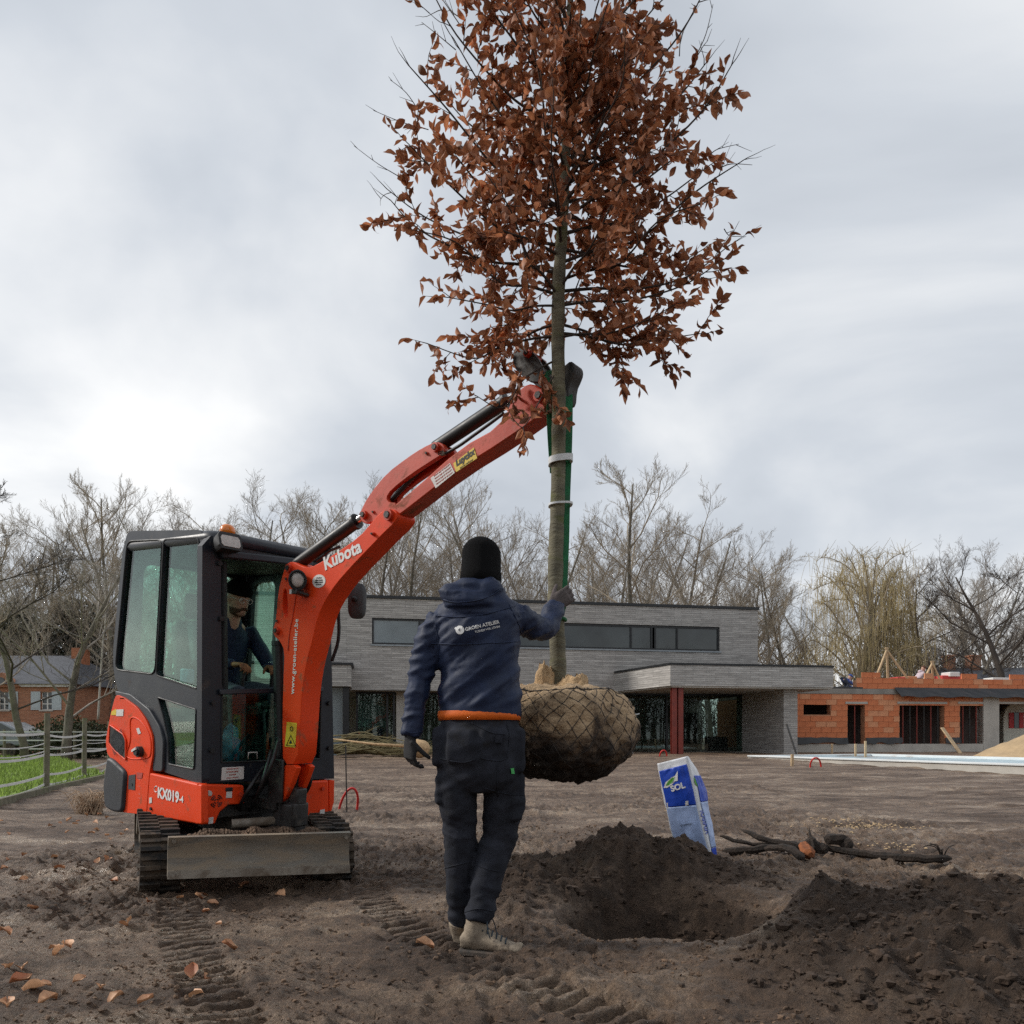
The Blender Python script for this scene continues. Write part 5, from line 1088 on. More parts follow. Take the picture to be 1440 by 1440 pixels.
    m.box(E(.03, -.66, 1.48), (.44, .12, .58), M); m.build('seat_back', 'black_plastic', se, bevel=.05, bseg=3); m = MB(); m.box(E(.03, -.72, 1.88), (.26, .09, .2), M); m.build('headrest', 'black_plastic', se, bevel=.04, bseg=3)
    m = MB(); ebox(m, -.27, .33, -.62, -.2, .62, 1.05); m.build('seat_base', 'black_plastic', se, bevel=.02)
    for x in (-.34, .34): m = MB(); ebox(m, x - .07, x + .07, -.45, -.02, .95, 1.12); co = m.build('console', 'black_plastic', T, bevel=.03)
    for x in (.08, .14): m = MB(); m.tube([E(x, .12, .62), E(x, .14, .95), E(x, .11, 1.16)], .013, 8); le = m.build('travel_lever', 'trim_grey', T, smooth=True); m = MB(); m.ell(E(x, .11, 1.17), .022); m.build('lever_knob', 'black_plastic', le, smooth=True)
excavator()
print('swing foot px', [round(q) for q in (CX + F * E(BC, .6, .5).x / E(BC, .6, .5).y, HOR - F * (E(BC, .6, .5).z - HC) / E(BC, .6, .5).y)], 'tip', BP((785, 540)), 'arm', BP((700, 600)))
# ------------------------------------------------------------------ people
def ering(c, a, b, ra, rb, n=20, p=2.0):
    out = []
    for k in range(n):
        t = 2 * math.pi * k / n; ct, st = math.cos(t), math.sin(t)
        out.append(c + a * (ra * math.copysign(abs(ct) ** (2 / p), ct)) + b * (rb * math.copysign(abs(st) ** (2 / p), st)))
    return out
def hand_mb(m, wrist, d, n, th, s=1., curl=(28, 32, 28), spread=1., thumb_in=.35):
    """palm with four jointed fingers and a thumb; d finger direction, n palm side, th thumb side"""
    d = Vector(d).normalized(); n = Vector(n); n = (n - d * n.dot(d)).normalized(); th = Vector(th); th = (th - d * th.dot(d) - n * th.dot(n)).normalized(); wrist = Vector(wrist)
    m.loft([ering(wrist + d * y * s, th, n, w * s, h * s, 14, 2.6) for y, w, h in ((-.03, .028, .022), (.0, .030, .021), (.03, .040, .019), (.065, .045, .017), (.092, .043, .014))])
    for k, (L_, off, r_) in enumerate(((.072, .033, .0098), (.080, .011, .0102), (.075, -.011, .0098), (.058, -.032, .0088))):
        p = wrist + (d * .086 + th * off) * s; dr = (d + th * off * 2.2 * spread).normalized(); pts = [p - dr * .02 * s, p]; ax = dr.cross(n)
        for j, f in enumerate((.45, .31, .26)):
            q = Quaternion(ax, R(curl[j] * (1 + .12 * (k - 1)))); dr = dr.copy(); dr.rotate(q); p = p + dr * L_ * f * s; pts.append(p)
        m.tube(pts, [r_ * s, r_ * s, r_ * .98 * s, r_ * .92 * s, r_ * .75 * s], 8)
    p = wrist + (d * .022 + th * .030) * s; dr = (d * .72 + th * (.75 - thumb_in * .4) + n * thumb_in).normalized(); p1 = p + dr * .042 * s; dr2 = (dr + d * .35 + n * thumb_in * .8).normalized(); p2 = p1 + dr2 * .032 * s; p3 = p2 + (dr2 + n * .3).normalized() * .024 * s
    m.tube([p - dr * .015 * s, p, p1, p2, p3], [.014 * s, .014 * s, .0115 * s, .0105 * s, .008 * s], 8)
    return m
def boot(person, ankle, heel, d, up_top, parts=True, mat_='boot_suede'):
    """low work boot: heel point on the ground, d toe direction"""
    d = Vector((d[0], d[1], 0)).normalized(); r = Vector((d.y, -d.x, 0)); Zv = Vector((0, 0, 1)); heel = Vector(heel)
    prof = ((.0, .030, .085), (.02, .036, .105), (.06, .039, .12), (.10, .040, .118), (.135, .042, .105), (.17, .046, .088), (.205, .049, .072), (.24, .048, .062), (.27, .041, .054), (.29, .028, .044), (.298, .012, .036))
    m = MB(); m.loft([[heel + d * s + r * (w * math.copysign(abs(math.cos(t)) ** .75, math.cos(t))) + Zv * (.018 + (h - .018) * max(0, .5 + .5 * math.sin(t)) ** .8) for t in (2 * math.pi * k / 18 for k in range(18))] for s, w, h in prof])
    a = heel + d * .06; m.tube([a + Zv * .06, a + Zv * .11, a * .6 + Vector(ankle) * .4 + Zv * (.02), Vector(up_top)], [.046, .050, .052, .050], 16)
    m.tube([heel + d * .268 + Zv * .045 - r * .02, heel + d * .268 + Zv * .047 + r * .02], [.022, .022], 10)
    me = remeshed(m, .007, 5, .5); V = verts_np(me); N_ = norms_np(me); V += N_ * (.003 * fbm(V[:, 0] * 1.0 + V[:, 1], V[:, 2], 34, 3, 5))[:, None]; set_verts(me, V)
    b = link_mesh(me, 'boot', mat_, person)
    m = MB(); ol = []
    for s, w, h in ((-.008, .012, 0), (0, .030, 0), (.03, .039, 0), (.08, .040, 0), (.13, .042, 0), (.17, .049, 0), (.21, .053, 0), (.25, .050, 0), (.28, .040, 0), (.30, .022, 0)): ol.append((s, w))
    o2 = [heel + d * s + r * w for s, w in ol] + [heel + d * s - r * w for s, w in reversed(ol)]; m.prism([p + Zv * -.004 for p in o2], Zv * .027); m.build('sole', 'sole', b, bevel=.006)
    if parts:
        m = MB()
        for k in range(6):
            c = heel + d * (.105 + .021 * k) + Zv * (.125 - .0095 * k); m.tube([c - r * .034 - Zv * .012 - d * .006, c + Zv * .004, c + r * .034 - Zv * .012 + d * .006], .0032, 6)
        c = heel + d * .11 + Zv * .135
        for q in (-1, 1): m.tube(spline([c, c + r * .03 * q + Zv * .02 + d * .02, c + r * .05 * q - Zv * .01 + d * .03, c + r * .045 * q - Zv * .05 + d * .04], 5), .0025, 6)
        m.build('laces', 'lace', b, smooth=True)
    return b
def head_mb(m, c, f, u, s=1.):
    """head with brow, nose, mouth and chin; f looks forward, u up"""
    f = Vector(f).normalized(); u = Vector(u); u = (u - f * u.dot(f)).normalized(); r = f.cross(u); rows = []
    P = ((-.118, .018, .02, .045), (-.112, .040, .045, .035), (-.095, .054, .066, .022), (-.07, .062, .080, .012), (-.045, .067, .088, .006), (-.02, .071, .092, .0), (.0, .073, .092, .0), (.03, .076, .096, -.002), (.06, .076, .096, -.004), (.085, .068, .086, -.006), (.105, .05, .064, -.006), (.116, .022, .03, -.006))
    n = 28
    for z, hw, hd, off in P:
        row = []
        for k in range(n):
            t = 2 * math.pi * k / n; x = hw * math.sin(t); y = hd * math.cos(t) + off; fr = max(0, math.cos(t))
            nose = .024 * math.exp(-(x / .013) ** 2) * math.exp(-((z + .028) / .020) ** 2) + .012 * math.exp(-(x / .011) ** 2) * math.exp(-((z + .0) / .022) ** 2)
            eye = -.012 * (math.exp(-((x - .031) / .014) ** 2) + math.exp(-((x + .031) / .014) ** 2)) * math.exp(-((z - .006) / .011) ** 2)
            brow = .006 * math.exp(-(x / .05) ** 2) * math.exp(-((z - .025) / .01) ** 2); lip = .006 * math.exp(-(x / .022) ** 2) * math.exp(-((z + .066) / .012) ** 2); chin = .008 * math.exp(-(x / .022) ** 2) * math.exp(-((z + .1) / .014) ** 2)
            y += (nose + eye + brow + lip + chin) * (fr > 0)
            row.append(c + (r * x + f * y + u * z) * s)
        rows.append(row)
    m.loft(rows)
    for q in (-1, 1): m.ell(c + (r * .076 * q - f * .006 - u * .005) * s, Vector((.009, .018, .03)) * s, Matrix((r, f, u)).transposed(), 10, 8)
    m.tube([c - u * .22 * s - f * .02 * s, c - u * .13 * s - f * .012 * s, c - u * .07 * s - f * .01 * s], [.058 * s, .054 * s, .052 * s], 14)
    return r, f, u
def beanie(person, c, f, u, s=1., m_='knit_black', low=.012, back=.0):
    f = Vector(f).normalized(); u = Vector(u); u = (u - f * u.dot(f)).normalized(); r = f.cross(u); m = MB(); rows = []
    for z, k in ((low, 1.0), (low + .004, 1.06), (low + .03, 1.075), (low + .05, 1.06), (low + .054, 1.035), (.08, 1.0), (.10, .9), (.12, .72), (.134, .48), (.142, .24), (.144, .06)):
        rows.append([c + (r * .085 * k * math.sin(t) + f * (.105 * k * math.cos(t) - .004) + u * (z - (back * (.5 - .5 * math.cos(t)) if z < .08 else 0))) * s for t in (2 * math.pi * q / 30 for q in range(30))])
    m.loft(rows); return m.build('beanie', m_, person, smooth=True)
def body_mesh(person, J, s=1., vox=.012):
    """one continuous body under the clothes"""
    m = MB(); head_mb(m, J['head'], J['face'], J['up'], s); r = (J['shR'] - J['shL']).normalized(); fw = J['front']
    m.loft([ering(c, r, fw, a * s, b * s) for c, a, b in ((J['pelvis'] - (J['chest'] - J['pelvis']).normalized() * .08 * s, .11, .09), (J['pelvis'], .15, .105), (J['pelvis'].lerp(J['chest'], .5), .135, .095), (J['chest'], .165, .11), (J['neck'] - (J['neck'] - J['chest']).normalized() * .05 * s, .13, .085), (J['neck'], .06, .06))])
    for S in 'LR':
        m.tube([J['chest'].lerp(J['sh' + S], .6), J['sh' + S], J['el' + S], J['wr' + S]], [.04 * s, .040 * s, .034 * s, .026 * s], 12)
        m.tube([J['pelvis'].lerp(J['hip' + S], .8), J['hip' + S], J['kn' + S], J['an' + S]], [.07 * s, .066 * s, .043 * s, .03 * s], 12)
    me = remeshed(m, vox, 3, .4); return link_mesh(me, 'body', 'skin', person)
def fold(me, amp, seed=0, diag=0.):
    V = verts_np(me); N_ = norms_np(me); x, y, z = V[:, 0], V[:, 1], V[:, 2]; c, s = math.cos(diag), math.sin(diag); u = x * c + z * s; v = -x * s + z * c
    f = fbm(u * .35 + y * .8, v + .25 * y, 9, 3, seed, .5, True); g = fbm(x + y, z, 16, 3, seed + 9)
    V += N_ * (amp * (f * .8 + g * .35))[:, None]; set_verts(me, V)

def worker():
    d0 = 3.43; T = thing('person', Vector((-.14, d0, 0)), 'person in navy work jacket and black beanie guiding the hanging tree trunk', 'person')
    P = lambda px, py, d=d0: at_d(px, py, d); X = Vector((1, 0, 0)); Yv = Vector((0, 1, 0)); k = d0 / F
    # turn of the hips and shoulders: facing away, a little to the right
    a = R(-12); SX = Vector((math.cos(a), math.sin(a), 0)); SY = Vector((-math.sin(a), math.cos(a), 0))
    hd = P(677, 797, 3.45)
    J = dict(head=hd, face=Vector((.25, 1, -.05)), up=Vector((0, 0, 1)), front=SY, pelvis=P(674, 1035), chest=P(670, 900), neck=P(675, 838), shL=P(618, 868), shR=P(724, 862), elL=P(592, 955), wrL=P(579, 1030, 3.40), elR=P(768, 884, 3.60), wrR=P(785, 846, 3.74), hipL=P(645, 1050), hipR=P(705, 1050), knL=P(647, 1173), knR=P(703, 1170, 3.45), anL=P(646, 1285, 3.5), anR=P(675, 1285, 3.42))
    body_mesh(T, J)
    # trousers
    m = MB(); m.loft([ering(P(cx, y), SX, SY, hw * k, hdp, 22, 2.4) for y, cx, hw, hdp in ((1000, 675, 52, .115), (1020, 674, 55, .125), (1045, 673, 57, .135), (1075, 673, 57.5, .135), (1095, 674, 54, .12), (1112, 674, 36, .085))])
    L_ = ((1080, 643, 30, 3.43), (1107, 643, 29.5, 3.43), (1140, 645, 27.5, 3.44), (1173, 647, 24.5, 3.46), (1200, 646, 24, 3.47), (1230, 646, 20.5, 3.48), (1262, 645, 17.5, 3.49), (1278, 645, 15.5, 3.5), (1294, 644, 14.5, 3.5), (1303, 645, 13, 3.5))
    m.tube([P(x, y, d) for y, x, r_, d in L_], [r_ * k * .92 for y, x, r_, d in L_], 18)
    Rr = ((1080, 704, 31, 3.43), (1107, 707, 30, 3.44), (1140, 706, 28.5, 3.46), (1173, 703, 26, 3.47), (1200, 695, 25.5, 3.46), (1225, 688, 24.5, 3.45), (1250, 682, 22, 3.43), (1268, 679, 20.5, 3.42), (1282, 674, 20.5, 3.42), (1296, 671, 18.5, 3.41))
    m.tube([P(x, y, d) for y, x, r_, d in Rr], [r_ * k * .92 for y, x, r_, d in Rr], 18)
    # cargo, holster and back pockets stand proud
    def patch(px, py, d, w, h, t, rz=0., ry=0.): M = Matrix.Rotation(rz, 3, 'Z') @ Matrix.Rotation(ry, 3, 'Y'); m.box(P(px, py, d), (w, t, h), M)
    patch(647, 1050, 3.302, .115, .14, .02, -.2); patch(695, 1050, 3.302, .11, .15, .02, .15); patch(617, 1050, 3.41, .035, .16, .10, -.2); patch(730, 1055, 3.42, .03, .19, .12, .2); patch(617, 1110, 3.43, .02, .12, .11); patch(735, 1115, 3.45, .018, .16, .12); patch(727, 1138, 3.385, .05, .10, .02, .5)
    me = remeshed(m, .0095, 8, .5); fold(me, .0115, 3, .35)
    V = verts_np(me); N_ = norms_np(me); py = HOR - (V[:, 2] - HC) / V[:, 1] * F; w = np.exp(-((py - 1172) / 26) ** 2) + 1.2 * sstep(1235, 1262, py)
    V += N_ * (.012 * w * fbm(V[:, 0] * .5 + V[:, 1] * .5 + .25 * V[:, 2], V[:, 2] + .35 * V[:, 0], 15, 3, 14, .5, True))[:, None]; set_verts(me, V)
    tr = link_mesh(me, 'trousers', 'work_black', T)
    bv = BVHTree.FromPolygons([tuple(v.co + ORIG[T]) for v in tr.data.vertices], [tuple(p.vertices) for p in tr.data.polygons])
    cam0 = Vector((0, 0, HC))
    def on(bvh, px, py, off=.002):
        r_ = Vector(((px - CX) / F, 1, (HOR - py) / F)).normalized(); h = bvh.ray_cast(cam0, r_); return None if h[0] is None else h[0] + h[1] * (off if h[1].dot(r_) < 0 else -off)
    def seam(bvh, pts, name, mt, par, rad=.0025):
        q = [on(bvh, *p, .001) for p in [tuple(v[:2]) for v in spline([(x, y, 0) for x, y in pts], 6)]]; q = [p for p in q if p is not None]
        if len(q) > 2: mm = MB(); mm.tube(q, rad, 6); mm.build(name, mt, par, smooth=True)
    for pts in ([(621, 1222), (640, 1217), (660, 1212)], [(668, 1215), (685, 1222), (702, 1226)], [(619, 1067), (650, 1072), (668, 1068)], [(676, 1066), (700, 1070), (713, 1066)], [(713, 1066), (716, 1035), (712, 1016)], [(682, 1108), (710, 1116), (736, 1118)], [(663, 1016), (690, 1030), (712, 1033)], [(700, 1120), (699, 1080), (701, 1072)], [(654, 1283), (672, 1278), (693, 1281)]): seam(bv, pts, 'seam', 'work_black', tr, .0026)
    def decal(bvh, poly, name, mt, par, t=.004):
        q = [on(bvh, *p, .003) for p in poly]
        if all(p is not None for p in q): mm = MB(); mm.prism(q, Vector((0, -t, 0))); return mm.build(name, mt, par)
    decal(bv, [(717.5, 1080), (722, 1080), (723, 1088), (718.5, 1088)], 'brand_tag', 'green_tag', tr); decal(bv, [(697, 1033), (707, 1034), (706, 1045), (696, 1044)], 'pocket_flap', 'work_black', tr, .008)
    # jacket: torso, sleeves, hood
    m = MB(); m.loft([ering(P(cx, y), SX, SY, hw * k * .96, hdp, 24, 2.3) for y, cx, hw, hdp in ((1012, 676, 58, .125), (1005, 676, 61, .135), (980, 675, 59.5, .13), (950, 674, 58, .125), (920, 671, 60, .13), (890, 669, 64, .135), (868, 671, 66, .13), (850, 673, 58, .112), (838, 674, 42, .095), (826, 675, 33, .085), (818, 676, 30, .08))])
    for pts in (((622, 872, 22, 3.43), (608, 893, 21.5, 3.43), (599, 922, 20, 3.43), (592, 952, 17.5, 3.425), (585, 985, 15.5, 3.41), (580, 1012, 14.5, 3.40), (577, 1036, 13.5, 3.39)), ((706, 860, 21, 3.43), (727, 868, 21, 3.44), (748, 880, 19, 3.50), (764, 886, 17, 3.57), (772, 880, 16, 3.61), (777, 864, 15, 3.66), (781, 852, 12.5, 3.70))):
        m.tube([P(x, y, d) for x, y, r_, d in pts], [r_ * d / F for x, y, r_, d in pts], 18)
    for (x, y, d, rx, ry, rz, rot) in ((662, 846, 3.345, .125, .07, .052, .10), (640, 838, 3.36, .072, .065, .05, .3), (684, 832, 3.36, .075, .065, .05, -.45), (664, 828, 3.38, .10, .075, .045, 0.)): m.ell(P(x, y, d), (rx, ry, rz), Matrix.Rotation(rot, 3, 'Y'), 18, 12)
    me = remeshed(m, .009, 6, .5)
    V = verts_np(me); N_ = norms_np(me); px = CX + V[:, 0] / V[:, 1] * F; py = HOR - (V[:, 2] - HC) / V[:, 1] * F
    back = (py > 868); c_, s_ = math.cos(.72), math.sin(.72); u = (px - 670) * c_ - (py - 940) * s_; v = (px - 670) * s_ + (py - 940) * c_
    f = fbm(u / 190 + V[:, 1] * 1.5, v / 26, 1.0, 3, 7, .45, True); arm = (px < 611) | (px > 738)
    f2 = np.sin(py * .42 + 6 * fbm(px / 20, py / 40, 1., 2, 9)) * sstep(.35, .65, vnoise(px / 18, py / 22, 19))
    fh = fbm(px / 60, py / 9, 1., 3, 29, .5, True)
    f3 = fbm(px / 34 + V[:, 1] * 3, py / 15 + px / 40, 1., 3, 39, .5, True)
    V += N_ * (1 - sstep(985, 998, py) * ~arm)[:, None] * np.where(back & ~arm, .0125 * f + .004 * f3 + .0035 * fbm(u / 60, v / 11, 1., 2, 57, .5, True), np.where(arm, .011 * f3 + .003 * fbm(px / 16, py / 8, 1., 2, 58, .5, True), .009 * fh))[:, None]; set_verts(me, V)
    jk = link_mesh(me, 'jacket', 'navy', T)
    bj = BVHTree.FromPolygons([tuple(v.co + ORIG[T]) for v in jk.data.vertices], [tuple(p.vertices) for p in jk.data.polygons])
    for pts in ([(616, 866), (650, 868), (690, 862), (724, 852)], [(606, 905), (640, 906), (680, 905), (731, 902)], [(612, 880), (617, 905), (616, 930)], [(716, 850), (730, 880), (735, 902)], [(613, 838), (640, 847), (680, 842), (704, 828)], [(570, 1028), (580, 1031), (592, 1029)]): seam(bj, pts, 'seam', 'navy', jk, .0028)
    # lining showing under the hem
    m = MB(); n = 40; rg = []
    for y, g in ((1000, .0), (1005, .004), (1013, .0), (1013, -.012), (1002, -.012)): rg.append([p + Vector((0, 0, -.012 * max(0, (q.x if False else 0)))) for p in ering(P(674, y), SX, SY, 58 * k + g, .131 + g, n, 2.3) for q in (p,)])
    m.loft(rg, False); m.build('jacket_lining', 'lining_orange', T, smooth=True)
    mm = MB(); hs = [on(bj, x, y, .004) for x, y in ((636, 817), (645, 815), (654, 815), (654, 819), (645, 820))]
    if all(h is not None for h in hs): mm.prism(hs, Vector((0, -.003, 0))); mm.build('hood_tag', 'red_print', jk)
    # print on the back
    def print_text(t, a, b, size, bold, nm):
        A, B_ = P(*a, 3.0), P(*b, 3.0); xd = (B_ - A).normalized(); yd = Vector((0, -1, 0)).cross(xd); tm = text_mb(t, size, (A + B_) / 2, xd, yd, bold, width=(B_ - A).length)
        out = MB(); vs = []
        for v in tm.v:
            r_ = (v - cam0).normalized(); h = bj.ray_cast(cam0, r_); vs.append((h[0] + Vector((0, -.003, 0)) - r_ * 0) if h[0] is not None else v)
        out.add(vs, tm.f); out.build(nm, 'white_print', jk, fix=False)
    print_text('GROEN ATELIER', (654, 885.5), (702, 874.5), .026, .0007, 'back_lettering'); print_text('TUINEN VOL LEVEN', (668, 889), (703, 881), .013, .0002, 'back_lettering')
    def ringpx(cx, cy, r0, r1, nm, mt='white_print', off=.003):
        n = 22; o_ = [on(bj, cx + r1 * math.cos(t), cy + r1 * math.sin(t), off) for t in (2 * math.pi * q / n for q in range(n))]; i_ = [on(bj, cx + r0 * math.cos(t), cy + r0 * math.sin(t), off) for t in (2 * math.pi * q / n for q in range(n))]
        mm = MB(); mm.add(o_ + i_, [(q, (q + 1) % n, (q + 1) % n + n, q + n) for q in range(n)]); mm.build(nm, mt, jk, fix=False)
    ringpx(647, 886, 1.9, 6, 'back_logo'); ringpx(647.5, 886.2, .05, 1.0, 'back_logo'); ringpx(641.6, 884, .05, 1.9, 'back_logo')
    # beanie
    beanie(T, hd - Vector((0, 0, .012)), Vector((.25, 1, -.1)), Vector((0, 0, 1)), 1.0, 'knit_black', -.06, .02)
    m = MB(); m.ell(hd + Vector((0, -.01, -.05)), (.078, .09, .07)); m.build('hair', 'hair_brown', T, smooth=True)
    # gloves
    m = MB(); hand_mb(m, P(577, 1038, 3.39), (-.04, .12, -1), (.75, .6, .1), (.55, -.15, -.1), 1.0, (30, 38, 30), .6, .6); g = remeshed(m, .0045, 3, .5); link_mesh(g, 'glove', 'glove_black', T)['label'] = 'black glove on the hanging hand'
    m = MB(); hand_mb(m, P(777, 851, 3.715), (.80, .18, .55), (-.12, 1, -.05), (-.55, .1, .8), .98, (14, 50, 42), 1.2, .35); g = remeshed(m, .0045, 3, .5); link_mesh(g, 'glove', 'glove_grey', T)['label'] = 'muddy grey glove gripping the trunk'
    # boots
    gy = lambda p: Vector((p.x, p.y, gz(p.x, p.y)))
    gm_ = lambda p, d: min(gz(p.x + d[0] * t, p.y + d[1] * t) for t in (.02, .1, .2, .28)) + .004
    h1 = P(649, 1334, 3.44); h1.z = gm_(h1, (.93, -.28)); boot(T, J['anR'], h1, (.93, -.28, 0), P(671, 1288, 3.42)); h2 = P(644, 1326, 3.50); h2.z = gm_(h2, (.25, 1)); boot(T, J['anL'], h2, (.25, 1, 0), P(645, 1292, 3.5))
worker()

def dressed(T, J, jm, tm, glove, s=1., vox=.012, boots=True, hat='knit_black', face=True, hood=False):
    body_mesh(T, J, s, vox); r = (J['shR'] - J['shL']).normalized(); fw = J['front']
    m = MB(); up = (J['chest'] - J['pelvis']).normalized(); nk = (J['neck'] - J['chest']).normalized()
    m.loft([ering(c, r, fw, a_ * s, b_ * s, 20, 2.3) for c, a_, b_ in ((J['pelvis'] + up * .0, .165, .125), (J['pelvis'].lerp(J['chest'], .4), .165, .125), (J['chest'] - up * .03, .19, .13), (J['chest'] + nk * .07 * s, .17, .115), (J['neck'] - nk * .03 * s, .09, .08), (J['neck'] + nk * .015 * s, .068, .068))])
    for S in 'LR': m.tube([J['chest'].lerp(J['sh' + S], .55), J['sh' + S], J['sh' + S].lerp(J['el' + S], .5), J['el' + S], J['el' + S].lerp(J['wr' + S], .5), J['wr' + S]], [.07 * s, .068 * s, .06 * s, .052 * s, .046 * s, .038 * s], 14)
    if hood: m.ell(J['neck'] - fw * .09 * s, (.11 * s, .09 * s, .08 * s))
    me = remeshed(m, vox, 5, .5); fold(me, .005, 5, .4); jk = link_mesh(me, 'jacket', jm, T)
    m = MB(); m.loft([ering(c, r, fw, a_ * s, b_ * s, 18, 2.3) for c, a_, b_ in ((J['pelvis'] + up * .1 * s, .15, .11), (J['pelvis'], .16, .12), (J['pelvis'] - up * .1 * s, .15, .11))])
    for S in 'LR': m.tube([J['hip' + S], J['hip' + S].lerp(J['kn' + S], .5), J['kn' + S], J['kn' + S].lerp(J['an' + S], .5), J['an' + S]], [.085 * s, .08 * s, .066 * s, .058 * s, .05 * s], 14)
    me = remeshed(m, vox, 5, .5); fold(me, .004, 8, .2); link_mesh(me, 'trousers', tm, T)
    if hat: beanie(T, J['head'], J['face'], J['up'], s, hat, .030)
    for S in 'LR':
        m = MB(); d = (J['wr' + S] - J['el' + S]).normalized(); hand_mb(m, J['wr' + S], J.get('hd' + S, d), J['pn' + S], J['th' + S], s, (35, 45, 35)); link_mesh(remeshed(m, .005, 2, .5), 'glove', glove, T)
        if boots: boot(T, J['an' + S], J['heel' + S], J['toe' + S], J['an' + S] + Vector((0, 0, .03)), False, 'work_black')
    return jk
def driver():
    T = thing('person', E(0, -.3, 1.2), 'seated person with beanie, glasses and moustache at the excavator controls', 'person'); V3 = lambda x, y, z: E(x, y, z)
    fa = (EY * .93 + EX * .12 - EZ * .22).normalized(); hd = V3(.035, -.20, 1.94)
    J = dict(head=hd, face=fa, up=EZ, front=EY, pelvis=V3(.04, -.42, 1.28), chest=V3(.03, -.37, 1.60), neck=V3(.03, -.28, 1.79), shL=V3(-.19, -.36, 1.70), shR=V3(.25, -.36, 1.70), elL=V3(-.25, -.20, 1.46), elR=V3(.31, -.17, 1.46), wrL=V3(-.12, .03, 1.46), wrR=V3(.19, .0, 1.45), hipL=V3(-.07, -.36, 1.25), hipR=V3(.15, -.36, 1.25), knL=V3(-.12, .08, 1.27), knR=V3(.20, .08, 1.27), anL=V3(-.12, .12, .80), anR=V3(.20, .12, .80), heelL=V3(-.12, .06, .63), heelR=V3(.20, .06, .63), toeL=EY, toeR=EY, pnL=-EZ, pnR=-EZ, thL=EX, thR=-EX, hdL=(EY * .9 + EX * .25), hdR=(EY * .9 - EX * .2))
    dressed(T, J, 'navy', 'jeans', 'glove_brown', 1., .010)
    r = fa.cross(EZ).normalized(); u = r.cross(fa); q = lambda x, y, z: hd + r * x + fa * y + u * z
    for s in (-1, 1):
        m = MB(); m.ell(q(.031 * s, .078, .006), .0115, None, 10, 8); e = m.build('eye', 'plastic_white', T, smooth=True); m = MB(); m.ell(q(.031 * s, .087, .006), .0045, None, 8, 6); m.build('pupil', 'black_print', e, smooth=True)
    m = MB()
    for s in (-1, 1):
        m.tube([q(.034 * s + .024 * math.cos(t), .101 - .008 * abs(math.cos(t)), .004 + .018 * math.sin(t)) for t in (2 * math.pi * k / 16 for k in range(16))], .0022, 6, closed=True); m.tube([q(.058 * s, .095, .008), q(.074 * s, .04, .008), q(.08 * s, -.01, .0)], .002, 6)
    m.tube([q(-.010, .103, .010), q(.010, .103, .010)], .002, 6); m.build('glasses', 'white_sticker', T, smooth=True)
    m = MB(); m.tube([q(-.034, .084, -.070), q(-.018, .098, -.056), q(0, .103, -.052), q(.018, .098, -.056), q(.034, .084, -.070)], [.005, .010, .010, .010, .005], 8); m.build('moustache', 'hair_brown', T, smooth=True)
    m = MB(); m.loft([[q(.066 * math.sin(a) * k, .082 * math.cos(a) * k + .012, z) for a in [R(-95 + 190 * i / 16) for i in range(17)]] + [q(.058 * math.sin(a) * k, .072 * math.cos(a) * k + .01, z) for a in [R(95 - 190 * i / 16) for i in range(17)]] for z, k in ((-.06, 1.01), (-.085, .95), (-.108, .80), (-.120, .6))]); m.build('beard', 'hair_brown', T, smooth=True)
    for x, yy in ((-.09, .10), (.17, .07)):
        t = MB(); t.tube([E(x, yy - .02, 1.12), E(x, yy, 1.36), E(x, yy + .01, 1.44)], [.016, .016, .02], 10); t.build('control_lever', 'black_plastic', EXC, smooth=True)
driver()
def cab_things():
    c = at_plane(*Z1(478, 1235), E(-.30, 0, 0), EX); t = thing('bucket', c - EZ * .13, 'white plastic bucket behind the low side window of the cab', 'bucket'); m = MB(); R_ = lambda z, r_: [c + EZ * z + (EX * math.cos(a) + EY * math.sin(a)) * r_ for a in (2 * math.pi * k / 20 for k in range(20))]
    m.loft([R_(-.12, .085), R_(.10, .105), R_(.105, .112), R_(.12, .112), R_(.12, .102), R_(-.10, .08)]); m.build('tub', 'plastic_white', t, auto=40)
    m = MB(); m.tube([c + EZ * (.10 + .09 * math.sin(a) * -1) + (EX * -.3 + EY).normalized() * .11 * math.cos(a) - EX * .03 for a in (math.pi * k / 12 for k in range(13))], .005, 6); m.build('handle', 'plastic_white', t, smooth=True)
    c = at_plane(*Z1(695, 1180), E(0, .18, 0), EY); m = MB(); m.ell(c, (.07, .09, .13), None, 18, 14)
    for v in m.v: d = (v - c); v += d * (.45 * mnoise.noise(v * 14) + .2 * mnoise.noise(v * 33))
    o = m.build('plastic_bag', 'bag_plastic_blue', smooth=True, org=c); tag(o, 'crumpled blue plastic bag behind the lower windscreen', 'bag')
    c = at_plane(*Z1(480, 830), E(-.36, 0, 0), EX); m = MB(); m.box(c, (.06, .10, .10), Matrix((EX, EY, EZ)).transposed()); o = m.build('tissue_box', 'bag_pale', bevel=.012, org=c); tag(o, 'pale blue box behind the upper side window of the cab', 'box')
cab_things()
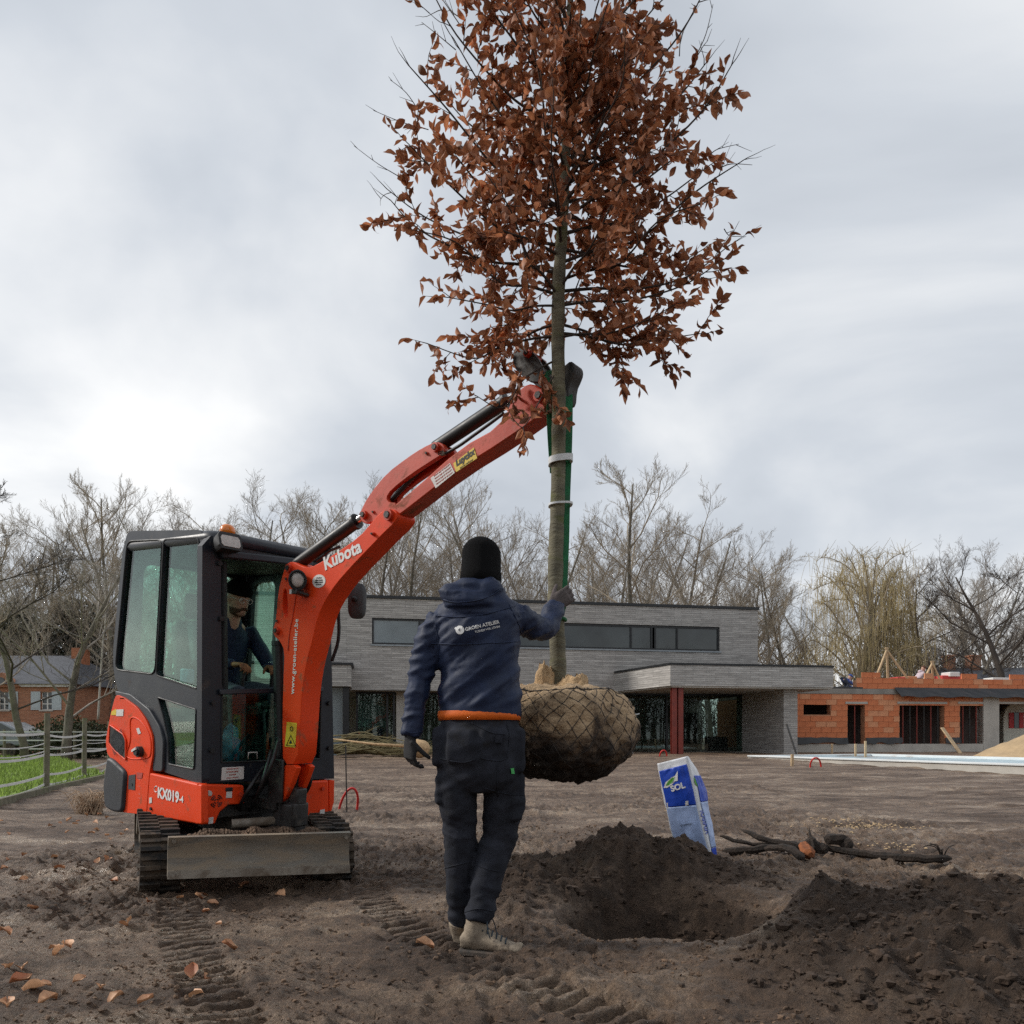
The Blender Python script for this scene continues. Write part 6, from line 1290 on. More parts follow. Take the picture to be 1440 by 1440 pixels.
def roof_worker(px, py_top, off, jm, label, lean):
    h = gpt(px, py_top, off); fz = GZT; b = Vector((h.x, h.y, fz)); fx = GU * lean; T = thing('person', b, label, 'person', None); top = h.z - fz; s = 1.; V = lambda a, z, l=0.: b + fx * a + Vector((0, 0, z)) + GV * l
    pel = .62 if top < 1.3 else .85; cz = pel + .30; hz_ = top - .13
    J = dict(head=V(.35, hz_), face=(GU * lean * .8 + GV * .3 + Vector((0, 0, -.5))), up=Vector((0, 0, 1)), front=(GU * lean * .9 + GV * .3).normalized(), pelvis=V(0, pel), chest=V(.2, min(cz, hz_ - .28)), neck=V(.3, hz_ - .14), shL=V(.2, hz_ - .24, -.17), shR=V(.22, hz_ - .24, .17), elL=V(.42, hz_ - .42, -.2), elR=V(.44, hz_ - .42, .2), wrL=V(.62, hz_ - .50, -.1), wrR=V(.62, hz_ - .5, .12), hipL=V(0, pel - .03, -.09), hipR=V(0, pel - .03, .09), knL=V(.2, pel * .55, -.12), knR=V(.2, pel * .55, .12), anL=V(.0, .1, -.12), anR=V(.0, .1, .12), heelL=V(-.06, .01, -.12), heelR=V(-.06, .01, .12), toeL=fx, toeR=fx, pnL=Vector((0, 0, -1)), pnR=Vector((0, 0, -1)), thL=GV, thR=-GV)
    dressed(T, J, jm, 'jeans', 'glove_brown', s, .022, True, 'hair_brown' if jm == 'hoodie_pale' else 'hoodie_blue', False, True)
roof_worker(1289, 936, -1.6, 'hoodie_pale', 'person in pale pink hoodie bending over on the unfinished roof', 1)
roof_worker(1186, 948, -2.2, 'hoodie_blue', 'person in blue jacket crouching on the low roof edge', 1)
# ------------------------------------------------------------------ the hanging beech tree
TD = 3.82
def beech():
    rs = random.Random(21); P = lambda px, py, dd=0.: at_d(px, py, TD) + Vector((0, dd, 0)); base = P(783, 952)
    T = thing('beech_tree', P(785, 1098), 'young copper beech with brown leaves and wrapped root ball hanging from the excavator', 'tree')
    # trunk
    tp = [(783, 985, 12.5), (783, 952, 12.0), (783, 900, 11.4), (782, 850, 11), (783, 780, 10.6), (784, 700, 10.2), (784, 620, 10), (785, 540, 9.6), (786, 480, 9.3), (787, 400, 9), (790, 320, 8), (793, 240, 7), (797, 160, 6), (800, 80, 5), (803, 0, 4), (808, -90, 3), (812, -180, 1.8), (815, -240, .8)]
    tp = [(x + 1.6 * math.sin(i * 1.3), y, r) for i, (x, y, r) in enumerate(tp)]
    m = MB(); pts = spline([P(x, y) for x, y, r in tp], 5); rad = np.interp(np.arange(len(pts)) / 5., np.arange(len(tp)), [r for _, _, r in tp]) * TD / F; rad = [r * (1 + .05 * math.sin(i * 2.1) + .03 * rs.uniform(-1, 1)) for i, r in enumerate(rad)]
    m.tube(pts, rad, 14); m.build('trunk', 'bark_young', T, smooth=True)
    br = MB(); leaves = []
    def trunk_at(y): x = np.interp(-y, [-q[1] for q in tp], [q[0] for q in tp]); return x
    def leaf_at(p, d, sc=1.):
        dr = (Vector(d) * .55 + Vector((rs.gauss(.08, .40), rs.gauss(0, .40), rs.gauss(-.34, .38)))).normalized(); leaves.append((p, dr, rs.uniform(0, 6.28), rs.uniform(.046, .077) * sc, rs.randrange(6)))
    def twig(p, d, L_, dens, r0=.0026):
        n = max(3, int(L_ / .026)); q = [p.copy()]; dd = Vector(d).normalized()
        for i in range(n): dd = (dd + Vector((rs.gauss(0, .10), rs.gauss(0, .10), rs.gauss(.0, .10)))).normalized(); q.append(q[-1] + dd * L_ / n)
        br.tube(q, [r0 * (1 - .75 * i / n) for i in range(n + 1)], 4, False)
        for i in range(1, n + 1):
            if rs.random() < dens: leaf_at(q[i], dd)
            if rs.random() < dens * .8: leaf_at(q[i].lerp(q[i - 1], .5), (dd + Vector((rs.gauss(0, .6), rs.gauss(0, .6), 0))))
        return q
    def branch(y0, tip, dz, r0=.011, dens=.8, bare=.0, droop=0., sub=1.):
        a = P(trunk_at(y0), y0); b = P(tip[0], tip[1], dz); L_ = (b - a).length; mid = a.lerp(b, .45) + Vector((0, 0, -.10 * L_ + droop * .5)); q = spline([a, a.lerp(mid, .5) + Vector((0, 0, .01)), mid, mid.lerp(b, .55) + Vector((rs.gauss(0, .035), rs.gauss(0, .04), rs.gauss(-.01, .03) - droop * .2)), b], 5); n = len(q)
        br.tube(q, [r0 * (1 - .85 * i / (n - 1)) + .0012 for i in range(n)], 6, False)
        k = int(L_ / .085 * sub)
        for j in range(k):
            t = .12 + .88 * (j + rs.random()) / k; i = min(n - 2, int(t * (n - 1))); p = q[i].lerp(q[i + 1], t * (n - 1) - i); d = (q[i + 1] - q[i]).normalized(); side = Vector((rs.gauss(0, 1), rs.gauss(0, 1), rs.gauss(.1, .7))); side = (side - d * side.dot(d)).normalized()
            dn = dens * (1 if t < 1 - bare else .05); L2 = (.10 + .20 * rs.random()) * (1.15 - .6 * t) * min(1.2, .5 + L_)
            w = twig(p, d * .75 + side * .8, L2, dn)
            if L2 > .15 and rs.random() < .6: i2 = len(w) // 2; twig(w[i2], (w[i2 + 1] - w[i2]).normalized() + Vector((rs.gauss(0, .7), rs.gauss(0, .7), rs.gauss(0, .4))), L2 * .6, dn)
        twig(q[-1], (q[-1] - q[-2]).normalized(), .12, dens * (0 if bare else 1))
    spec = [(472, (600, 476), .05, .009, .62, 0, .05), (505, (672, 572), -.12, .007, .72, 0, .04), (520, (728, 615), -.16, .006, .7, 0, .03), (455, (655, 430), .3, .009, .7), (415, (600, 345), -.1, .011, .7), (430, (640, 475), -.35, .008, .65, 0, .05), (385, (545, 262), .1, .012, .75, .12), (360, (590, 290), -.4, .011, .7), (345, (530, 205), .3, .011, .72, .16), (325, (600, 200), .1, .012, .75, .1), (300, (585, 165), -.3, .012, .8, .05), (270, (640, 120), .4, .012, .85), (250, (640, 80), -.1, .012, .9, .1), (215, (625, 95), .2, .012, .9), (200, (610, 35), -.2, .011, .9, .22), (170, (660, 40), .3, .011, .9), (150, (640, -10), -.35, .011, .9, .2), (120, (690, -30), .1, .010, .9), (90, (680, -80), -.2, .009, .9),
            (468, (985, 462), .05, .010, .75, 0, .03), (475, (930, 470), -.25, .008, .7, 0, .02), (455, (965, 430), .3, .010, .75, 0, .01), (430, (1000, 395), -.15, .010, .6, 0, .02), (410, (1032, 328), .1, .012, .62, .06), (395, (960, 365), -.4, .010, .62), (370, (1035, 240), -.05, .012, .7, .14), (350, (1010, 290), .35, .011, .7), (330, (1000, 215), .1, .012, .75), (310, (1005, 165), -.3, .012, .8, .05), (285, (985, 150), .3, .012, .85), (262, (990, 100), -.05, .012, .9, .1), (235, (975, 80), .25, .012, .9), (205, (985, 30), -.25, .011, .9, .25), (180, (955, 20), .3, .011, .9), (150, (960, -25), .0, .010, .9, .2), (120, (930, -40), -.3, .010, .9), (90, (920, -90), .2, .009, .9)]
    for s in spec: s = list(s); s[3] *= .62; s[4] = min(.97, s[4] * 1.28); branch(*(s + [0] * (7 - len(s)) + [1.12]))
    # second leader and boughs towards and away from the viewer
    branch(265, (872, 120), -.15, .015, .85); branch(240, (880, 20), .1, .012, .85)
    for i in range(21):
        y0 = 470 - 22.5 * i + rs.uniform(-8, 8); a = rs.uniform(0, 6.28); reach = (.40 + .30 * rs.random()) * (1 if y0 > 100 else .75); dy = rs.choice((-1, 1)) * reach * (.6 + .4 * rs.random()); dx = rs.uniform(-.34, .34)
        branch(y0, (trunk_at(y0) + dx * F / TD, y0 - rs.uniform(60, 150)), dy, .007, .85, 0, 0, 1.0)
    for i in range(9):
        y0 = 330 - 42 * i; branch(y0, (trunk_at(y0) + rs.uniform(-140, 140), y0 - rs.uniform(60, 140)), rs.uniform(-.35, .35), .008, .85, 0, 0, .95)
    # bare shoots that stick out of the crown
    for (x0, y0, x1, y1) in ((600, 165, 530, 178), (560, 235, 503, 225), (590, 150, 548, 108), (640, 60, 590, 8), (655, 70, 605, -10), (650, 50, 625, -5), (975, 90, 1003, 5), (980, 80, 1000, 40), (960, 60, 980, 0), (1010, 245, 1062, 222), (1000, 215, 1040, 200), (1015, 330, 1045, 322)):
        a, b = P(x0, y0, rs.uniform(-.1, .1)), P(x1, y1, rs.uniform(-.1, .1)); q = spline([a, a.lerp(b, .5) + Vector((rs.gauss(0, .015), 0, rs.gauss(.0, .015))), b], 5); br.tube(q, [.0028 * (1 - .6 * i / len(q)) for i in range(len(q))], 4, False)
        for i in range(3, len(q), 3): d = (q[i] - q[i - 1]).normalized() + Vector((rs.gauss(0, .5), rs.gauss(0, .5), rs.gauss(0, .5))); br.tube([q[i], q[i] + d.normalized() * rs.uniform(.03, .09)], [.0018, .0008], 4, False)
    br.build('branches', 'branch_dark', T, smooth=True, fix=False)['kind'] = 'stuff'
    # leaves: folded, curled blades in six shapes
    shapes = []
    for k in range(6):
        cu = rs.uniform(-2.0, 2.3); fo = rs.uniform(.3, 1.15); tw = rs.uniform(-1.0, 1.0); v = []; f = []; n = 5
        for i in range(n + 1):
            t = i / n; w = .27 * math.sin(math.pi * min(1, t ** .85 + .02)) + (.0 if 0 < i < n else .004); an = cu * t; y = math.sin(an) / cu if abs(cu) > .1 else t; z = (1 - math.cos(an)) / cu if abs(cu) > .1 else 0
            for s in (-1, 0, 1):
                a = tw * t; lx, lz = s * w * math.cos(fo), abs(s) * w * math.sin(fo) * (1 + .3 * math.sin(9 * t + k)); v.append((lx * math.cos(a) - lz * math.sin(a), y, z + lx * math.sin(a) + lz * math.cos(a)))
        for i in range(n):
            for s in (0, 1): o = i * 3 + s; f.append((o, o + 1, o + 4, o + 3))
        shapes.append((np.array(v), f))
    leaves_s = sorted(leaves, key=lambda L: (L[0].y - .0 * L[3])); vis = [L for L in leaves_s if -25 < HOR - (L[0].z - HC) / L[0].y * F]
    single = vis[:300]; ids = set(id(L) for L in single); rest = [L for L in leaves if id(L) not in ids]
    print('leaves', len(leaves))
    def frame_(L): d = L[1]; x = d.orthogonal().normalized(); x.rotate(Quaternion(d, L[2])); z = x.cross(d); return np.array([x, d, z])
    V = []; Fc = []; o = 0
    for L in rest:
        v, f = shapes[L[4]]; V.append((v * L[3]) @ frame_(L) + np.array(L[0]) - np.array(ORIG[T])); Fc += [tuple(q + o for q in g) for g in f]; o += len(v)
    me = bpy.data.meshes.new('foliage'); me.from_pydata(np.concatenate(V).tolist(), [], Fc); me.materials.append(MATS['beech_leaf']); me.shade_smooth()
    fo = bpy.data.objects.new('foliage', me); COL.objects.link(fo); fo.parent = T; fo['kind'] = 'stuff'
    ms = []
    for v, f in shapes: me = bpy.data.meshes.new('leaf'); me.from_pydata(v.tolist(), [], f); me.materials.append(MATS['beech_leaf']); me.shade_smooth(); ms.append(me)
    for L in single:
        ob = bpy.data.objects.new('leaf', ms[L[4]]); COL.objects.link(ob); ob.parent = T; fr = frame_(L); M = Matrix([[*fr[:, 0]], [*fr[:, 1]], [*fr[:, 2]]]).to_4x4(); M = Matrix(((fr[0][0], fr[1][0], fr[2][0]), (fr[0][1], fr[1][1], fr[2][1]), (fr[0][2], fr[1][2], fr[2][2]))).to_4x4(); ob.matrix_local = Matrix.Translation(L[0] - ORIG[T]) @ M @ Matrix.Scale(L[3], 4)
    # root ball
    C = P(784, 1026); RX, RZ = 100 * TD / F, 68 * TD / F
    def surf(th, ph, off=0.):
        """th around, ph from bottom (-pi/2) to top"""
        c, s = math.cos(ph), math.sin(ph); rr = RX * (abs(c) ** .72); z = RZ * math.copysign(abs(s) ** (.8 if s > 0 else .95), s)
        if s > 0: z *= .86
        p = Vector((rr * math.cos(th), rr * math.sin(th), z)); n = p.normalized(); bulge = .035 * mnoise.noise(p * 4.2 + Vector((3, 1, 2))) + .020 * mnoise.noise(p * 11) + (.012 + .014 * max(0, -n.z)) * mnoise.noise(p * 26) + .010 * abs(mnoise.noise(p * 17 + Vector((9, 0, 0)))) + .006 * mnoise.noise(p * 55) + .03 * max(0, n.x) * max(0, .55 + n.z)
        return C + p + n * (bulge + off)
    m = MB(); n1, n2 = 150, 90; rows = [[surf(2 * math.pi * i / n1, -math.pi / 2 + math.pi * (j + .5) / n2, .004 * mnoise.noise(Vector((i * .5, j * .5, 0)))) for i in range(n1)] for j in range(n2)]; m.loft(rows)
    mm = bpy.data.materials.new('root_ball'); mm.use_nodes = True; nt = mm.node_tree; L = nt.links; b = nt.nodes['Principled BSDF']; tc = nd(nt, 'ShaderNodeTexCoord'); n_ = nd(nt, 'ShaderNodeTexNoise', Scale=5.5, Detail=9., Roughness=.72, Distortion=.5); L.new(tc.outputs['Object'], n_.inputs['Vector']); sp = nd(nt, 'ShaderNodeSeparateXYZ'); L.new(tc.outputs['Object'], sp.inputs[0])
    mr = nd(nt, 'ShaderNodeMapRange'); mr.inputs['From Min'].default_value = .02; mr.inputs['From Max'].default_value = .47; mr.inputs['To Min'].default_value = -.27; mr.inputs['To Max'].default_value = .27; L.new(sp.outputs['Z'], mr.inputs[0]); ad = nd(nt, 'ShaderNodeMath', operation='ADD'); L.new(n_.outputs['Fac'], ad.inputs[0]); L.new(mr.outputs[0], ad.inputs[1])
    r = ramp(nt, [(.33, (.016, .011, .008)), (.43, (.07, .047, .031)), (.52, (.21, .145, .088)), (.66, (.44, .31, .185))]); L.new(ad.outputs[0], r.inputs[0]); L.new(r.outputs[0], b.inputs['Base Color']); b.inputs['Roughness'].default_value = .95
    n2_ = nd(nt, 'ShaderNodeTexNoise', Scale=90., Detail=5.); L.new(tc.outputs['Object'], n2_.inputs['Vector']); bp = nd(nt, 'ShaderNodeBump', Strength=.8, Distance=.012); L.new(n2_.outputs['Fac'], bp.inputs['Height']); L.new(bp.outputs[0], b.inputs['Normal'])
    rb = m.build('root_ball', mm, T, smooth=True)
    w = MB()
    for fam in (-1, 1):
        for k in range(30):
            q = []
            for j in range(30): ph = -1.35 + 2.35 * j / 29; q.append(surf(2 * math.pi * k / 30 + fam * (.62 * ph) + .025 * math.sin(k * 5 + j * .7), ph, .001))
            w.tube(q, .0019, 5, False)
    w.tube([surf(2 * math.pi * i / 60, .95, .002) for i in range(60)], .0032, 5, closed=True); w.build('wire_net', 'wire', rb, smooth=True)['kind'] = 'stuff'
    for (x0, y0, x1, y1) in ((884, 1010, 898, 1004), (873, 1040, 889, 1060)): w = MB(); w.tube([P(x0, y0, -.02), P((x0 + x1) / 2 + 1, (y0 + y1) / 2 - 2, -.03), P(x1, y1, -.03)], [.004, .0035, .002], 6); w.build('root_end', 'strap_white', rb, smooth=True)
    # gathered burlap round the stem
    def cloth(cx, cy, dd, rx, ry, rz, seed, lean):
        mb = MB(); nn, kk = 48, 16; c = P(cx, cy, dd); rows = []
        for j in range(kk):
            t = j / (kk - 1)
            rows.append([c + Vector((lean * t + rx * (1 - .5 * t ** 1.5) * math.cos(a) * (1 + .16 * math.sin(a * 5 + seed) * t + .35 * mnoise.noise(Vector((math.cos(a) * 2, math.sin(a) * 2, t * 2 + seed)))), ry * (1 - .5 * t ** 1.5) * math.sin(a) * (1 + .16 * math.sin(a * 7 + seed * 2) * t), rz * t * (1 + .22 * mnoise.noise(Vector((math.cos(a) * .9 + seed, math.sin(a) * .9, seed)))) + .02 * mnoise.noise(Vector((a * 3, t * 7, seed))))) for a in (2 * math.pi * i / nn for i in range(nn))])
        mb.loft(rows, False); o = mb.build('burlap_wrap', 'burlap', T, smooth=True); md = o.modifiers.new('s', 'SOLIDIFY'); md.thickness = .004
    cloth(766, 972, -.03, .055, .05, .13, 1.3, .0); cloth(804, 968, -.06, .085, .06, .06, 4.1, .02); cloth(744, 975, .0, .07, .08, .04, 7.7, -.02); cloth(790, 978, -.02, .16, .12, .03, 2.2, 0); cloth(845, 986, .02, .10, .12, .03, 5.2, .03)
    return trunk_at
TRUNK_AT = beech()
# sling and straps
def sling():
    P = lambda px, py, dd: at_d(px, py, TD) + Vector((0, dd, 0))
    def ribbon(pts, w, nm, par, t=.006):
        m = MB(); q = spline(pts, 6); rg = []
        for i, p in enumerate(q): d = (q[min(i + 1, len(q) - 1)] - q[max(i - 1, 0)]).normalized(); x = Vector((1, .15, 0)); x = (x - d * x.dot(d)).normalized(); n = d.cross(x); rg.append([p + x * w / 2 + n * t / 2, p - x * w / 2 + n * t / 2, p - x * w / 2 - n * t / 2, p + x * w / 2 - n * t / 2])
        m.loft(rg); return m.build(nm, 'sling_green', par, auto=40)
    t = thing('lifting_sling', P(795, 880, 0), 'green webbing sling hanging from the coupler beside the trunk', 'sling')
    ribbon([P(770, 516, .10), P(773, 540, .055), P(775, 600, .05), P(779, 660, .055)], .035, 'webbing', t); ribbon([P(801, 540, .10), P(801, 560, .03), P(800, 620, .02), P(797, 700, .015), P(795.5, 760, .01), P(793, 820, .0), P(792, 845, -.0)], .036, 'webbing', t); ribbon([P(792, 838, -.035), P(790, 852, -.045), P(786, 866, -.05), P(781, 876, -.047)], .042, 'webbing', t)
    ribbon([P(770, 516, .10), P(778, 509, .12), P(790, 509, .13), P(801, 520, .12), P(801, 541, .10)], .05, 'webbing', t)
    m = MB(); m.tube([P(783 + 12.4 * math.cos(a), 868 + 4 * math.cos(a), -.044 * math.sin(a)) for a in (2 * math.pi * i / 24 for i in range(24))], .009, 8, closed=True); m.build('choke_loop', 'sling_green', t, smooth=True)
    for y0, y1, h, nm, lab in ((650, 645, .032, 'strap', 'wide white plastic strap tying the sling to the trunk'), (711, 709, .010, 'cable_tie', 'thin white cable tie round trunk and sling')):
        m = MB(); rg = []; n = 36
        for i in range(n): a = 2 * math.pi * i / n; ca, sa = math.cos(a), math.sin(a); x = 788 + 15.8 * math.copysign(abs(ca) ** .8, ca); c = P(x, y0 + (y1 - y0) * (ca + 1) / 2, -.047 * math.copysign(abs(sa) ** .6, sa)); o = Vector((ca, -sa, 0)) * .004; rg.append([c + o + Vector((0, 0, h / 2)), c - o + Vector((0, 0, h / 2)), c - o - Vector((0, 0, h / 2)), c + o - Vector((0, 0, h / 2))])
        m.loft(rg, False, True); c = P(803.5, y1 - 1, 0); m.box(c, (.014, .02, h * 1.2)); o = m.build(nm, 'strap_white', auto=40, org=P(788, y0, 0)); tag(o, lab, 'strap')
sling()

# ------------------------------------------------------------------ bag, timber debris, hoses, brush, fallen leaves
def fert_bag():
    d = 5.62; P = lambda px, py, dd=0.: at_d(px, py, d) + Vector((0, dd, 0)); T = thing('fertiliser_bag', P(985, 1215), 'opened blue and white plastic sack standing behind the soil heap', 'sack')
    # picture positions of the three upright edges (left, front fold, right) from top to bottom
    Lf = [(925, 1074), (928, 1092), (935, 1122), (938, 1140), (944, 1168), (952, 1196), (956, 1222)]; Md = [(963, 1063), (967, 1080), (974, 1110), (979, 1136), (988, 1172), (995, 1196), (1001, 1222)]; Rt = [(968, 1064), (983, 1082), (996, 1112), (1001, 1134), (1006, 1168), (1012, 1196), (1016, 1222)]
    nz, na = 40, 14; tt = np.linspace(0, 1, nz); g = lambda A, t, k: float(np.interp(t, np.linspace(0, 1, len(A)), [a[k] for a in A]))
    def pt(side, t, s):     # side 0 front face, 1 right face, 2 back
        a, b, c = [(g(A, t, 0), g(A, t, 1)) for A in (Lf, Md, Rt)]; th = .03 + .13 * min(1, t * 2.2)
        A_, B_, C_ = P(*a, 0.02), P(*b, -.07 - th * .15), P(*c, th * .75); D_ = A_ + (C_ - B_) * .9
        q = [A_.lerp(B_, s), B_.lerp(C_, s), C_.lerp(D_, s), D_.lerp(A_, s)][side]; nrm = [Vector((-.2, -1, 0)), Vector((1, -.4, 0)), Vector((.3, 1, 0)), Vector((-1, .3, 0))][side]
        e = 4 * s * (1 - s); q = q + nrm * (.022 * e * math.sin(math.pi * min(1, t * 1.1)) + e * (.016 * mnoise.noise(Vector((s * 3 + side * 5, t * 5, 1))) + .012 * abs(mnoise.noise(Vector((s * 5 + side * 3, t * 13 + s * 4, 7)))))); return q
    def face(side, t0, t1, s0, s1, nm, mt, par, off=.0, n=26, k=16):
        m = MB(); nrm = [Vector((-.15, -1, .05)), Vector((.75, -.65, 0)), Vector((.3, 1, 0)), Vector((-1, .3, 0))][side].normalized(); V = [pt(side, t0 + (t1 - t0) * j / n, s0 + (s1 - s0) * i / k) + nrm * off for j in range(n + 1) for i in range(k + 1)]
        m.add(V, [(j * (k + 1) + i, j * (k + 1) + i + 1, (j + 1) * (k + 1) + i + 1, (j + 1) * (k + 1) + i) for j in range(n) for i in range(k)]); o = m.build(nm, mt, par, smooth=True, fix=False); md = o.modifiers.new('s', 'SOLIDIFY'); md.thickness = .002; return o
    m = MB(); rings = [[pt(sd, t, i / 12) for sd in range(4) for i in range(12)] for t in np.linspace(0, 1, 50)]; m.loft(rings, False); b = m.build('sack', 'bag_white', T, smooth=True); b.modifiers.new('s', 'SOLIDIFY').thickness = .002
    face(0, .10, .46, .02, .93, 'blue_panel', 'bag_blue', b, .004); face(0, .462, .86, .02, .93, 'pale_panel', 'bag_pale', b, .004); face(0, .862, .985, .02, .93, 'blue_panel', 'bag_blue', b, .004)
    face(1, .22, .44, .12, .98, 'blue_panel', 'bag_blue', b, .004); face(1, .445, .80, .12, .98, 'pale_panel', 'bag_pale', b, .004); face(1, .802, .985, .12, .98, 'blue_panel', 'bag_blue', b, .004)
    bv = BVHTree.FromPolygons([tuple(v) for v in m.v], m.f); c0 = Vector((0, 0, HC))
    def proj_text(t, a, bq, size, bold, mt, nm, flip=False):
        A, B_ = at_d(*a, 4), at_d(*bq, 4); xd = (B_ - A).normalized(); yd = Vector((0, -1, 0)).cross(xd); tm = text_mb(t, size, (A + B_) / 2, xd, yd, bold, width=(B_ - A).length); o = MB(); vs = []
        ok = []
        for v in tm.v: r = (v - c0).normalized(); h = bv.ray_cast(c0, r); ok.append(h[0] is not None); vs.append(h[0] - r * .012 if h[0] is not None else Vector((0, 5.6, .3)))
        o.add(vs, [f for f in tm.f if all(vs[i].y < 7 and ok[i] for i in f)]); o.build(nm, mt, b, fix=False)
    proj_text('SOL', (943, 1110), (963, 1104), .1, .004, 'white_print', 'sack_lettering'); proj_text('VIVISOL', (997, 1172), (988, 1136), .1, .002, 'bag_blue', 'sack_lettering')
    proj_text('COMPOST', (957, 1161), (974, 1159), .02, 0, 'black_print', 'sack_lettering')
    def spoly(pts, mt, nm, off=.010):
        vs = []
        for p in pts:
            r = (at_d(*p, 4) - c0).normalized(); h = bv.ray_cast(c0, r); vs.append(h[0] - r * off if h[0] is not None else None)
        if all(v is not None for v in vs): o = MB(); o.add(vs, [tuple(range(len(vs)))]); o.build(nm, mt, b, fix=False)
    spoly([(933, 1108), (936, 1100), (944, 1093), (953, 1089), (950, 1098), (944, 1104), (938, 1108)], 'white_print', 'sack_logo', .010); spoly([(936, 1105), (939, 1099), (945, 1094), (949, 1093), (946, 1099), (941, 1104)], 'leaf_green', 'sack_logo', .013); spoly([(947, 1099), (950, 1089), (953, 1084), (953, 1098)], 'white_print', 'sack_logo', .010)
    spoly([(976, 1093), (979, 1096), (982, 1104), (981, 1106), (977, 1101)], 'leaf_green', 'sack_logo', .013); spoly([(937, 1129), (968, 1126), (968, 1132), (938, 1138)], 'white_sticker', 'sack_note'); spoly([(997, 1177), (1004, 1175), (1007, 1192), (1000, 1193)], 'white_print', 'sack_note')
fert_bag()
def debris():
    rs = random.Random(4)
    def log(px, r0, r1, label, mt='charred', name='burnt_branch', lift=0.02, grp='burnt branches on the mud'):
        q = []
        for i, (x, y, z) in enumerate(px): g = at_ground(x, y); q.append(Vector((g.x, g.y, gz(g.x, g.y) + z)))
        c = spline(q, 5); n = len(c); m = MB(); m.tube(c, [(r0 + (r1 - r0) * i / n) * (1 + .12 * rs.uniform(-1, 1)) * (.35 if i in (0, n - 1) else .8 if i in (1, n - 2) else 1) for i in range(n)], 7)
        for v in m.v: v += Vector((.6, 0, 1)) * (.012 * mnoise.noise(v * 13) + .008 * mnoise.noise(v * 31))
        o = m.build(name, mt, auto=25, org=c[0]); tag(o, label, 'branch', grp); return o
    log([(1338, 1219, .03), (1290, 1218, .05), (1230, 1213, .05), (1150, 1206, .06), (1080, 1203, .06)], .034, .03, 'long charred log lying flat at the right end of the debris')
    log([(1042, 1200, .22), (1062, 1203, .14), (1100, 1206, .08), (1130, 1208, .05)], .012, .042, 'thick charred branch sticking up at the left of the debris')
    log([(1012, 1202, .14), (1050, 1204, .09), (1100, 1205, .06), (1140, 1206, .04)], .012, .022, 'thin charred stick pointing to the blue and white sack')
    log([(1015, 1206, .03), (1070, 1206, .03), (1110, 1206, .05)], .03, .03, 'short charred log just right of the sack')
    log([(1075, 1207, .06), (1105, 1212, .05), (1130, 1219, .03)], .022, .04, 'stubby charred branch pointing to the camera')
    log([(1135, 1206, .12), (1150, 1207, .10), (1165, 1208, .06)], .05, .04, 'thick dark stump piece on top of the debris')
    log([(1160, 1208, .12), (1185, 1207, .13), (1195, 1209, .06)], .045, .05, 'knotty dark log piece right of the orange rotten wood')
    log([(1138, 1205, .2), (1144, 1209, .05)], .006, .02, 'small upright dark splinter in the middle of the debris')
    log([(1128, 1210, .1), (1134, 1213, .07), (1140, 1216, .02)], .04, .05, 'chunk of orange rotten wood in the middle of the debris', 'wood_rot')
    m = MB(); g = at_ground(1325, 1216)
    for k in range(7): a = rs.uniform(-1, 1); m.tube(spline([g + Vector((0, 0, .02)), g + Vector((a * .04, 0, .10 + .05 * rs.random())), g + Vector((a * .12, rs.gauss(0, .03), .08 + .08 * rs.random()))], 4), [.006 - .0004 * i for i in range(9)], 5)
    o = m.build('root_tuft', 'charred', smooth=True, org=g); tag(o, 'tuft of dark roots at the tip of the long log', 'roots')
debris()
def hose_loop(px, py, w, h, label, lean=.1, base_dy=0.):
    g = at_ground(px, py); k = g.y / F; z0 = gz(g.x, g.y) - .02; q = []
    for i in range(13): a = math.pi * (-.12 + 1.24 * i / 12); q.append(Vector((g.x - w / 2 * k * math.cos(a) * (1 + .1 * math.sin(a)) + lean * h * k * math.sin(a), g.y + .04 * math.cos(a * 2), z0 + h * k * max(-.1, math.sin(a)) ** 1 if math.sin(a) > 0 else z0 - .05)))
    m = MB(); m.tube(spline(q, 4), max(.013, .010 + .0006 * g.y), 10); o = m.build('red_hose', 'hose_red', smooth=True, org=g); tag(o, label, 'hose', 'red conduit loops sticking out of the ground')
hose_loop(487, 1141, 25, 36, 'red conduit loop standing in the mud right of the excavator', .25); hose_loop(1148, 1078, 15, 14, 'red conduit loop beside the pool edge', -.1); hose_loop(933, 1064, 10, 10, 'red conduit loop in front of the dark glazing', .0)
g = at_ground(488, 1142); stick('thin_stake', Vector((g.x, g.y, -.1)), at_d(486, 1048, g.y), .014, 'dark_steel', 'thin steel stake inside the red conduit loop', 'stake')
def straw_tuft():
    rs = random.Random(9); g = at_ground(126, 1141); g.z = gz(g.x, g.y); m = MB()
    for k in range(170):
        a = rs.uniform(0, 6.28); r = rs.uniform(.0, .16); p = g + Vector((math.cos(a) * r, math.sin(a) * r, 0)); b = rs.uniform(0, 6.28); L_ = rs.uniform(.10, .34); q = [p, p + Vector((math.cos(b) * L_ * .4, math.sin(b) * L_ * .4, L_ * .9)), p + Vector((math.cos(b) * L_ * .9, math.sin(b) * L_ * .9, L_ * rs.uniform(.3, 1.)))]; m.tube(spline(q, 3), [.006, .0055, .005, .0045, .004, .003, .002], 4, False)
    o = m.build('root_bundle', 'straw', smooth=True, fix=False, org=g); tag(o, 'tangled bundle of pale roots on the ground behind the excavator', 'roots')
straw_tuft()
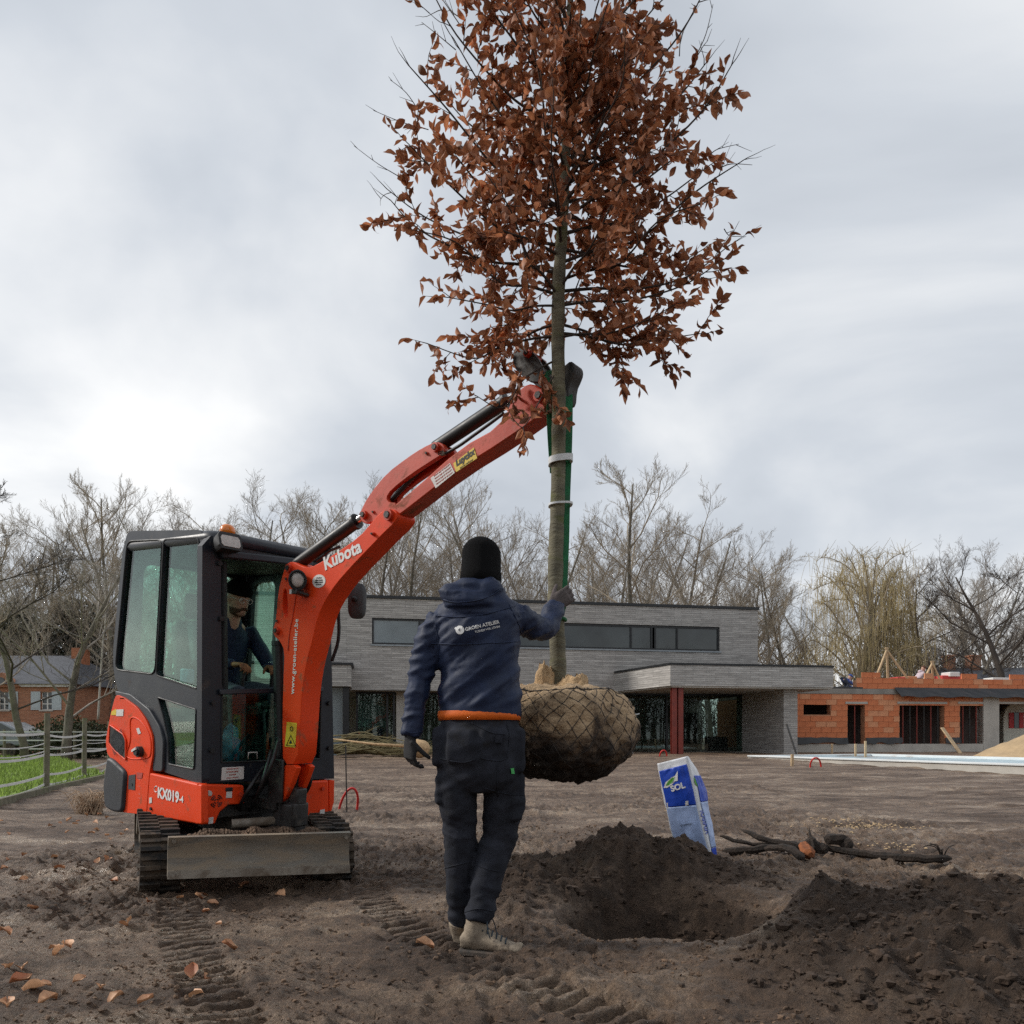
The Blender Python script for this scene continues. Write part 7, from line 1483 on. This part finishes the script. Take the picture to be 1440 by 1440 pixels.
def brush_pile():
    rs = random.Random(12); g = at_ground(520, 1066, 27); g = Vector(((520 - CX) / F * 26, 26, .27)); T = thing('brushwood_pile', g, 'pile of long pale green cut branches lying in front of the grey house', 'brushwood')
    for k in range(46):
        x0 = g.x - 1.3 + rs.gauss(0, .3); L_ = rs.uniform(2.2, 4.2); z0 = rs.random() * .75 * rs.random() + .03; y = g.y + rs.gauss(0, .3); q = [Vector((x0, y, g.z + z0 + rs.uniform(-.05, .12))), Vector((x0 + L_ * .3, y + rs.gauss(0, .15), g.z + z0 + .18 + rs.gauss(0, .09))), Vector((x0 + L_ * .65, y + rs.gauss(0, .2), g.z + z0 * .7 + .1 + rs.gauss(0, .08))), Vector((x0 + L_, y + rs.gauss(0, .25), g.z + .05 + rs.random() * .3))]; m = MB(); m.tube(spline(q, 4), [.026 * (1 - .06 * i) + .004 for i in range(13)], 6, False)
        for j in range(3): b = spline(q, 4)[4 + 3 * j]; m.tube([b, b + Vector((rs.uniform(.2, .6), rs.gauss(0, .2), rs.uniform(-.05, .3)))], [.011, .004], 5, False)
        m.build('branch', 'brush_green', T, smooth=True, fix=False)
    for px, lab in ((590, 'tan wrapped root ball lying left of the worker in front of the house'),):
        c = at_d(590, 1052, 24.); m = MB(); m.ell(c, (.30, .3, .30), None, 20, 14)
        for v in m.v: v += (v - c) * .22 * mnoise.noise(v * 3)
        m.tube([c + Vector((-.2, 0, .05)), c + Vector((-1.5, .4, .12)), c + Vector((-3., .8, .3))], [.05, .04, .015], 8); o = m.build('bare_root_plant', 'burlap', smooth=True, org=c - Vector((0, 0, .3))); tag(o, lab, 'root ball')
brush_pile()
def fallen_leaves():
    rs = random.Random(2); vs = []
    for k in range(4):
        v = []; f = []; n = 5; cu = rs.uniform(.6, 1.8)
        for i in range(n + 1):
            t = i / n; w = (.34 + .06 * rs.random()) * math.sin(math.pi * min(1, t + .03)) + .01; z = .18 * math.sin(cu * t * 2) + .06 * rs.random()
            for s in (-1, 0, 1): v.append((s * w, t - .5, z + abs(s) * (.22 + .12 * rs.random())))
        for i in range(n):
            for s in (0, 1): o = i * 3 + s; f.append((o, o + 1, o + 4, o + 3))
        me = bpy.data.meshes.new('fallen_leaf'); me.from_pydata(v, [], f); me.materials.append(MATS['dry_leaf']); me.shade_smooth(); vs.append(me)
    spots = [(75, 1340), (95, 1336), (84, 1344), (10, 1362), (30, 1360), (25, 1385), (50, 1392), (62, 1386), (67, 1404), (10, 1424), (110, 1380), (140, 1390), (165, 1408), (205, 1410), (272, 1372), (288, 1372), (276, 1400), (318, 1337), (597, 1337), (162, 1247), (180, 1305), (45, 1280), (25, 1283), (5, 1316), (150, 1230), (277, 1260), (290, 1270), (345, 1244), (396, 1252), (98, 1152), (110, 1155), (120, 1148), (135, 1160), (150, 1152), (160, 1158), (170, 1162), (140, 1146), (105, 1162), (85, 1160), (128, 1170), (178, 1168), (150, 1175), (95, 1175), (70, 1165)]
    for k in range(26): spots.append((rs.uniform(0, 330), rs.uniform(1150, 1300)))
    for i, (px, py) in enumerate(spots):
        g = at_ground(px, py); o = bpy.data.objects.new('fallen_leaf', vs[i % 4]); COL.objects.link(o); s = rs.uniform(.05, .085) if i < 30 else rs.uniform(.04, .07); o.scale = (s, s, s); o.rotation_euler = (rs.gauss(0, .35), rs.gauss(0, .35), rs.uniform(0, 6.28)); o.location = (g.x, g.y, gz(g.x, g.y) + .008); lab = 'lone brown fallen leaf on the mud left of the worker boots' if px > 500 else 'dry brown fallen leaf on the mud under or before the dozer blade' if 240 < px < 420 and py < 1290 else 'dry brown fallen leaf on the caterpillar tread prints' if px > 240 else 'small dry fallen leaf on the mud beside the bundle of roots' if py < 1200 else 'dry brown fallen leaf on the mud left of the excavator track' if py < 1320 else 'dry pale brown fallen leaf on the mud in the near left corner'; tag(o, lab, 'leaf', 'fallen leaves: ' + lab.split(' leaf ')[1])
fallen_leaves()

def sand_spill():
    rs = random.Random(6); m = MB()
    for (px, py, rx, ry, n) in ((1215, 1168, .55, .45, 420), (955, 1142, .3, .3, 160), (1265, 1195, .25, .2, 90)):
        g = at_ground(px, py)
        for k in range(n):
            x, y = g.x + rs.gauss(0, rx * .45), g.y + rs.gauss(0, ry * .5); s = rs.uniform(.006, .02); z = gz(x, y); a = rs.uniform(0, 3.14)
            dx, dy = math.cos(a) * s, math.sin(a) * s * .7; m.add([(x - dx, y - dy, z), (x + dy, y - dx, z + .002), (x + dx, y + dy, z + .001), (x - dy, y + dx, z), (x, y, z + s * .6)], [(0, 1, 4), (1, 2, 4), (2, 3, 4), (3, 0, 4)])
    o = m.build('sand_spill', 'sand', fix=False); tag(o, 'spilt yellow sand in patches on the mud beyond the heaps', 'sand', kind='stuff')
sand_spill()
# ------------------------------------------------------------------ bare winter trees, willow, hedge
def bare_tree(seed, H=20., tr=.28, nb=15, clear=.18, up=.75, lv=4, spread=.42, gain=1.):
    rs = random.Random(seed); trunk = MB(); crown = MB()
    def rv(s): return Vector((rs.gauss(0, s), rs.gauss(0, s), rs.gauss(0, s)))
    n = 9; q = [Vector((0, 0, -.3))]; d = Vector((rs.gauss(0, .05), rs.gauss(0, .05), 1))
    for i in range(n): d = (d + rv(.07)).normalized(); d.z = abs(d.z); q.append(q[-1] + d * H * .82 / n)
    trunk.tube(q, [tr * (1.25 if i == 0 else 1) * (1 - .9 * (i / n) ** .9) + .012 for i in range(n + 1)], 9)
    def grow(p, d, L_, r, lev):
        k = 4 if lev == 1 else 3 if lev < 4 else 2; pts = [p]; dd = d.copy()
        for i in range(k): dd = (dd + rv(.16) + Vector((0, 0, .10 * up))).normalized(); pts.append(pts[-1] + dd * L_ / k)
        crown.tube(pts, [r * (1 - .62 * i / k) for i in range(k + 1)], 6 if lev == 1 else 4 if lev == 2 else 3, False)
        if lev >= lv: return
        m = int({1: 10, 2: 8, 3: 5}[lev] * gain * (.8 + .4 * rs.random()))
        for j in range(m):
            t = .22 + .78 * (j + rs.random()) / m; i = min(k - 1, int(t * k)); a = pts[i].lerp(pts[i + 1], t * k - i); dr = (pts[i + 1] - pts[i]).normalized(); s = rv(1.); s = (s - dr * s.dot(dr)).normalized()
            grow(a, (dr * rs.uniform(.75, 1.1) + s * rs.uniform(.55, .95) + Vector((0, 0, .22 * up))).normalized(), L_ * rs.uniform(.36, .58) * (1.1 - .45 * t), max(.0072, r * .45 * (1 - .4 * t)), lev + 1)
    for j in range(nb):
        t = clear + (1 - clear) * (j + rs.random() * .8) / nb; i = min(n - 1, int(t * n)); p = q[i].lerp(q[i + 1], t * n - i); a = j * 2.4 + rs.uniform(-.5, .5); el = rs.uniform(.45, .9) * up + .25 * t
        grow(p, Vector((math.cos(a), math.sin(a), el)).normalized(), H * spread * (1.08 - .72 * t) * rs.uniform(.8, 1.15), tr * .26 * (1.1 - .8 * t) + .012, 1)
    return trunk, crown
PROTO = []
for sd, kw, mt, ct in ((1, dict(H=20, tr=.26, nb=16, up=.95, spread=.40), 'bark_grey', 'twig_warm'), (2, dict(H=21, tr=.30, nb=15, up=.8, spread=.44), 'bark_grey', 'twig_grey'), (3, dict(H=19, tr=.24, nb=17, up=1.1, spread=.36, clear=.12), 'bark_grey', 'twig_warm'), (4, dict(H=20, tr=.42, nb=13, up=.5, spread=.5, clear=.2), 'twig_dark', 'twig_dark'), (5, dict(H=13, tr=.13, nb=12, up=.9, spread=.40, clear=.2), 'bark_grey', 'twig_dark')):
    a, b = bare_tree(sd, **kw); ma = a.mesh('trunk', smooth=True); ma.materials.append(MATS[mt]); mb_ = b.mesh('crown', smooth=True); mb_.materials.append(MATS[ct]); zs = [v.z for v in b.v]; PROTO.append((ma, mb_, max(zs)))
def plant_tree(k, px, top, d, label, rz, wide=1., name='bare_tree', group='bare winter trees behind the site'):
    ma, mb_, H = PROTO[k]; p = at_d(px, HOR, d); z0 = -.1; h = at_d(px, top, d).z - z0; s = h / H
    t = thing(name, Vector((p.x, d, z0)), label, 'tree', group); t.rotation_euler = (0, 0, rz); t.scale = (s * wide, s * wide, s)
    for me, nm in ((ma, 'trunk'), (mb_, 'crown')): o = bpy.data.objects.new(nm, me); COL.objects.link(o); o.parent = t
LEFT = [(4, 36, 690, 29, 'slender bare tree in front of the old brick house', .4, 1.25), (1, 92, 690, 31, 'bare tree with wide crown just left of the cab', 1.9, 1.1), (0, -25, 700, 44, 'bare tree at the far left edge of the picture', 2.2, 1.), (2, 160, 672, 50, 'tall bare tree rising behind the cab roof', .3, 1.), (1, 235, 700, 56, 'bare tree showing above the left half of the cab roof', 3.1, 1.), (0, 305, 692, 52, 'bare tree above the orange beacon of the excavator', 4.4, .95), (2, 385, 668, 54, 'tall bare tree behind the arm cylinder of the boom', 5.2, 1.), (0, 455, 684, 58, 'bare tree behind the lettering of the boom', 1.1, 1.), (1, 520, 690, 55, 'bare tree right under the bend of the boom', .7, .9), (2, 590, 700, 57, 'bare tree just left of the beanie of the worker', 2.7, 1.), (0, 650, 706, 60, 'bare tree directly behind the beanie of the worker', 3.9, .9), (1, 705, 676, 52, 'tall bare tree between worker and hanging trunk', 5.5, 1.), (2, 765, 722, 58, 'bare tree directly behind the hanging trunk', .2, .9), (0, 835, 728, 60, 'bare tree right of the hanging trunk', 1.7, .9), (2, 925, 672, 50, 'broad tall bare tree above the right window strip of the house', 2.1, 1.15), (1, 1000, 700, 60, 'bare tree above the right end of the house roof', 4.1, .95), (0, 1090, 758, 56, 'bare tree left of the yellow willow', 3.3, 1.05), (2, 1140, 775, 62, 'bare tree half hidden by the left side of the willow', 1.2, 1.), (3, 1308, 775, 54, 'dark bare tree right of the yellow willow', 2.0, 1.), (3, 1425, 735, 44, 'large dark bare tree at the right edge of the picture', .9, 1.05), (1, 1365, 790, 64, 'bare tree behind the slate roof at the right', 2.9, 1.), (4, 1350, 790, 58, 'thin dark bare tree behind the second timber tripod', 1.9, 1.3)]
LEFT += [(0, 60, 705, 60, 'bare tree far behind the slate roof of the brick house', 1.5, 1.), (2, 200, 690, 62, 'second bare tree behind the left cab window', 2.5, 1.), (1, 345, 690, 60, 'bare tree just right of the orange beacon', .9, 1.), (0, 420, 672, 62, 'bare tree between cab roof and upper boom', 2.9, 1.), (2, 490, 700, 64, 'bare tree behind the elbow of boom and arm', 4.9, 1.), (1, 560, 715, 62, 'bare tree left of the hood of the worker', 3.6, 1.), (2, 735, 690, 62, 'second bare tree between worker and hanging trunk', 1.3, 1.), (1, 880, 715, 58, 'bare tree left of the broad tall tree', 2.4, 1.), (0, 960, 690, 62, 'bare tree right of the broad tall tree', 5.9, 1.), (0, 1050, 765, 62, 'low bare tree right of the house corner', .5, 1.1), (2, 1265, 770, 60, 'bare tree behind the right side of the willow', 5.1, 1.), (1, 1400, 760, 62, 'bare tree behind the large dark tree at the right', 4.6, 1.)]
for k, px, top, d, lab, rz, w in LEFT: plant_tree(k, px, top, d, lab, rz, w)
def birch():
    m = MB(); q = [at_d(138, 1012, 36), at_d(141, 960, 36), at_d(145, 900, 36), at_d(148, 870, 36), at_d(147, 800, 36)]; T = thing('birch_sapling', q[0], 'thin pale leaning sapling just left of the cab', 'tree'); m.tube(spline(q, 4), [.055 - .0028 * i for i in range(17)], 7); m.build('trunk', 'concrete_pale', T, smooth=True)
    rs = random.Random(3); c = MB()
    for p in spline(q, 4)[4:]:
        for j in range(3): e = p + Vector((rs.gauss(0, .7), rs.gauss(0, .7), rs.uniform(.2, 1.1))); c.tube([p, p.lerp(e, .5) + Vector((0, 0, .1)), e], [.014, .01, .006], 3, False)
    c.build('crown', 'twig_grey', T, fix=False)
birch()
def willow():
    rs = random.Random(8); d = 48.; b = at_d(1212, HOR, d); b.z = -.1; top = at_d(1212, 752, d).z; T = thing('willow_tree', b, 'tall weeping willow with hanging yellow twigs behind the unfinished building', 'tree'); tk = MB(); cr = MB(); tw = MB()
    q = [b, b + Vector((.2, 0, 2.5)), b + Vector((.1, .1, 5)), b + Vector((.6, 0, 8)), b + Vector((.4, 0, top * .78))]; tk.tube(spline(q, 4), [.5 - .024 * i for i in range(17)], 10); tk.build('trunk', 'bark_grey', T, smooth=True)
    for k in range(46):
        t = rs.uniform(.3, 1.); p = spline(q, 4)[min(16, int(t * 16))]; a = rs.uniform(0, 6.28); L_ = rs.uniform(2.2, 5.4) * (1.15 - .5 * t); e = p + Vector((math.cos(a) * L_ * .8, math.sin(a) * L_ * .8, rs.uniform(.35, .9) * (top - p.z) * (.4 if L_ > 3.5 else .8))); m = p.lerp(e, .5) + Vector((0, 0, .5)); c = spline([p, m, e, e + Vector((math.cos(a) * .5, math.sin(a) * .5, -.3))], 4); cr.tube(c, [.10 * (1 - t * .5) * (1 - .07 * i) for i in range(13)], 5, False)
        for j in range(34):
            i = rs.randrange(3, 12); s = c[i].lerp(c[i + 1], rs.random()) + Vector((rs.gauss(0, .4), rs.gauss(0, .4), rs.gauss(.1, .25))); H = min(s.z - 2.5, rs.uniform(.8, 3.8)); w = [s]; dx, dy = rs.gauss(0, .16), rs.gauss(0, .16)
            if H < .4: continue
            for u in range(3): w.append(w[-1] + Vector((dx * (1 - u * .4), dy * (1 - u * .4), -H / 3 + (.22 if u == 0 else 0)))) 
            tw.tube(w, [.010, .010, .009, .006], 3, False)
            if rs.random() < .9: e2 = c[i] + Vector((rs.gauss(0, .5), rs.gauss(0, .5), rs.uniform(.2, .9))); tw.tube([c[i], e2], [.014, .007], 3, False)
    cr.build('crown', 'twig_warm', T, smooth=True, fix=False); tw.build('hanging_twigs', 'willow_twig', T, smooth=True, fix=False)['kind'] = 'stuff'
willow()
def far_wood():
    """thicket and far-off trunks that read as one brown mass behind the trees"""
    rs = random.Random(31); m = MB()
    for k in range(2600):
        d = rs.uniform(62, 92); px = rs.uniform(-260, 1700); x = (px - CX) / F * d; h = rs.uniform(3, 9) * (1.15 if px < 180 or px > 1080 else .8); p = Vector((x, d, -.2)); q = [p, p + Vector((rs.gauss(0, .4), 0, h * .5)), p + Vector((rs.gauss(0, 1.), 0, h))]; m.tube(q, [.06, .04, .012], 3, False)
        for j in range(7): t = rs.uniform(.15, 1.); s = q[0].lerp(q[2], t); m.tube([s, s + Vector((rs.gauss(0, 1.1), rs.gauss(0, .6), rs.uniform(.2, 1.5)))], [.028, .010], 3, False)
    o = m.build('far_wood', 'twig_dark', smooth=True, fix=False); tag(o, 'brown thicket and far trunks behind the row of bare trees', 'wood', kind='stuff')
far_wood()
def leafy(name, boxes, n, mt, label, cat, size, kind=None, seed=1):
    rs = random.Random(seed); m = MB()
    for k in range(n):
        c, r = boxes[rs.randrange(len(boxes))]; u = Vector((rs.gauss(0, 1), rs.gauss(0, 1), rs.gauss(0, 1))).normalized() * (rs.random() ** .45); p = Vector((c[0] + u.x * r[0], c[1] + u.y * r[1], max(.05, c[2] + u.z * r[2]))); a = Vector((rs.gauss(0, 1), rs.gauss(0, 1), rs.gauss(0, 1))).normalized(); b = a.orthogonal().normalized(); s = size * rs.uniform(.6, 1.4); m.add([p - a * s, p + b * s * .45, p + a * s, p - b * s * .45], [(0, 1, 2, 3)])
    o = m.build(name, mt, fix=False); return tag(o, label, cat, None, kind)
leafy('hedge', [((-33 + 1.6 * i, 35.5 + .35 * i, .55), (1.3, .8, 1.0 + .3 * math.sin(i * 2.1))) for i in range(12)], 15000, 'hedge_leaf', 'low dark green hedge and brambles in front of the old brick house', 'hedge', .075, 'stuff')
leafy('shrub', [((at_d(95, 1010, 33).x, 33, .9), (1.6, 1., 1.0)), ((at_d(125, 1010, 34).x, 34, .8), (1.2, 1., .9))], 6000, 'hedge_leaf', 'rounded bramble shrub beside the corner of the old brick house', 'shrub', .065, None, 5)
leafy('evergreen_tree', [((at_d(10, 900, 66).x + dx, 66, z), (4.5 - z * .18, 3, 3)) for dx, z in ((0, 4), (.5, 7), (-4, 5), (5, 6), (-5, 9), (1, 9.5))], 14000, 'evergreen', 'dark evergreen mass far behind the slate roof of the brick house', 'tree', .24, None, 7)
leafy('evergreen_tree', [((at_d(125, 900, 62).x + dx, 62, z), (2.6, 2.5, 2.6)) for dx, z in ((0, 4), (.5, 7), (-.8, 9.5), (1, 2.5), (2.5, 5))], 9000, 'evergreen', 'dark evergreen tree between brick house and cab', 'tree', .22, None, 9)

def wood_behind():
    """the wood on the viewer's side of the site, which the windows mirror"""
    rs = random.Random(77); m = MB()
    for k in range(420):
        d = -rs.uniform(22, 45); x = rs.uniform(-60, 60); h = rs.uniform(6, 14); p = Vector((x, d, -.2)); q = [p, p + Vector((rs.gauss(0, .5), 0, h * .5)), p + Vector((rs.gauss(0, 1.), 0, h))]; m.tube(q, [.16, .10, .03], 4, False)
        for j in range(16): t = rs.uniform(.2, 1.); s = q[0].lerp(q[2], t); m.tube([s, s + Vector((rs.gauss(0, 1.8), rs.gauss(0, 1.2), rs.uniform(.3, 2.5)))], [.06, .02], 3, False)
    o = m.build('far_wood', 'twig_dark', smooth=True, fix=False); tag(o, 'bare wood on the near side of the site mirrored in the windows', 'wood', kind='stuff')
wood_behind()

def far_band():
    """second, farther row of bare trees that reads as one hazy band"""
    rs = random.Random(55); T = thing('far_tree_band', Vector((0, 72, 0)), 'fine hazy band of far bare trees closing the view behind the house', 'wood'); T['kind'] = 'stuff'
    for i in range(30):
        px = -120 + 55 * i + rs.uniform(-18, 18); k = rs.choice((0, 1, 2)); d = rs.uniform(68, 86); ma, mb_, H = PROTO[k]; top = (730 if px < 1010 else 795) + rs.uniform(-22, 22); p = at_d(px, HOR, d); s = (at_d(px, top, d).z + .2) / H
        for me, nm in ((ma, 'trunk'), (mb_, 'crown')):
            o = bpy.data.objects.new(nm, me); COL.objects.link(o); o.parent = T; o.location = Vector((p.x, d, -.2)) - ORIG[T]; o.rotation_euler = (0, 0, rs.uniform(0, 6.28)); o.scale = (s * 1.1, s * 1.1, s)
far_band()
